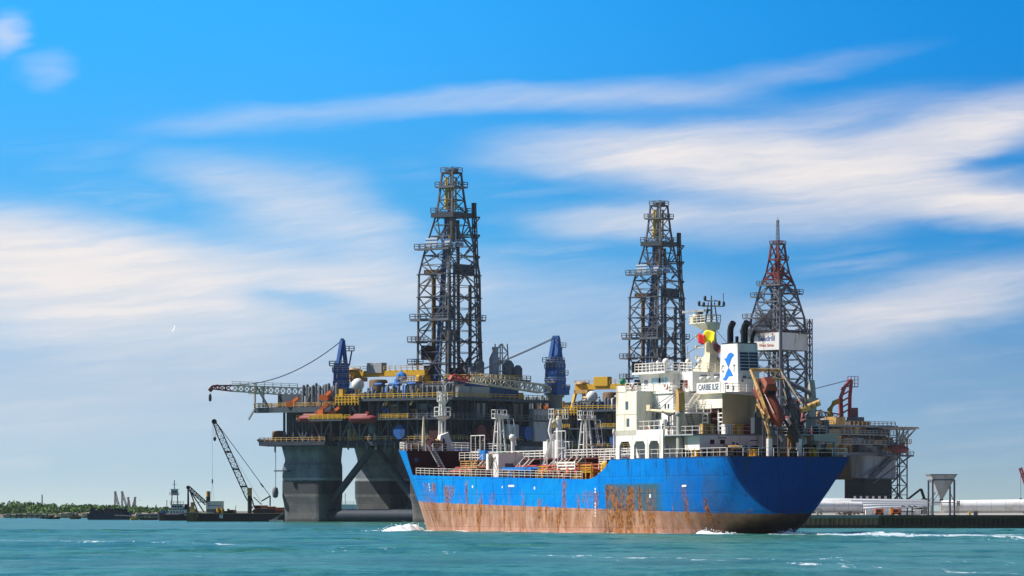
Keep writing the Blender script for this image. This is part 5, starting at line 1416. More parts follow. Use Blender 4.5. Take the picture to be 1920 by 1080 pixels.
    mb = MB(); mb.tube([(gx,4,33.9),(gx,4,39.2),(gx+.4,4,40.2),(gx+1.3,4,40.7),(gx+2.2,4,40.2),(gx+2.5,4,39.0)],.85,12); mb.build('gooseneck_vent', 'blue_bright', rig)
    mb = MB(); mb.lathe((gx-7.4,5,33.9),[(2.6,0),(2.6,5.0),(2.2,5.4),(.2,5.5)],16); mb.build('mud_tank', 'steel_brown', rig)
    slab_platform(rig, gx+.5, gx+6.5, 3, 7, 38.6, 'steel_mid', 1.2, 'rust_yellow')
    gantry_crane(rig, *gant, 33.9, 40.5, 'steel_pale' if full else 'yellow')
    # ---- derrick
    cu, cv = 41.2, 24.0
    mb = MB(); mb.box(34.5,48.5,14.5,34,33.9,37.4); df = mb.build('drill_floor', 'steel_dark', rig)
    mb = MB(); mb.rail([(34.5,14.5,37.4),(48.5,14.5,37.4),(48.5,34,37.4)],1.3,2,2,.15); mb.build('railing', 'rust_yellow', df)
    LV = [(37.4,5.3,7.6,0),(44,5.3,7.6,0),(50.2,5.25,7.5,0),(56.2,5.2,7.4,0),(62.5,5.2,7.3,0),(68.8,5.15,7.2,0),(74,4.6,6.1,.2),(79.4,3.7,4.9,.5),(85.8,2.7,3.4,.8),(89.6,2.35,2.8,.8),(93.4,2.05,2.35,.8),(97.2,1.8,2.0,.8)]
    dk = derrick(rig, cu, cv, LV, 'derrick_steel', .46, .26)
    for (z, a, b, su) in LV[:6]:
        mb = MB(); mb.box(cu-a-.5,cu+a+.5,cv-b-.5,cv-b+.6,z-.25,z); mb.box(cu+a-.5,cu+a+.5,cv-b+.6,cv+b+.5,z-.25,z); mb.build('girt_walkway', 'steel_dark', dk)
    slab_platform(dk, cu-7.0,cu+6.4,cv-9.0,cv-6.6,56.4,'steel_mid',1.3,'steel_mid',.7); slab_platform(dk, cu-7.4,cu-4.4,cv-9.6,cv-4,50.2,'steel_mid'); slab_platform(dk, cu-7.8,cu-5.4,cv-9.0,cv-5,44.0,'steel_mid')
    slab_platform(dk, cu-6.8,cu+5,cv-7.2,cv-5.0,76.0,'steel_mid'); slab_platform(dk, cu+4.6,cu+6.6,cv+3,cv+8.2,56.4,'steel_mid')
    slab_platform(dk, cu-3.0,cu+4.8,cv-4.6,cv+4.2,86.0,'steel_dark',1.3,'steel_mid',1.4); slab_platform(dk, cu-2.6,cu+4.0,cv-3.2,cv+3.2,93.4,'steel_mid'); slab_platform(dk, cu-1.3,cu+2.9,cv-2.2,cv+2.2,97.4,'steel_dark')
    mb = MB(); mb.tube([(cu+.8,cv,97.4),(cu+.8,cv,98.9)],.18,6); mb.box(cu-.9,cu+.2,cv-.8,cv+.8,97.4,98.2); mb.box(cu+1.6,cu+2.4,cv-1,cv+1,97.4,98.4); mb.build('crown_block', 'steel_mid', dk)
    for (du, dv, z0, z1, r, m) in ((-2.8,-3.5,37.4,68,.62,'steel_brown'),(.2,-6.8,37.4,85,.5,'blue_steel'),(1.2,-6.4,37.4,92,.34,'steel_mid'),(1.8,2,37.4,84,.5,'steel_dark'),(-1.2,1.5,37.4,84,.45,'steel_dark'),(3.2,-2,37.4,72,.4,'steel_mid'),(3.9,4.4,37.4,66,.5,'steel_dark'),(-3.8,4,37.4,64,.5,'steel_dark')):
        mb = MB(); mb.tube([(cu+du,cv+dv,z0),(cu+du+(0.6 if z1 > 80 else 0),cv+dv*(.35 if z1 > 80 else 1),z1)], r, 8); mb.build('guide_column', m, dk)
    for du, dv in ((-.5,-.9),(1.9,.5),(.6,-1.5)):
        mb = MB(); mb.tube([(cu+du,cv+dv,87.2),(cu+du,cv+dv,96)],.28,8); mb.build('crown_guide', 'crown_yellow', dk)
    mb = MB(); mb.box(cu-1.0,cu+1.0,cv-1.0,cv+1.0,87.2,90.2); mb.box(cu-.6,cu+.7,cv-.7,cv+.7,90.2,93); mb.build('travelling_block', 'crown_yellow', dk)
    mb = MB(); mb.box(cu-.9,cu+1.3,cv-1.2,cv+1.2,78,84.6); mb.build('top_drive', 'rust_yellow', dk)
    for (u0,u1,dv,z0,z1) in ((-3.4,.6,-6.35,76.4,78.8),(2.4,4.5,-5.4,76.4,78.4)):
        mb = MB(); mb.box(cu+u0,cu+u1,cv+dv-.1,cv+dv+.1,z0,z1); mb.build('windwall', 'stripe_cloth', dk)
    mb = MB(); mb.box(cu+4.3,cu+4.5,cv-3,cv+.6,76.4,78.4); mb.build('windwall', 'stripe_cloth', dk)
    for (u0,u1,v0,v1,z0,z1,m) in ((-4.6,-2.2,-7,-4,45,49,'maroon'),(-3.8,-.6,-6.8,-3,38.6,43.4,'maroon'),(.6,3,-2,2,38.6,42.8,'maroon'),(-4.2,-1.8,-6.5,-4,38.5,42,'steel_red'),(1.8,4.2,2,6,38,43.6,'steel_mid'),(-1,3,-5,-2,56.4,60,'steel_dark'),(-4,.6,-6.4,-2.5,68.8,70,'steel_brown'),(-.5,2.2,-2.5,2,50.2,53.5,'steel_dark'),(3,4.8,-2,5,69,71.6,'steel_dark')):
        mb = MB(); mb.box(cu+u0,cu+u1,cv+v0,cv+v1,z0,z1); mb.build('racking_module', m, dk)
    mb = MB(); mb.lathe((cu-3.2,cv-8.6,57.6),[(.1,-.15),(1.8,-.12),(1.8,0),(.1,.1)],16); mb.build('satellite_disc', 'steel_pale', dk)
    # outrigger lift shaft on the right-hand side
    mb = MB(); mb.truss((cu+5.4,cv+7.4,37),(cu+4.4,cv+5.6,86.5),1.0,1.0,18,.26,.14,.8,.8); mb.box(cu+3.9,cu+4.9,cv+5.1,cv+6.1,85.4,89.0); ls = mb.build('lift_shaft', 'steel_dark', dk)
    for z in (50,62.5,74,80,85): 
        mb = MB(); mb.bar((cu+2.5,cv+3.0 if z > 75 else cv+6,z),(cu+5.4,cv+7,z),.4); mb.bar((cu+2.8,cv+4,z-5),(cu+5.4,cv+7,z),.34); mb.build('shaft_tie', 'steel_dark', ls)
    # blue draw-works house and mud processing towers to the right of the derrick
    module(48.5,58.5,16,33,34.2,38.8,'blue_steel','drawworks_house'); module(47,60.5,14,36,38.9,39.2,'rig_slate','house_roof')
    mb = MB(); mb.rail([(47,14,39.3),(60.5,14,39.3),(60.5,36,39.3)],1.2,2,2,.16); mb.build('railing', 'yellow', rig)
    for (u,v,r,h,m) in ((50,26,1.5,6,'rig_grey'),(53,29,1.4,7.6,'steel_pale'),(55,33,1.6,5.6,'rig_grey'),(57.5,34,1.3,4.2,'steel_mid'),(51.5,20,1.2,4,'steel_mid')):
        mb = MB(); mb.lathe((u,v,39.3),[(r,0),(r,h*.8),(r*.5,h),(.1,h+.1)],14); mb.build('mud_silo', m, rig)
    mb = MB(); mb.truss((54,31,39.3),(54,31,49.5),3.2,3.2,4,.26,.16,2.4,2.4); mb.tube([(53,29.5,44),(53,29.5,48.6)],.9,8); mb.build('silo_tower', 'steel_pale', rig)
    module(44,56,1.5,11,33.9,37.6,'rig_grey','crew_cabin'); module(57,61,2,16,33.9,36.8,'steel_pale','crew_cabin'); module(40,47,2,8,33.9,36,'blue_steel')
    mb = MB()
    for i in range(7): mb.box(45.2+i*1.5,46.0+i*1.5,1.42,1.5,35,36.9)
    mb.build('cabin_window', 'dark_void', rig)
    # hose reels in the bays
    for (u, v, m, z) in ((43,-1.4,'blue_steel',24.6),(55,-1.2,'maroon',24.6),(58,-1.2,'maroon',24.8)):
        mb = MB(); mb.lathe((u,v,z),[(2.0,0),(2.0,.3),(.9,.35),(.9,1.5),(2.0,1.55),(2.0,1.8)],18,'y'); mb.build('hose_reel', m, rig)
    for (v, m) in ((12,'steel_red'),(18,'steel_red'),(34,'blue_steel')):
        mb = MB(); mb.lathe((UL-2.2,v,24.6),[(2.0,0),(2.0,.3),(.9,.35),(.9,1.2),(2.0,1.25),(2.0,1.5)],18,'x'); mb.build('hose_reel', m, rig)
    mb = MB(); mb.lathe((33.5,-.9,24.2),[(.1,0),(1.0,.4),(1.1,2.2),(.9,2.6),(.8,4.0)],12); mb.build('pressure_vessel', 'steel_mid', rig)
    for (v0,v1,z0,z1) in ((37,46,22.3,31.5),(24,30,23,27)):
        mb = MB(); mb.box(UL-4,UL-1,v0,v1,z0,z1); mb.build('white_tank', 'zinc', rig, bevel=.4)
    return rig

RIG1 = (-64.9, 1194.0, 0)
rig1 = twin_rig(RIG1, 'nearer drilling rig with tall dark derrick, blue cranes and blue-grey legs behind the tanker bow')
rig_crane(rig1, (13.9,10), 34.4, PHI+pi, 34.0, 1.8, sag=3.4, ht=16.4)
rig_crane(rig1, (62.5,45.0), 35.4, 1.5*pi-radians(2), 44, 2.6, sag=.4, ht=16.2)
RIG2 = (-64.9+61.2+1.0, 1194+128, 0)
rig2 = twin_rig(RIG2, 'farther drilling rig whose dark derrick stands just left of the tanker funnel and mast', False, seed=5, gant=(19,36,14), dome=(31.5,3))
rig_crane(rig2, (59,40), 37.3, PHI+pi+radians(40), 30, 1.0, sag=.8)
def rig_world(rig, p): return Matrix.Translation(rig.location) @ Matrix.Rotation(rig.rotation_euler.z, 4, 'Z') @ Vector(p)
for rig, (u,v,z), lab in ((rig1,(32.6,-4.2,28.3),'red lifeboat hung broadside in full view under the yellow davit frame of the nearer rig'),
                          (rig1,(14.6,-3.9,28.6),'red lifeboat half hidden behind the orange davit at the left corner of the nearer rig')):
    rig_lifeboat(rig_world(rig,(u,v,z)), -PHI, lab)

# ------------------------------------------------------------------ third rig, right
PH3 = radians(43)
R3 = empty('drilling_rig', (87.2,1400,0), -PH3, 'pale-legged drilling rig with red cranes, helideck and white name panel on its derrick', 'oil rig', 'semi-submersible drilling rigs laid up in the harbour')
def build_rig3():
    R = random.Random(21)
    p3 = [(-4,-2.2),(13.2,-2.2),(13.3,0),(21.5,0)]
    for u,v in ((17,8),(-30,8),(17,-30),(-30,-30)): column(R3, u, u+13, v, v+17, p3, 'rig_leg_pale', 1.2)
    mb = MB(); mb.box(-31,31,-31,26,21,22); mb.build('lower_deck', 'steel_mid', R3)
    mb = MB(); mb.box(-28,28,-28,22,22,30.2); core = mb.build('deck_hull', 'rig_slate', R3)
    mb = MB(); mb.box(-30,30,-30,24,30.2,30.9); ud = mb.build('upper_deck', 'steel_pale', R3)
    mb = MB(); mb.rail([(-30,-30,30.9),(30,-30,30.9),(30,24,30.9)],1.2,2,2.2,.16); mb.build('railing', 'rust_yellow', ud)
    for k in range(14):
        v = -28+k*4.2; mb = MB(); mb.bar((28.6,v,22),(28.6,v,31),.5); mb.build('frame_post', R.choice(('steel_mid','rig_grey','steel_pale','rust_yellow')), core)
        mb = MB(); mb.bar((28.6,v,22),(28.6,v+4.2,31 if k%2 else 26),.36); mb.build('frame_brace', R.choice(('steel_mid','rig_grey','steel_pale')), core)
    for z in (24.5,27.6):
        mb = MB(); mb.box(28,31,-28,24,z,z+.3); g = mb.build('side_gallery', 'steel_pale', R3)
        mb = MB(); mb.rail([(31,-28,z+.3),(31,24,z+.3)],1.2,2,2.2,.15); mb.build('railing', 'steel_pale', g)
    for i in range(64):
        v = R.uniform(-28,22); z = R.choice((22,24.8,27.9)); mb = MB(); mb.box(28,30.6,v,v+R.uniform(1.2,4.5),z,z+R.uniform(1.2,2.6))
        mb.build('bay_module', R.choice(('rust_yellow','steel_pale','rig_grey','steel_brown','charcoal','steel_brown','yellow','charcoal','rust_yellow')), R3)
    for i in range(26):
        u = R.uniform(8,27); v = R.uniform(-28,22); mb = MB(); w = R.uniform(1.5,5); mb.box(u,u+w,v,v+R.uniform(1.5,5),30.9,30.9+R.uniform(1,2.8))
        mb.build('deck_module', R.choice(('rust_yellow','steel_pale','white','rig_grey','steel_mid','pink_red','steel_brown')), R3)
    for i in range(7):
        u = R.uniform(10,27); v = R.uniform(-26,10); mb = MB(); mb.tube([(u,v,31.7),(u,v,34.8),(u+1,v+.6,35.6),(u+1.6,v+.6,35)],.35,8); mb.build('deck_pipe', R.choice(('rust_yellow','steel_pale','pink_red')), R3)
    # helideck on a cantilevered truss at the right-hand corner
    HX, HY, HZ, HR = 26.0, 24.5, 29.6, 9.6
    mb = MB(); mb.lathe((HX,HY,HZ),[(HR,0),(HR+.4,.4),(HR+.4,.8)],8); hd = mb.build('helideck', 'steel_pale', R3)
    mb = MB()
    for a in range(8):
        t = a*pi/4; t2 = t+pi/4
        p = V3(HX+HR*.97*cos(t),HY+HR*.97*sin(t),HZ); q = V3(HX+5*cos(t),HY+5*sin(t),24.6); c_ = V3(HX+HR*.97*cos(t2),HY+HR*.97*sin(t2),HZ); q2 = V3(HX+5*cos(t2),HY+5*sin(t2),24.6)
        mb.bar(p,q,.36); mb.bar(q,q2,.34); mb.bar(q,c_,.28); mb.bar(V3(HX+7*cos(t),HY+7*sin(t),HZ),q,.28); mb.bar(q,(25,21,22.6),.28); mb.bar(p.lerp(q,.5),c_.lerp(q2,.5),.24); mb.bar(p.lerp(q,.5),V3(HX+7*cos(t),HY+7*sin(t),HZ),.22)
    mb.build('helideck_truss', 'steel_pale', hd)
    mb = MB(); mb.rail([(HX+(HR+.9)*cos(a*pi/8),HY+(HR+.9)*sin(a*pi/8),HZ+.3) for a in range(17)],.45,1,2,.16); mb.build('safety_net', 'rust_yellow', hd)
    # lower platform with the lifeboat, stair tower
    slab_platform(R3, 24, 33, 14, 30, 21.4, 'steel_mid', 1.2, 'steel_pale', .6)
    mb = MB(); mb.box(19,24,7.2,7.9,13.6,20.8); mb.box(18.5,25,6.2,8,13.2,13.7); mb.build('fender_rack', 'steel_brown', R3)
    mb = MB(); mb.truss((30.8,10,13.8),(30.8,21,20.6),1.2,1.2,6,.26,.18); mb.build('gangway', 'steel_mid', R3)
    mb = MB(); mb.bar((30,32,21),(30,12,12),.4); mb.bar((31,24,20.6),(31,4,14),.34); mb.build('platform_brace', 'steel_mid', R3)
    mb = MB(); mb.truss((27.6,28.8,2),(27.6,28.8,20.8),4.0,4.0,6,.32,.22); mb.build('stair_tower', 'steel_mid', R3)
    for i in range(6):
        z = 3+i*3; mb = MB(); mb.bar((26.1,27.2,z),(29.1,27.2,z+2.8),.5,.2); mb.build('stair_flight', 'steel_pale', R3)
    mb = MB(); mb.tube([(31,29,21.4),(31,29,27)],.3,8); mb.box(30,32,28,30,25,25.3); mb.rail([(30,28,25.3),(32,28,25.3),(32,30,25.3)],1.2,2,1,.14); mb.build('light_post', 'rust_yellow', R3)
    # ---- derrick with white name panel
    mb = MB(); mb.box(-8,8,-8,8,31.7,36); mb.build('drill_floor', 'steel_dark', R3)
    LV = [(36,6.5,6.5,0),(43,6.5,6.5,0),(49.5,6.5,6.5,0),(55.6,6.5,6.5,0),(61.2,6.4,6.4,0),(66.2,6.2,6.2,0),(71.5,5.0,5.0,0),(77.0,3.9,3.9,0)]
    dk = derrick(R3, 0, 0, LV, 'steel_mid', .62, .38)
    LT = [(77.0,3.9,3.9,0),(81,2.7,2.7,0),(85.5,2.0,2.0,0),(90.6,1.5,1.5,0)]
    dt = derrick(R3, 0, 0, LT, 'steel_red', .55, .42, name='derrick_top')
    mb = MB(); mb.truss((0,0,90.6),(0,0,98.5),.8,.8,6,.16,.1,.5,.5); mb.tube([(0,0,98),(0,0,99.4)],.08,6); mb.build('antenna_mast', 'steel_mid', dt)
    slab_platform(dt, -1.9,1.9,-1.9,1.9,90.8,'steel_dark',.8,'steel_red'); slab_platform(dt, 1.5,3.0,-2,2,85.6,'steel_red',1,'steel_red')
    slab_platform(dk, -4.9,4.9,-4.9,-3.6,77.2,'steel_mid',1.2,'steel_mid'); slab_platform(dk, -6.6,-4,-6,-2,73.4,'steel_mid'); slab_platform(dk, 4,6.2,-2,5.6,74.4,'steel_mid')
    slab_platform(dk, -8.4,0,-8,-6.2,66.4,'steel_mid'); slab_platform(dk, -9.0,-2,-8.4,-6.2,61.4,'steel_mid'); slab_platform(dk, 6,8.2,2,7.6,61.4,'steel_mid')
    mb = MB(); mb.box(-6.0,6.0,-6.4,-5.4,59.8,62.2); mb.box(5.4,6.4,-6,6,59.8,62.2); mb.build('racking_board', 'maroon', dk)
    mb = MB(); mb.box(-1.6,1.6,-1.6,1.6,80,83); mb.box(-.7,.7,-.7,.7,83,87); mb.build('travelling_block', 'steel_red', dt)
    for du,dv,z1 in ((-2,-3,76),(2,-2,78),(0,3,76),(3,3,70),(-4,2,66)):
        mb = MB(); mb.tube([(du,dv,36),(du*.5,dv*.5,z1)],.42,8); mb.build('guide_column', R.choice(('steel_dark','steel_red','steel_mid')), dk)
    mb = MB(); mb.tube([(6.8,-6.8,31.7),(6.8,-6.8,66.5)],.55,8); mb.build('stand_pipe', 'steel_mid', dk)
    mb = MB(); mb.truss((7.5,7.5,31.7),(7.4,7.4,66),1.2,1.2,14,.26,.16); mb.build('lift_shaft', 'steel_mid', dk)
    zb, zt = 55.6, 61.2
    mb = MB(); mb.box(-7.0,7.0,-7.0,-6.7,zb,zt); pn = mb.build('name_panel', 'white', dk)
    mb = MB(); mb.box(6.7,7.0,-6.7,7.0,zb,zt); mb.build('wind_panel', 'white', dk)
    mb = MB(); mb.box(-7.0,-6.7,-6.7,7.0,zb,zt); mb.build('wind_panel', 'white', dk)
    mb = MB(); mb.box(-6.7,6.7,6.7,7.0,zb,zt); mb.build('wind_panel', 'white', dk)
    text('Seadrill', 'lettering', 'letter_blue', pn, 2.45, frame((1.0,-7.02,59.3),(1,0,0),(0,0,1)), .03)
    text('West Sirius', 'lettering', 'letter_red', pn, 1.35, frame((1.0,-7.02,57.1),(1,0,0),(0,0,1)), .03)
    mb = MB(); mb.lathe((3.6,-7.06,60.7),[(.32,0),(.32,.05)],10,'y'); mb.build('lettering_mark', 'letter_red', pn)
    # red crane towers
    def red_crane(u, v, zb, zt, hd, L):
        d = V3(cos(hd),sin(hd),0); s = V3(-d.y,d.x,0); B = V3(u,v,0)
        mb = MB()
        for w in (1.1,-1.1):
            pts = [B+s*w+d*1.0+V3(0,0,zb), B+s*w+d*1.4+V3(0,0,lerp(zb,zt,.55)), B+s*w*.8+V3(0,0,lerp(zb,zt,.82)), B+s*w*.4-d*2.0+V3(0,0,zt)]
            for a,b in zip(pts,pts[1:]): mb.bar(a,b,.8)
            pts2 = [B+s*w-d*1.6+V3(0,0,zb), B+s*w-d*1.8+V3(0,0,lerp(zb,zt,.6)), B+s*w*.4-d*2.4+V3(0,0,zt)]
            for a,b in zip(pts2,pts2[1:]): mb.bar(a,b,.6)
            for f in (.15,.3,.45,.6,.75): mb.bar(B+s*w+d*1.1+V3(0,0,lerp(zb,zt,f)), B+s*w-d*1.6+V3(0,0,lerp(zb,zt,f+.12)), .35)
        for f in (.2,.5,.8): mb.bar(B+s*1.1+d*.8+V3(0,0,lerp(zb,zt,f)), B-s*1.1+d*.8+V3(0,0,lerp(zb,zt,f)), .4)
        cr = mb.build('crane', 'crane_red', R3)
        mb = MB(); c = B-d*3.0; mb.cbox((c.x,c.y,zb+2),2.6,2.6,4,hd); mb.build('winch_house','pink_red',cr,bevel=.1)
        mb = MB(); mb.lathe((u,v,31.7),[(2.2,0),(2.2,max(.1,zb-31.9))],14); mb.build('crane_pedestal','rust_yellow',cr)
        c = B-d*2.6; mb = MB(); mb.cbox((c.x,c.y,lerp(zb,zt,.82)),3.4,2.2,.25,hd); mb.rail([c+d*1.7+s*1.1+V3(0,0,lerp(zb,zt,.82)),c-d*1.7+s*1.1+V3(0,0,lerp(zb,zt,.82))],3.4,3,1.1,.14); mb.build('crane_platform','pink_red',cr)
        p0 = B+d*2+V3(0,0,zb+1); p1 = p0+d*L+V3(0,0,4.5)
        mb = MB(); mb.truss(p0,p1,1.8,1.8,14,.34,.2,1.0,1.0); bo = mb.build('boom','crane_red',cr)
        for o_ in (.5,-.5):
            mb = MB(); mb.bar(B-d*2.1+s*o_+V3(0,0,zt), p0.lerp(p1,.85)+s*o_+V3(0,0,1), .22); mb.build('pendant_wire','steel_mid',cr)
        return cr
    red_crane(12, 20, 33, 46.3, PH3+pi+radians(6), 30)
    mb = MB(); mb.box(-2,6,9,12,38,40); mb.box(5,7,9.5,11.5,33,38); mb.bar((-8,10.5,39),(-2,10.5,39),1.4,1.2); mb.bar((0,10,32),(0,10,38),1.2); mb.build('pipe_handling_crane', 'pink_red', R3)
    mb = MB(); mb.tube([(9,16,31.7),(9,16,36.5),(10,17,38.6),(11.4,18,39.2)],.9,10); mb.build('flare_boom', 'yellow', R3)
build_rig3()
def rw3(p): return Matrix.Translation(R3.location) @ Matrix.Rotation(-PH3, 4, 'Z') @ Vector(p)
rig_lifeboat(rw3((33.2,22,23.2)), -PH3+pi/2, 'dull red lifeboat on the low platform of the pale-legged rig at the right', 9.0)
# ------------------------------------------------------------------ left: scrub, craft and the crane barge
def scrub():
    R = random.Random(9); mb = MB()
    def ztop_(x):   # lower towards the right
        px = 960 + x*F/1960
        return 5.4 - 2.0*clamp((px-60)/330) + .5*sin(x*.045) + .3*sin(x*.13+1)
    x = -330.0
    while x < -150:
        y = R.uniform(1905, 2040); xx = x + R.uniform(-3,3); h = max(1.6, ztop_(xx) - R.uniform(0, .7) - (0 if y > 1960 else 1.6)); rr = R.uniform(2.4, 4.2)
        for _ in range(64):
            a = R.uniform(0, 2*pi); b_ = math.acos(R.uniform(-.2,1)); k = R.uniform(.72,1.05)
            c = Vector((xx+rr*k*sin(b_)*cos(a), y+rr*k*sin(b_)*sin(a), 2.0+(h-.6)*max(0,cos(b_))*k+R.uniform(-.2,.3)))
            n = Vector((R.gauss(0,1),R.gauss(0,1),R.gauss(.6,1))).normalized(); u = n.orthogonal().normalized(); w = n.cross(u); s = R.uniform(.35,.8)
            mb.add([c+u*s,c+w*s*.8,c-u*s,c-w*s*.8],[(0,1,2,3)])
        x += .34
    tag(mb.build('scrub_vegetation', 'leaf'), 'low belt of green scrub along the far left shore', 'vegetation', None, 'stuff')
scrub()
def rubble():
    R = random.Random(12); mb = MB()
    for i in range(150):
        px = R.choice((R.uniform(10,90),R.uniform(112,165),R.uniform(112,165),R.uniform(255,300))); Y = R.uniform(1790,1870); x = (px-960)/F*Y
        c = Vector((x,Y,.2+R.uniform(0,1.3))); s = R.uniform(.5,1.7)
        v = [c+Vector((R.uniform(.6,1)*s*a,R.uniform(.6,1)*s*b_,R.uniform(.4,.8)*s*d)) for a in (-1,1) for b_ in (-1,1) for d in (-1,1)]
        mb.add(v,[(0,1,3,2),(4,6,7,5),(0,4,5,1),(2,3,7,6),(0,2,6,4),(1,5,7,3)])
    tag(mb.build('shore_rubble', 'rock'), 'pale heaps of rubble at the foot of the far left shore', 'rubble', None, 'stuff')
rubble()

def P2(px0, px1, py_top, py_bot, Y):
    """extent of something standing on the water at depth Y"""
    a = at(px0, py_bot, Y); b_ = at(px1, py_top, Y); return a.x, b_.x, b_.z
def barge_hull(mb, x0, x1, y0, y1, z1, rake=2.0):
    mb.loft([[(x0+rake,y0,-.6),(x0+rake,y1,-.6),(x0,y1,z1*.5),(x0,y1,z1),(x0,y0,z1),(x0,y0,z1*.5)],[(x1-rake,y0,-.6),(x1-rake,y1,-.6),(x1,y1,z1*.5),(x1,y1,z1),(x1,y0,z1),(x1,y0,z1*.5)]],True,True,False)
# dark blue barge
def blue_barge():
    Y = 1450; x0, x1, zt = P2(163, 243, 962.5, 974.5, Y); R = random.Random(2)
    o = empty('work_barge', ((x0+x1)/2,Y,0), 0, 'dark blue barge with dark machinery along its deck, moored before the green scrub', 'barge')
    L = (x1-x0)/2; mb = MB(); barge_hull(mb,-L,L,0,9,2.2,.4); h = mb.build('hull','barge_blue',o)
    mb = MB(); mb.rail([(-L,0.1,2.2),(L,0.1,2.2)],.8,2,1.6,.1); mb.build('railing','steel_dark',h)
    for i in range(11):
        u = -L*.85+i*1.15; z = 2.2+R.uniform(1.0,1.9); mb = MB(); mb.box(u,u+R.uniform(.7,1.3),2,6,2.2,z)
        if i%3==0: mb.tube([(u+.3,3,z),(u+.3,3,z+.7)],.2,6)
        mb.build('deck_machine', R.choice(('black','barge_blue','charcoal','black')), o)
    mb = MB(); mb.prism([(L*.55,2.2),(L*.98,2.2),(L*.55,4.0)],'y',2,6); mb.build('deck_ramp','black',o)
    mb = MB(); mb.tube([(L*.3,-.3,1.5),(L+2,-.3,1.2)],.14,6); mb.build('fender_pipe','concrete',h)
blue_barge()
def small_boat(px0, px1, ytop, ybot, Y, m, cab, label, cat='boat'):
    x0, x1, zt = P2(px0, px1, ytop, ybot, Y); L = (x1-x0)/2
    o = empty('moored_boat' if cat == 'boat' else cat.replace(' ','_'), ((x0+x1)/2,Y,0), 0, label, cat)
    mb = MB(); rings = []
    for t,w in ((-1,.5),(-.8,.85),(0,1),(.7,.85),(.95,.4),(1,.05)):
        fz = zt*(.55+.12*max(0,t)); rings.append([(L*t,-w*1.3,fz),(L*t*.93,-w*.9,-.3),(L*t*.93,w*.9,-.3),(L*t,w*1.3,fz)])
    mb.loft(rings,True,True,False); mb.build('hull', m, o)
    mb = MB(); mb.box(-L*.45,L*.1,-.8,.8,zt*.5,zt); mb.box(-L*.5,L*.15,-.9,.9,zt,zt+.1); c = mb.build('cabin', cab, o)
    mb = MB(); mb.box(-L*.35,0,-.83,-.8,zt*.7,zt*.92); mb.build('window','dark_void',c)
    return o
small_boat(86,113,966.5,973,1560,'charcoal','maroon','small dark boat with a reddish cabin, lying off the far left shore')
small_boat(75,90,968,972.5,1640,'black','rig_grey','little black skiff tied at the end of the low jetty at the far left')
small_boat(130,152,965,973,1570,'steel_brown','rust_yellow','low brown workboat with a tan deckhouse beside the dark blue barge')
small_boat(244,259,968.5,976.5,1390,'yellow','yellow','bright yellow boat between the dark blue barge and the tug')
small_boat(262,296,967.5,976,1400,'black','boom_pale','long low black boat with a pale cabin just left of the tug')
o = empty('jetty', (at(60,970,1700).x,1700,0), 0, 'low dark timber jetty along the far left shore', 'jetty')
mb = MB(); mb.box(-9,9,0,3,.9,1.25); jd = mb.build('deck','charcoal',o)
for i in range(9):
    mb = MB(); mb.tube([(-8.5+i*2.1,.4,-1),(-8.5+i*2.1,.4,1.7)],.2,6); mb.build('pile','black',jd)
o = empty('pontoon', (at(278,972,1500).x,1500,0), 0, 'long low pontoon of dark pipes between the yellow boat and the scrub shore', 'pontoon')
mb = MB(); mb.tube([(-3.6,0,1.5),(5,0,1.6)],.55,8); mb.build('pipe','rig_slate',o)
mb = MB(); mb.box(-4.5,5.5,-1,1.4,-.3,.7); mb.build('float','charcoal',o)
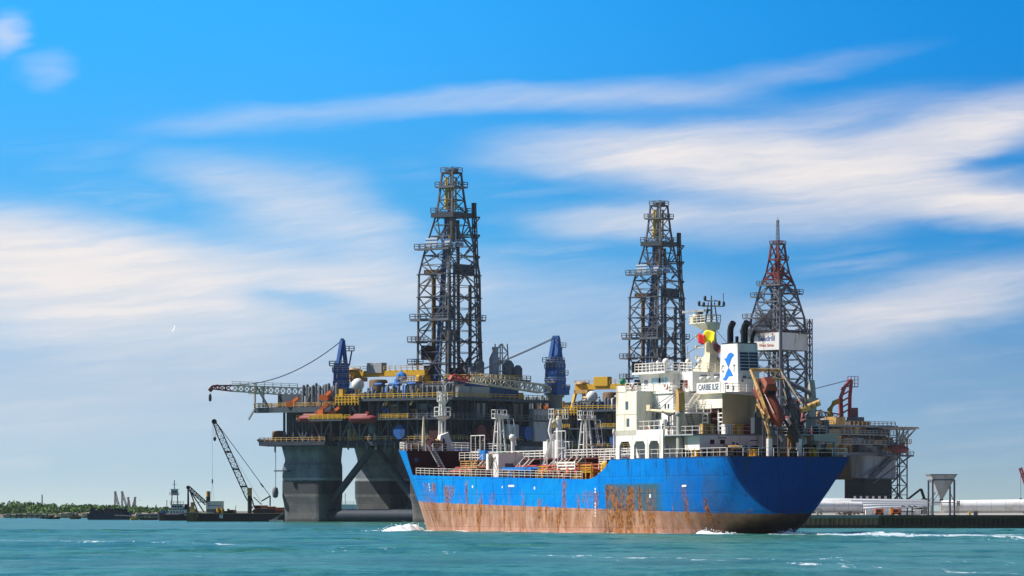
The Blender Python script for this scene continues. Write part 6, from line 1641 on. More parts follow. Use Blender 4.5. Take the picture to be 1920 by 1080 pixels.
# tug
def tug():
    Y = 1330; x0, x1, _ = P2(296, 352, 950, 976, Y); L = (x1-x0)/2; s = Y/F
    o = empty('tugboat', ((x0+x1)/2,Y,0), 0, 'small black and white tugboat with tall stacked wheelhouse moored at the crane barge', 'tugboat')
    mb = MB(); rings = []
    for t,w,z in ((-1,.5,2.6),(-.9,1.6,2.3),(-.5,2.4,1.7),(.3,2.4,1.6),(.85,1.9,2.0),(1,1.2,2.2)):
        rings.append([(L*t,-w,z),(L*t*.95,-w*.8,-.5),(L*t*.95,w*.8,-.5),(L*t,w,z)])
    mb.loft(rings,True,True,False); h = mb.build('hull','black',o)
    mb = MB()
    for (t,z),(t2,z2) in (((-.98,2.6),(-.5,1.72)),((-.5,1.72),(.4,1.64)),((.4,1.64),(.98,2.2))): mb.bar((L*t,-2.3,z+.1),(L*t2,-2.45,z2+.1),.25)
    mb.build('bulwark_rail','boat_red',h)
    mb = MB(); mb.box(-.2*L,.95*L,-1.9,1.9,1.6,3.4); a = mb.build('deckhouse','white',o)
    mb = MB(); mb.box(-.25*L,1.0*L,-2.0,2.0,3.4,3.6); mb.build('deck_edge','boat_red',a)
    mb = MB(); mb.box(-.1*L,.7*L,-1.6,1.6,3.6,5.0); b2 = mb.build('upper_house','white',o)
    for i in range(4):
        mb = MB(); mb.box(-.02*L+i*.8,.02*L+i*.8+.4,-1.64,-1.6,4.1,4.7); mb.build('window','dark_void',b2)
    for i in range(5):
        mb = MB(); mb.box(-.1*L+i*.9,-.1*L+i*.9+.35,-1.94,-1.9,2.4,2.9); mb.build('window','dark_void',a)
    mb = MB(); mb.box(-.15*L,.75*L,-1.7,1.7,5.0,5.15); mb.rail([(-.15*L,-1.7,5.1),(.75*L,-1.7,5.1)],.9,2,1,.08); mb.build('top_deck','boat_red',o)
    mb = MB()
    for dx in (-.5,1.5):
        for dy in (-.9,.9): mb.bar((dx+.1,dy,5.1),(dx*.8+.2,dy*.8,8.0),.18)
    tw = mb.build('tower','steel_dark',o)
    mb = MB(); mb.box(-.5,1.6,-1.0,1.0,8.0,9.7); mb.box(-.7,1.8,-1.2,1.2,9.7,9.85); whs = mb.build('wheelhouse','white',tw)
    mb = MB(); mb.box(-.3,1.4,-1.04,-1.0,8.8,9.4); mb.build('window','glass',whs)
    mb = MB(); mb.rail([(-.9,-1.3,8.0),(2,-1.3,8.0)],.8,2,1,.08); mb.box(-.9,2,-1.3,1.3,7.9,8.0); mb.build('catwalk','boat_red',tw)
    mb = MB(); mb.tube([(.5,0,9.8),(.5,0,12.6)],.14,6); mb.bar((-.3,0,11.2),(1.3,0,11.2),.1); mb.build('mast','black',o)
    mb = MB(); mb.tube([(-.4*L,0,2),(-.4*L,0,6.4)],.12,6); mb.build('bow_mast','black',o)
    mb = MB(); mb.lathe((.88*L,0,3.4),[(.55,0),(.5,1.6),(.4,1.7)],10); mb.build('funnel','maroon',o)
    mb = MB(); mb.box(-.75*L,-.45*L,-1.5,1.0,1.9,3.1); mb.build('covered_winch','blue_bright',o)
tug()
# crane barge with everything that stands on it
def crane_barge():
    Y = 1205; k = Y/F
    def X(px): return (px-960)*k
    def Z(py): return EYE+(HOR-py)*k
    ox = X(440)
    o = empty('crane_barge', (ox,Y,0), 0, 'long black barge with rusty brown end section, spud posts and small white sign', 'barge')
    def x(px): return X(px)-ox
    zt = Z(963)
    mb = MB(); barge_hull(mb, x(372), x(536), 0, 12, zt, .5); h = mb.build('hull','black',o)
    mb = MB(); barge_hull(mb, x(349), x(371.6), -.2, 10, zt+.15, .3); mb.build('end_section','steel_brown',o)
    mb = MB(); mb.box(x(349),x(372),-.4,10,zt+.15,zt+.4); mb.box(x(372),x(536),-.2,12,zt,zt+.14); mb.build('deck','rock',o)
    mb = MB(); mb.box(x(412),x(418),-.6,-.5,Z(971.5),Z(964.5)); s = mb.build('sign_board','white',h)
    mb = MB(); mb.box(x(413.4),x(416.6),-.64,-.6,Z(966.4),Z(965.8)); mb.box(x(414.6),x(415.4),-.64,-.6,Z(970),Z(966.4)); mb.build('sign_mark','blue_bright',s)
    for px,y0,yy in ((389,921,931),(467,914.5,929)):
        mb = MB(); mb.tube([(x(px),3,-1),(x(px),3,Z(yy))],.62,10); sp = mb.build('spud_post','black',o)
        mb = MB(); mb.tube([(x(px),3,Z(yy)),(x(px),3,Z(y0))],.66,10); mb.build('spud_top','rust_yellow',sp)
    for px in (359,362,408,416):
        mb = MB(); mb.tube([(x(px),.8,zt),(x(px),.8,zt+1.6+(px<400)*1.6)],.35,8); mb.build('fender_post','yellow' if px > 400 else 'rust_yellow',o)
    R = random.Random(6)
    for i in range(12):
        px = R.uniform(402,442); mb = MB(); w = R.uniform(.5,1.4); u = x(px); mb.box(u,u+w,1,3,zt+.1,zt+R.uniform(.6,1.5)); mb.build('deck_gear',R.choice(('maroon','charcoal','steel_brown','maroon')),o)
    mb = MB(); mb.tube([(x(441),2,zt),(x(441),2,Z(948))],.12,6); mb.build('pole','rope',o)
    # white deck house
    hx = X(402); w = empty('site_cabin', (hx,Y+2,zt+.14), 0, 'pale long cabin with a blue-grey band standing on the crane barge deck', 'cabin')
    L = 15.5*k; mb = MB(); mb.box(-L,L,0,3,0,Z(941.5)-zt); c = mb.build('wall','white',w)
    mb = MB(); mb.box(-L-.15,L+.15,-.2,3.2,Z(941.5)-zt,Z(940.6)-zt); mb.build('roof','steel_pale',w)
    mb = MB(); mb.box(-L,L,-.04,0,.2,1.1); mb.build('lower_band','rig_grey',c)
    mb = MB(); mb.box(-L+.5,L-.5,-.05,0,2.0,2.2); mb.build('stripe','blue_bright',c)
    # A-frame at the left end
    a = empty('a_frame_derrick', (X(352),Y+1.5,zt+.4), 0, 'dark steel A-frame with sloping struts at the brown end of the crane barge', 'A-frame')
    def ax(px): return X(px)-X(352)
    T = Z(914)-zt-.4
    for (p,q,wd,n) in (((0,-1,0),(ax(352),0,T),.42,'mast'),((0,2,0),(ax(352),0,T),.42,'mast')):
        mb = MB(); mb.bar(p,q,wd); mb.build(n,'black',a)
    mb = MB(); mb.truss((ax(352.5),0,T),(ax(386),0,Z(947)-zt),1.0,.9,7,.24,.16); mb.build('boom','black',a)
    for px in (370,382):
        mb = MB(); mb.bar((ax(355),0,T-.8),(ax(px),0,0),.34); mb.build('strut','black',a)
    mb = MB(); mb.lathe((ax(352),-.4,T),[(.55,0),(.55,.8)],10,'y'); mb.bar((ax(352),0,T),(ax(384),0,Z(945)-zt),.08); mb.bar((ax(369),-.3,Z(944)-zt),(ax(385),-.3,Z(944)-zt),.2); mb.build('head_sheave','black',a)
    # lattice boom crawler crane
    c = empty('crawler_crane', (X(494),Y+4,zt+.14), 0, 'crawler crane with orange-red house and long dark lattice boom raised to the left', 'crane')
    def cx(px): return X(px)-X(494)
    def cz(py): return Z(py)-zt-.14
    mb = MB()
    for yy in (-1.9,1.9): mb.prism([(-3.4,.5),(-2.9,0),(2.9,0),(3.4,.5),(2.9,1.1),(-2.9,1.1)],'y',yy-.5,yy+.5)
    mb.build('track','black',c)
    mb = MB(); mb.box(cx(476),cx(500),-1.6,2.4,1.1,cz(947.5)); mb.box(cx(500),cx(515),-1.6,2.4,1.1,cz(949.5)); hs = mb.build('house','orange',c,bevel=.08)
    mb = MB(); mb.box(cx(476),cx(487),-1.7,-1.6,1.4,cz(948)); mb.build('engine_door','maroon',hs)
    mb = MB(); mb.box(cx(489),cx(499),-1.64,-1.6,cz(954),cz(952.6)); mb.build('stripe','white',hs)
    p0 = V3(cx(474),-.4,1.4); p1 = V3(cx(400),-.4,cz(790))
    mb = MB(); mb.truss(p0,p0.lerp(p1,.14),.7,.6,3,.2,.1,1.7,1.6); mb.truss(p0.lerp(p1,.14),p0.lerp(p1,.86),1.7,1.6,13,.21,.10); mb.truss(p0.lerp(p1,.86),p1,1.7,1.6,3,.2,.1,.8,.7); mb.lathe((p1.x,p1.y-.4,p1.z),[(.75,0),(.75,.8)],10,'y')
    b_ = mb.build('boom','black',c)
    for f in (.25,.45,.65):
        q = p0.lerp(p1,f); mb = MB(); mb.cbox(q,1.9,1.9,.5); mb.build('boom_joint','charcoal',b_)
    g = V3(cx(505),0,cz(930))
    mb = MB(); mb.bar(g,(cx(489),0,1.4+2),.36); mb.bar(g,(cx(505),0,2),.36); mb.bar((cx(489),0,cz(946)),(cx(474),0,cz(932)),.25); mb.build('gantry','black',c)
    for dy in (.5,-.5):
        mb = MB(); mb.bar(p1+V3(.4,dy,0),g+V3(0,dy,0),.13); mb.bar(p1.lerp(g,.83)+V3(0,dy,0),p1.lerp(g,.88)+V3(0,dy,0),.36); mb.build('pendant','charcoal',c)
    mb = MB(); mb.bar(p1.lerp(p0,.12),(cx(490),0,cz(944)),.07); mb.build('hoist_rope','rope',c)
    mb = MB()
    for dx in (-.4,.5): mb.bar((p1.x+dx,-.4,p1.z),(cx(401)+dx*.4,-.4,cz(819)),.07)
    mb.build('hoist_rope','charcoal',c)
    mb = MB(); mb.lathe((cx(401),-.4,cz(827)),[(.1,0),(.35,.3),(.45,.9),(.3,1.2)],8); mb.build('hook_block','black',c)
    mb = MB(); mb.bar((p1.x-.6,-.4,p1.z),(cx(396.5),-.4,cz(902)),.05); mb.bar((cx(396.5),-.4,cz(902)),(cx(399.5),-.4,cz(938)),.05); mb.bar((cx(396.5),-.4,cz(902)),(cx(394),-.4,cz(938)),.05); mb.lathe((cx(396.5),-.4,cz(907)),[(.05,0),(.2,.3),(.2,1.2),(.05,1.4)],6); mb.build('tag_line','charcoal',c)
    # brown drum and crate aft of the crane
    cr = empty('deck_container', (X(524),Y+3,zt+.14), 0, 'rusty red container on the barge beside the rig leg', 'container')
    mb = MB(); mb.box(-1.6,1.6,-1,1.5,0,1.6); bx = mb.build('body','boat_red',cr); mb = MB(); mb.box(-1.5,1.5,-1.05,-1,.9,1.2); mb.build('stripe','orange',bx)
    # gangway at the leg
    gw = empty('floating_stage', (X(520),Y-6,0), 0, 'white floating stage with sloping struts at the foot of the rig leg', 'stage')
    L = 13*k; mb = MB(); mb.box(-L,L,-1,1,-.3,.45); mb.build('float','white',gw)
    for q in (.0,.5): 
        mb = MB(); mb.bar((-L*.6+q*L,-.6,.4),(L,-.6,2.2+q),.28); mb.build('strut','steel_pale',gw)
crane_barge()
# hoist line of the rig crane that passes the barge crane
# ferry seen between the rig legs
def far_vessel():
    Y = 1700; k = Y/F; o = empty('supply_vessel', ((652-960)*k,Y,0), 0, 'blue and white vessel half seen in the gap between the rig legs', 'vessel')
    mb = MB(); mb.loft([[(-12,-3,3.4),(-10,-2,-.4),(-10,2,-.4),(-12,3,3.4)],[(14,-3,3.0),(13,-2,-.4),(13,2,-.4),(14,3,3.0)]],True,True,False); h = mb.build('hull','blue_steel',o)
    mb = MB(); mb.box(-8,10,-2.4,2.4,3.1,5.4); a = mb.build('deckhouse','white',o); mb = MB(); mb.box(-9,11,-2.6,2.6,5.4,5.6); mb.rail([(-9,-2.6,5.6),(11,-2.6,5.6)],1,2,1.4,.1); mb.build('upper_deck','white',a)
    mb = MB(); mb.tube([(-1,0,5.6),(-1,0,10)],.14,6); mb.build('mast','steel_mid',o)
far_vessel()
# faint cranes and masts on the horizon
for i,(px,yt,lean,wd) in enumerate(((216,922,9,1.1),(229,922,11,1.1),(240.5,933,5,.8),(253.5,932.5,-7,.8))):
    Y = 4300; k = Y/F; b0 = at(px,953,Y); h = (HOR-yt)*k
    o = empty('harbour_crane', (b0.x,Y,2.4), 0, ('faint pinkish horizon crane, %s' % ('leftmost of the four','second from the left and one of the two tall ones','the short slim one third from the left','rightmost of the four and leaning left')[i]), 'crane', 'faint cranes on the left horizon')
    mb = MB(); mb.truss((0,0,0),(0,0,h),1.6*wd,1.6*wd,8,.55,.35,1.0,1.0); mb.build('mast','far_grey',o)
    mb = MB(); mb.truss((0,0,h),(lean*k,0,1),1.4*wd,1.4*wd,8,.55,.35); mb.build('boom','far_pink',o)
    mb = MB(); mb.bar((-1.4,0,h),(1.2,0,h+.8),1.2); mb.build('head','far_pink',o)
    if i == 0:
        mb = MB(); mb.bar((0,0,h*.45),(9*k,0,h*.45),.5); mb.build('tie','far_grey',o)
for px,yt,Y,lab in ((79,926,3500,'thin faint mast rising behind the scrub at the far left'),(276.5,946,3600,'small faint cross-armed mast low on the horizon'),(290,945,3600,'small faint leaning pole on the horizon beside the tug')):
    k = Y/F; o = empty('radio_mast', ((px-960)*k,Y,2.4), 0, lab, 'mast'); h = (HOR-yt)*k
    mb = MB(); mb.truss((0,0,0),((3 if px == 290 else 0)*k,0,h),1.0,1.0,10,.35,.2,.5,.5); mb.build('mast','far_grey',o)
    if px == 276.5: mb = MB(); mb.bar((-6*k,0,h*.62),(6*k,0,h*.62),.5); mb.build('arm','far_grey',o)
# gulls
def gull(px, py, Y, span, bank, label):
    p = at(px,py,Y); o = empty('gull', p, .5, label, 'bird'); s = span/2
    mb = MB(); mb.loft([[(x_,w*cos(a),w*sin(a)) for a in [2*pi*i/8 for i in range(8)]] for x_,w in ((-.28*s,.01),(-.18*s,.06*s),(.05*s,.10*s),(.25*s,.07*s),(.34*s,.055*s),(.42*s,.01))]); b = mb.build('body','bird_white',o)
    for sg in (1,-1):
        v = []
        for t,y_,z_,c_ in ((0,.06,.03,.20),(.45,.48,.26*bank,.17),(1,1.0,.12*bank,.03)):
            v += [(c_*s-.1*t*s, sg*y_*s, z_*s),(-c_*s-.14*t*s, sg*y_*s, z_*s+.01)]
        mb = MB(); mb.add(v,[(0,1,3,2),(2,3,5,4)]); w = mb.build('wing','bird_white',o); m_ = w.modifiers.new('wing','SOLIDIFY'); m_.thickness = .03
    return o
g = gull(327,617,700,1.25,.9,'white gull in flight with raised wings against the pale sky'); g.rotation_euler = (1.0,0,-.785)
g = gull(262,938.5,900,1.1,1.0,'tiny dark-looking gull low over the shore near the faint cranes'); g.rotation_euler = (.1,0,.6)

# ------------------------------------------------------------------ right: quay, wind-turbine parts, hopper
QY = 750.0; QX0 = at(1395,0,QY).x; QX1 = 460.0; QZ = 2.25
mb = MB(); mb.box(QX0,QX1,QY+.6,QY+900,-3,QZ); qd = tag(mb.build('quay','concrete'), kind='structure')
def piles(px0, px1, m, cap, label):
    x0 = at(px0,0,QY).x; x1 = at(px1,0,QY).x if px1 else QX1
    o = empty('sheet_pile_wall', (x0,QY,0), 0, label, 'quay wall'); n = int((x1-x0)/.84)
    mb = MB(); v = []; f = []
    for i in range(n):
        a = i*(x1-x0)/n; w = (x1-x0)/n
        pts = [(a,.35),(a+w*.18,0),(a+w*.5,0),(a+w*.68,.35),(a+w,.35)]
        for p,q in zip(pts,pts[1:]): mb.add([(p[0],p[1],-2),(q[0],q[1],-2),(q[0],q[1],QZ-.5),(p[0],p[1],QZ-.5)],[(0,1,2,3)])
    mb.build('piling', m, o)
    mb = MB(); mb.box(0,x1-x0,-.35,.6,QZ-.55,QZ+.03); mb.build('capping_beam', cap, o)
    mb = MB(); mb.box(0,x1-x0,-.3,-.05,.15,.5); mb.build('waling','pile_dark',o)
    return o
piles(1395,1648,'pile_rust','concrete','reddish rusty sheet pile wall under the left part of the quay')
piles(1648.4,None,'pile_dark','pile_dark','black sheet pile wall under the right part of the quay')
def tower_section(pxa, pxb, Y, r0, r1, dy, label):
    a = at(pxa,0,Y).x; b_ = at(pxb,0,Y).x; o = empty('tower_section', (a,Y,QZ), 0, label, 'wind turbine tower', 'wind turbine tower sections on the quay')
    L = b_-a; rings = []; n = 28
    for i in range(9):
        t = i/8; r = lerp(r0,r1,t); rings.append([(L*t, dy*t+r*cos(q), .45+r+(max(r0,r1)-r)*0+r*sin(q)) for q in [2*pi*k/n for k in range(n)]])
    mb = MB(); mb.loft(rings,True,False); sh = mb.build('shell','tower_white',o)
    mb = MB()
    for (x_,r,yy) in ((0,r0,0),(L,r1,dy)):
        mb.lathe((x_-.06,yy,.45+r),[(r*1.0,0),(r*1.025,.02),(r*1.025,.10),(r*1.0,.12)],n,'x',False,False)
    mb.build('flange','steel_pale',o)
    mb = MB(); mb.lathe((L-.02,dy,.45+r1),[(.01,0),(r1*.97,.01)],n,'x',False,False); mb.lathe((.02,0,.45+r0),[(r0*.97,0),(.01,-.01)],n,'x',False,False); mb.build('end_cover','tan',o)
    for t in (.12,.88):
        r = lerp(r0,r1,t); mb = MB(); mb.prism([(dy*t-r*.8,0),(dy*t+r*.8,0),(dy*t+r*.7,.7),(dy*t,.42),(dy*t-r*.7,.7)],'x',L*t-.3,L*t+.3); mb.build('cradle','steel_mid',o)
    return o
tower_section(1420,1622,775,1.02,1.0,6,'white tower section lying on the quay just right of the tanker stern')
tower_section(1764,2300,790,1.13,1.45,-8,'long white tower section lying on the quay at the far right beyond the hopper')
tower_section(1500,1600,806,1.1,1.15,6,'white tower section lying behind the first one, near the tanker stern')
# blades: long tapering white shells on stands
def blade(px_root, px_tip, Y, z, rr, chord, sweep, label, dY=0):
    a = at(px_root,0,Y); L = at(px_tip,0,Y).x-a.x; o = empty('turbine_blade', (a.x,Y,QZ), 0, label, 'wind turbine blade', 'wind turbine blades stored on the quay')
    n = 18; rings = []
    for i in range(17):
        t = i/16
        c = lerp(rr, chord, sstep(t,.02,.22))*(1-max(0,t-.2)/.8*.93) if t > .02 else rr
        th = lerp(rr, .30*c, sstep(t,.05,.3))
        zc = z + sweep*(t**1.8); yc = dY*t
        rings.append([(L*t, yc+th*cos(q), zc+c*sin(q)*(1 if sin(q) > 0 else .8)) for q in [2*pi*k/n for k in range(n)]])
    mb = MB(); mb.loft(rings); mb.build('shell','blade_white',o)
    mb = MB(); mb.lathe((-.08 if L > 0 else .0,0,z),[(rr*1.05,0),(rr*1.05,.1)],n,'x'); mb.build('root_ring','steel_pale',o)
    for t in (.05,.68):
        zc = z+sweep*(t**1.8); mb = MB(); mb.box(L*t-.15,L*t+.15,dY*t-.9,dY*t+.9,0,.2)
        for s in (-.8,.8): mb.box(L*t-.12,L*t+.12,dY*t+s-.1,dY*t+s+.1,.2,max(.5,zc))
        mb.build('stand','rig_grey',o)
    return o
blade(1525,1800,860,2.35,.75,.85,.45,'white turbine blade resting highest, its root beside the tanker stern')
blade(1560,1838,845,1.75,.7,.8,.9,'white turbine blade with an upswept tip passing behind the hopper legs',4)
blade(1590,1808,832,1.35,.62,.7,1.25,'white turbine blade starting beneath the black rack, tip rising toward the hopper',3)
blade(1612,1790,820,.95,.55,.6,1.45,'lowest white turbine blade of the fan, just behind the orange machines',2)
blade(1500,1735,880,2.6,.7,.8,.5,'white turbine blade at the back, its top edge under the dark rig leg')
# white block barriers
for i,px in enumerate((1629,1642,1655,1668,1692,1706,1720)):
    Y = 800; k = Y/F; o = empty('storage_block', ((px-960)*k,Y,QZ), 0, ('white block on the quay, %s in the row' % ('first from the left','second from the left','third from the left','fourth from the left','third from the right','second from the right','last on the right')[i]), 'block', 'white blocks on the quay')
    mb = MB(); mb.box(-.64,.64,-.6,.6,0,.95); bl = mb.build('block_body','white',o,bevel=.04); mb = MB(); mb.box(-.5,-.4,-.2,.2,.95,1.08); mb.box(.4,.5,-.2,.2,.95,1.08); mb.build('lifting_eye','steel_mid',bl)
# black rack of blade frames behind
o = empty('blade_rack', (at(1632,0,905).x,905,QZ), 0, 'long low black steel rack with a rail on the quay below the dark rig leg', 'rack')
mb = MB(); mb.box(-4.4,4.4,-.6,.6,2.9,3.15); mb.rail([(-4.4,-.6,3.15),(4.4,-.6,3.15)],1.0,3,1.1,.12); mb.build('rail','black',o)
for i in range(6):
    mb = MB(); mb.box(-4.3+i*1.72-.12,-4.3+i*1.72+.12,-.5,.5,0,2.9); mb.build('post','black',o)
for i in range(6):
    mb = MB(); mb.box(-3.6+i*1.3,-3.1+i*1.3,-.72,-.6,3.3,3.9); mb.build('tag_plate','white',o)
# small orange machines, bollards
def machine(px, Y, label, m='orange'):
    o = empty('generator_set', (at(px,0,Y).x,Y,QZ), 0, label, 'generator')
    mb = MB(); mb.box(-.75,.75,-.5,.5,.25,1.15); b_ = mb.build('housing',m,o,bevel=.05)
    mb = MB(); mb.box(-.5,.3,-.53,-.5,.5,.9); mb.build('grille','charcoal',b_); mb = MB(); mb.box(-.85,.85,-.45,.45,.1,.25); mb.build('skid','charcoal',o)
    for s in (-.5,.5):
        mb = MB(); mb.lathe((s,-.55,.22),[(.22,0),(.22,.14)],10,'y'); mb.build('wheel','black',o)
    mb = MB(); mb.tube([(.5,0,1.15),(.5,0,1.5)],.07,6); mb.build('exhaust_pipe','steel_mid',o)
machine(1648.5,770,'orange generator with a dark grille on the quay, left one of the pair'); machine(1680,775,'smaller orange generator next to a yellow box on the quay')
o = empty('fuel_box', (at(1672,0,776).x,776,QZ), 0, 'narrow yellow box beside the smaller orange generator', 'box'); mb = MB(); mb.box(-.28,.28,-.3,.3,0,1.25); bb = mb.build('housing','yellow',o,bevel=.03); mb = MB(); mb.box(-.3,.3,-.32,.32,1.25,1.32); mb.build('lid','rust_yellow',o)
o = empty('pump_stand', (at(1699,0,782).x,782,QZ), 0, 'dark blue-grey pump frame with bent pipes on the quay left of the hopper', 'pump')
for dx in (-1,.2,1.1):
    mb = MB(); mb.tube([(dx,0,0),(dx,0,1.3),(dx+.3,0,1.7),(dx+.8,0,1.5)],.13,8); mb.build('pipe','rig_slate',o)
mb = MB(); mb.box(-1.3,1.5,-.3,.3,.5,.7); mb.build('frame','rig_slate',o)
for px,lab in ((1818,'small yellow bollard on the quay edge below the long tower section'),(1533,'pale post on the quay edge near the tanker stern'),):
    o = empty('bollard', (at(px,0,752).x,752.2,QZ), 0, lab, 'bollard'); mb = MB(); mb.lathe((0,0,0),[(.28,0),(.2,.15),(.18,.35),(.32,.42),(.3,.55),(.05,.6)],10); mb.build('post','yellow' if px > 1700 else 'concrete',o); mb = MB(); mb.box(-.4,.4,-.35,.35,0,.06); mb.build('base','steel_brown',o)
o = empty('service_stand', (at(1533,0,756).x,756,QZ), 0, 'spindly grey valve stand on the quay in front of the leftmost tower section', 'stand'); mb = MB(); mb.tube([(0,0,0),(0,0,2.2)],.08,6); mb.bar((-.5,0,1.2),(.5,0,1.2),.1); mb.build('post','steel_pale',o); mb = MB(); mb.rail([(-.8,0,0),(.8,0,0)],1.0,2,.8,.07); mb.build('rail','steel_mid',o)
for i in range(5):
    R = random.Random(40+i); px = 1573+i*9; o = empty('scrap_piece', (at(px,0,760).x,760+i,QZ), R.uniform(-.5,.5), 'rusty bent pipe on the quay edge before the tower section, %s along' % ('first','second','third','fourth','fifth')[i], 'scrap', 'rusty scrap on the quay edge')
    mb = MB(); mb.tube([(-.6,0,.12),(0,0,.25+.2*R.random()),(.6,.1,.1)],.09,6); mb.build('pipe','steel_brown',o)
# hopper on four legs
def hopper():
    Y = 765; k = Y/F; o = empty('hopper', (at(1765,0,Y).x,Y,QZ), .12, 'grey steel hopper, an inverted pyramid on four tall legs, standing on the quay', 'hopper')
    w = 24*k; zt = (HOR-890)*k+EYE-QZ; zl = zt-.95; zb = (HOR-936)*k+EYE-QZ
    mb = MB()
    def sq(a, z): return [(-a,-a*.9,z),(a,-a*.9,z),(a,a*.9,z),(-a,a*.9,z)]
    mb.loft([sq(.22,zb),sq(w*.83,zl),sq(w*1.04,zt)],True,False,False); mb.build('bin','zinc',o)
    mb = MB(); 
    for a in range(4):
        p = sq(w*1.04,zt)[a]; q = sq(w*1.04,zt)[(a+1)%4]; mb.bar(p,q,.16); p = sq(w*.85,zl)[a]; q = sq(w*.85,zl)[(a+1)%4]; mb.bar(p,q,.18)
    mb.build('rim','steel_mid',o)
    for sx in (-1,1):
        for sy in (-.9,.9):
            mb = MB(); mb.box(sx*w*.86-.15,sx*w*.86+.15,sy*w*.86-.15,sy*w*.86+.15,0,zl); mb.box(sx*w*.86-.3,sx*w*.86+.3,sy*w*.86-.3,sy*w*.86+.3,0,.08); mb.build('leg','steel_mid',o)
    for a,b_ in (((-1,-.9),(1,-.9)),((1,-.9),(1,.9)),((-1,.9),(1,.9)),((-1,-.9),(-1,.9))):
        mb = MB(); mb.bar((a[0]*w*.86,a[1]*w*.86,zb-.6),(b_[0]*w*.86,b_[1]*w*.86,zb-.6),.13); mb.bar((a[0]*w*.86,a[1]*w*.86,zb-.5),(lerp(a[0],b_[0],.3)*w*.6,lerp(a[1],b_[1],.3)*w*.6,zb+1.4),.1); mb.build('brace','steel_mid',o)
    mb = MB(); mb.box(-.3,.3,-.3,.3,zb-.25,zb); mb.build('gate','steel_dark',o)
    mb = MB(); mb.rail([(w*.9,-w*.5,zb-1.2),(w*1.35,-w*.5,zb-1.2),(w*1.35,w*.5,zb-1.2)],.9,2,.6,.07); mb.ladder((w*1.2,-w*.5,0),(w*1.2,-w*.5,zb-1.2),.4,.3,.06); mb.build('ladder_stage','steel_mid',o)
hopper()
# black excavator arm behind the blades
o = empty('excavator', (at(1722,0,900).x,900,QZ), 0, 'black excavator with folded arm showing above the blades left of the hopper', 'excavator')
mb = MB(); mb.box(-1.2,2.2,-1.2,1.2,1.1,2.6); mb.box(.6,2.2,-1.2,0,2.6,3.4); mb.build('house','black',o)
mb = MB()
for yy in (-1.1,1.1): mb.prism([(-2,.4),(-1.6,0),(1.6,0),(2,.4),(1.6,1.0),(-1.6,1.0)],'y',yy-.3,yy+.3)
mb.build('track','black',o)
mb = MB(); mb.bar((1.6,.5,2.4),(.6,.5,5.4),.55); mb.bar((.6,.5,5.4),(-2.2,.5,3.2),.42); mb.build('arm','black',o)
mb = MB(); mb.prism([(-2.6,3.4),(-1.9,3.2),(-1.7,2.4),(-2.8,2.6)],'y',0,1); mb.build('bucket','charcoal',o)
# red crane at the right-hand edge
o = empty('harbour_crane', (at(1936,0,1250).x,1250,QZ), 0, 'red crane whose boom tip with hanging hook enters at the right edge', 'crane')
mb = MB(); mb.box(-1.6,2.4,-1.5,1.5,1.2,3.6); mb.build('house','crane_red',o)
mb = MB(); mb.box(-2.6,2.6,-1.6,1.6,0,1.2); mb.build('track','black',o)
k = 1250/F; mb = MB(); mb.truss((0,0,3),((1913-1936)*k,0,(HOR-877)*k+EYE-QZ),1.0,1.0,9,.3,.2,.7,.7); b_ = mb.build('boom','crane_red',o)
mb = MB(); mb.bar(((1914-1936)*k,0,(HOR-878)*k),((1914-1936)*k,0,(HOR-932)*k),.1); mb.lathe(((1914-1936)*k,0,(HOR-936)*k),[(.1,0),(.4,.3),(.4,.9),(.1,1.1)],8); mb.build('hook_block','black',o)

# ------------------------------------------------------------------ foam and wake
def shipw(x, y): p = SHIP_M @ Vector((x,y,0)); return (p.x,p.y)
# along the side, the bow spread, the churned wake and old streaks in the foreground
FOAM.append(([shipw(x,halfb(x,0)+.6) for x in (110,106,102,96,88,78,66,54,42,30,22,14,8,2)], lambda t: 3.0+2.5*t, lambda t: .95-.15*t))
FOAM.append(([shipw(112,2),shipw(106,6),shipw(99,12),shipw(92,18),shipw(84,24)], lambda t: 8-3*t, lambda t: 1.0-.5*t))
FOAM.append(([shipw(14,8),shipw(7,10),(33,546),(38,535),(44,523),(50,507),(56,492),(62,478),(72,455),(90,420)], lambda t: 6+30*t+90*t*t, lambda t: .97-.10*t))
FOAM.append(([shipw(1,1),shipw(-4,0),(44,553),(54,541),(68,524),(95,500)], lambda t: 5+26*t, lambda t: .90-.2*t))
for i,(px0,py0,px1,py1,w,d) in enumerate(((-40,1012,330,1020,16,.66),(200,1014,760,1034,14,.60),(640,1034,1010,1042,11,.62),(980,1040,1330,1052,15,.66),(1240,1046,1600,1052,24,.58),(1480,1056,1960,1078,14,.62),(1560,1044,1960,1060,22,.52),(300,1040,700,1052,18,.48))):
    line = []
    for s in range(9):
        px = lerp(px0,px1,s/8); py = lerp(py0,py1,s/8)+random.Random(i*9+s).uniform(-1.0,1.0); Y_ = EYE*F/(py-HOR); line.append(((px-960)/F*Y_,Y_))
    FOAM.append((line, lambda t,w=w: w*(.75+.25*np.sin(t*17)), lambda t,d=d,i=i: d*(.85+.15*np.sin(t*29+i))))
make_water()
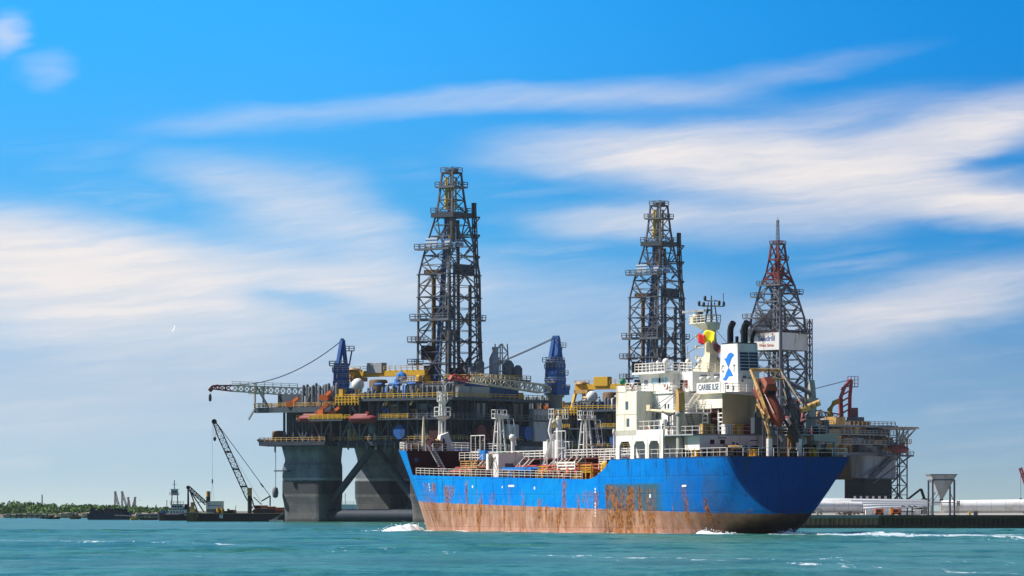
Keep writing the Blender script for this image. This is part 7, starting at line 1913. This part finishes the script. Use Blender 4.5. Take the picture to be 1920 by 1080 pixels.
def heap(name, path, label, seed):
    """breaking water: a lumpy ridge with ragged crest"""
    R = random.Random(seed); v = []; f = []; n = len(path)-1; N = n*10; m = 14
    for i in range(N+1):
        t = i/N*n; k = min(n-1,int(t)); a, b_ = path[k], path[k+1]; u = t-k
        x, y, h, w = [lerp(a[q],b_[q],u) for q in range(4)]; d = Vector((path[min(n,k+1)][0]-path[k][0],path[min(n,k+1)][1]-path[k][1],0)).normalized(); s = Vector((-d.y,d.x,0))
        for j in range(m+1):
            q = j/m*2-1; p = Vector((x,y,0))+s*(q*w)
            nz = mnoise.fractal(Vector((p.x*.55,p.y*.55,seed)),1.0,2.1,4)
            z = -.16 + float(wave_h(p.x,p.y)) + h*max(0,(1-abs(q)**1.7))*(.82+.38*nz)
            v.append((p.x,p.y,z))
    for i in range(N):
        for j in range(m): f.append((i*(m+1)+j,(i+1)*(m+1)+j,(i+1)*(m+1)+j+1,i*(m+1)+j+1))
    mb = MB(); mb.add(v,f,True)
    for _ in range(90):
        k = R.randrange(n); a,b_ = path[k],path[k+1]; u = R.random(); h = lerp(a[2],b_[2],u); w = lerp(a[3],b_[3],u)
        c = Vector((lerp(a[0],b_[0],u)+R.gauss(0,w*.5),lerp(a[1],b_[1],u)+R.gauss(0,w*.5),h*R.uniform(.3,1.15))); s = R.uniform(.03,.10)
        mb.add([c+Vector((s,0,0)),c+Vector((0,s,0)),c+Vector((-s,0,0)),c+Vector((0,-s,0)),c+Vector((0,0,s)),c+Vector((0,0,-s))],[(0,1,4),(1,2,4),(2,3,4),(3,0,4),(1,0,5),(2,1,5),(3,2,5),(0,3,5)])
    return tag(mb.build(name,'foam_solid'),label,'foam',None,'stuff')
heap('bow_wave', [shipw(109,.4)+(.9,1.0),shipw(106,3.5)+(1.3,2.0),shipw(101.5,6.9)+(1.35,2.4),shipw(97,9.8)+(.95,2.4),shipw(93,12.4)+(.6,2.2),shipw(88,15.6)+(.35,1.8),shipw(82,19.4)+(.08,1.0)], 'white breaking wave thrown out by the tanker bow', 3)
heap('stern_wave', [shipw(12.5,6.6)+(.1,.5),shipw(9,7.6)+(.75,1.0),shipw(5,8.2)+(.5,.9),shipw(-1,8.4)+(.15,.5)], 'small white crest curling off the tanker quarter', 7)
heap('stern_wave', [shipw(1.5,.8)+(.1,.5),shipw(-1,.3)+(.7,.9),shipw(-4,0)+(.3,1.0),shipw(-8,-.5)+(.05,.4)], 'patch of churned white water right behind the tanker rudder', 9)

# ------------------------------------------------------------------ exhaust smoke and haze
def volume_mat(name, fn):
    m = bpy.data.materials.new(name); m.use_nodes = True; t = NT(m.node_tree)
    t.n.remove(t.n['Principled BSDF']); out = t.n['Material Output']; pv = t.new('ShaderNodeVolumePrincipled'); t.l.new(pv.outputs[0], out.inputs['Volume']); fn(t, pv); _M[name] = m; return m
def _smoke(t, pv):
    tc = t.new('ShaderNodeTexCoord').outputs['Object']; X,Y,Z = t.xyz(tc)[:3]
    n = t.noise(t.mapping(tc,(.32,.32,.42)),1.0,4,.6)
    r = t.math('SQRT', t.math('ADD', t.math('MULTIPLY',Y,Y), t.math('MULTIPLY',Z,Z)))
    fall = t.math('SUBTRACT',1,t.ss(r,.2,1.9))
    fade = t.math('MULTIPLY', t.ss(X,-.4,.8), t.math('SUBTRACT',1,t.ss(X,8.2,9.9)))
    d = t.math('MULTIPLY', t.math('MULTIPLY', t.ss(n,.40,.66), fall), fade)
    t.l.new(t.math('MULTIPLY',d,.9), pv.inputs['Density']); pv.inputs['Color'].default_value = (.10,.09,.10,1); pv.inputs['Anisotropy'].default_value = .2
volume_mat('smoke_air', _smoke)
mb = MB(); mb.loft([[(x_,r*cos(a),r*sin(a)) for a in [2*pi*i/14 for i in range(14)]] for x_,r in ((-.4,.5),(.8,1.2),(3,1.9),(7,2.1),(9.9,1.7))])
sm = mb.build('exhaust_smoke','smoke_air'); p = at(1402,618,566); q = at(1516,586,580)
sm.matrix_world = Matrix.Translation(p) @ (q-p).to_track_quat('X','Z').to_matrix().to_4x4()
tag(sm,'thin grey exhaust smoke drifting right from the tanker funnel','smoke',None,'stuff')
HAZE = 0.000022
def _haze(t, pv):
    pv.inputs['Density'].default_value = HAZE; pv.inputs['Color'].default_value = (.80,.88,.97,1); pv.inputs['Anisotropy'].default_value = .15
volume_mat('haze_air', _haze)
if HAZE > 0:
    mb = MB(); mb.box(-2600,2600,-60,6500,-15,112); hz = mb.build('haze','haze_air'); tag(hz,kind='stuff')
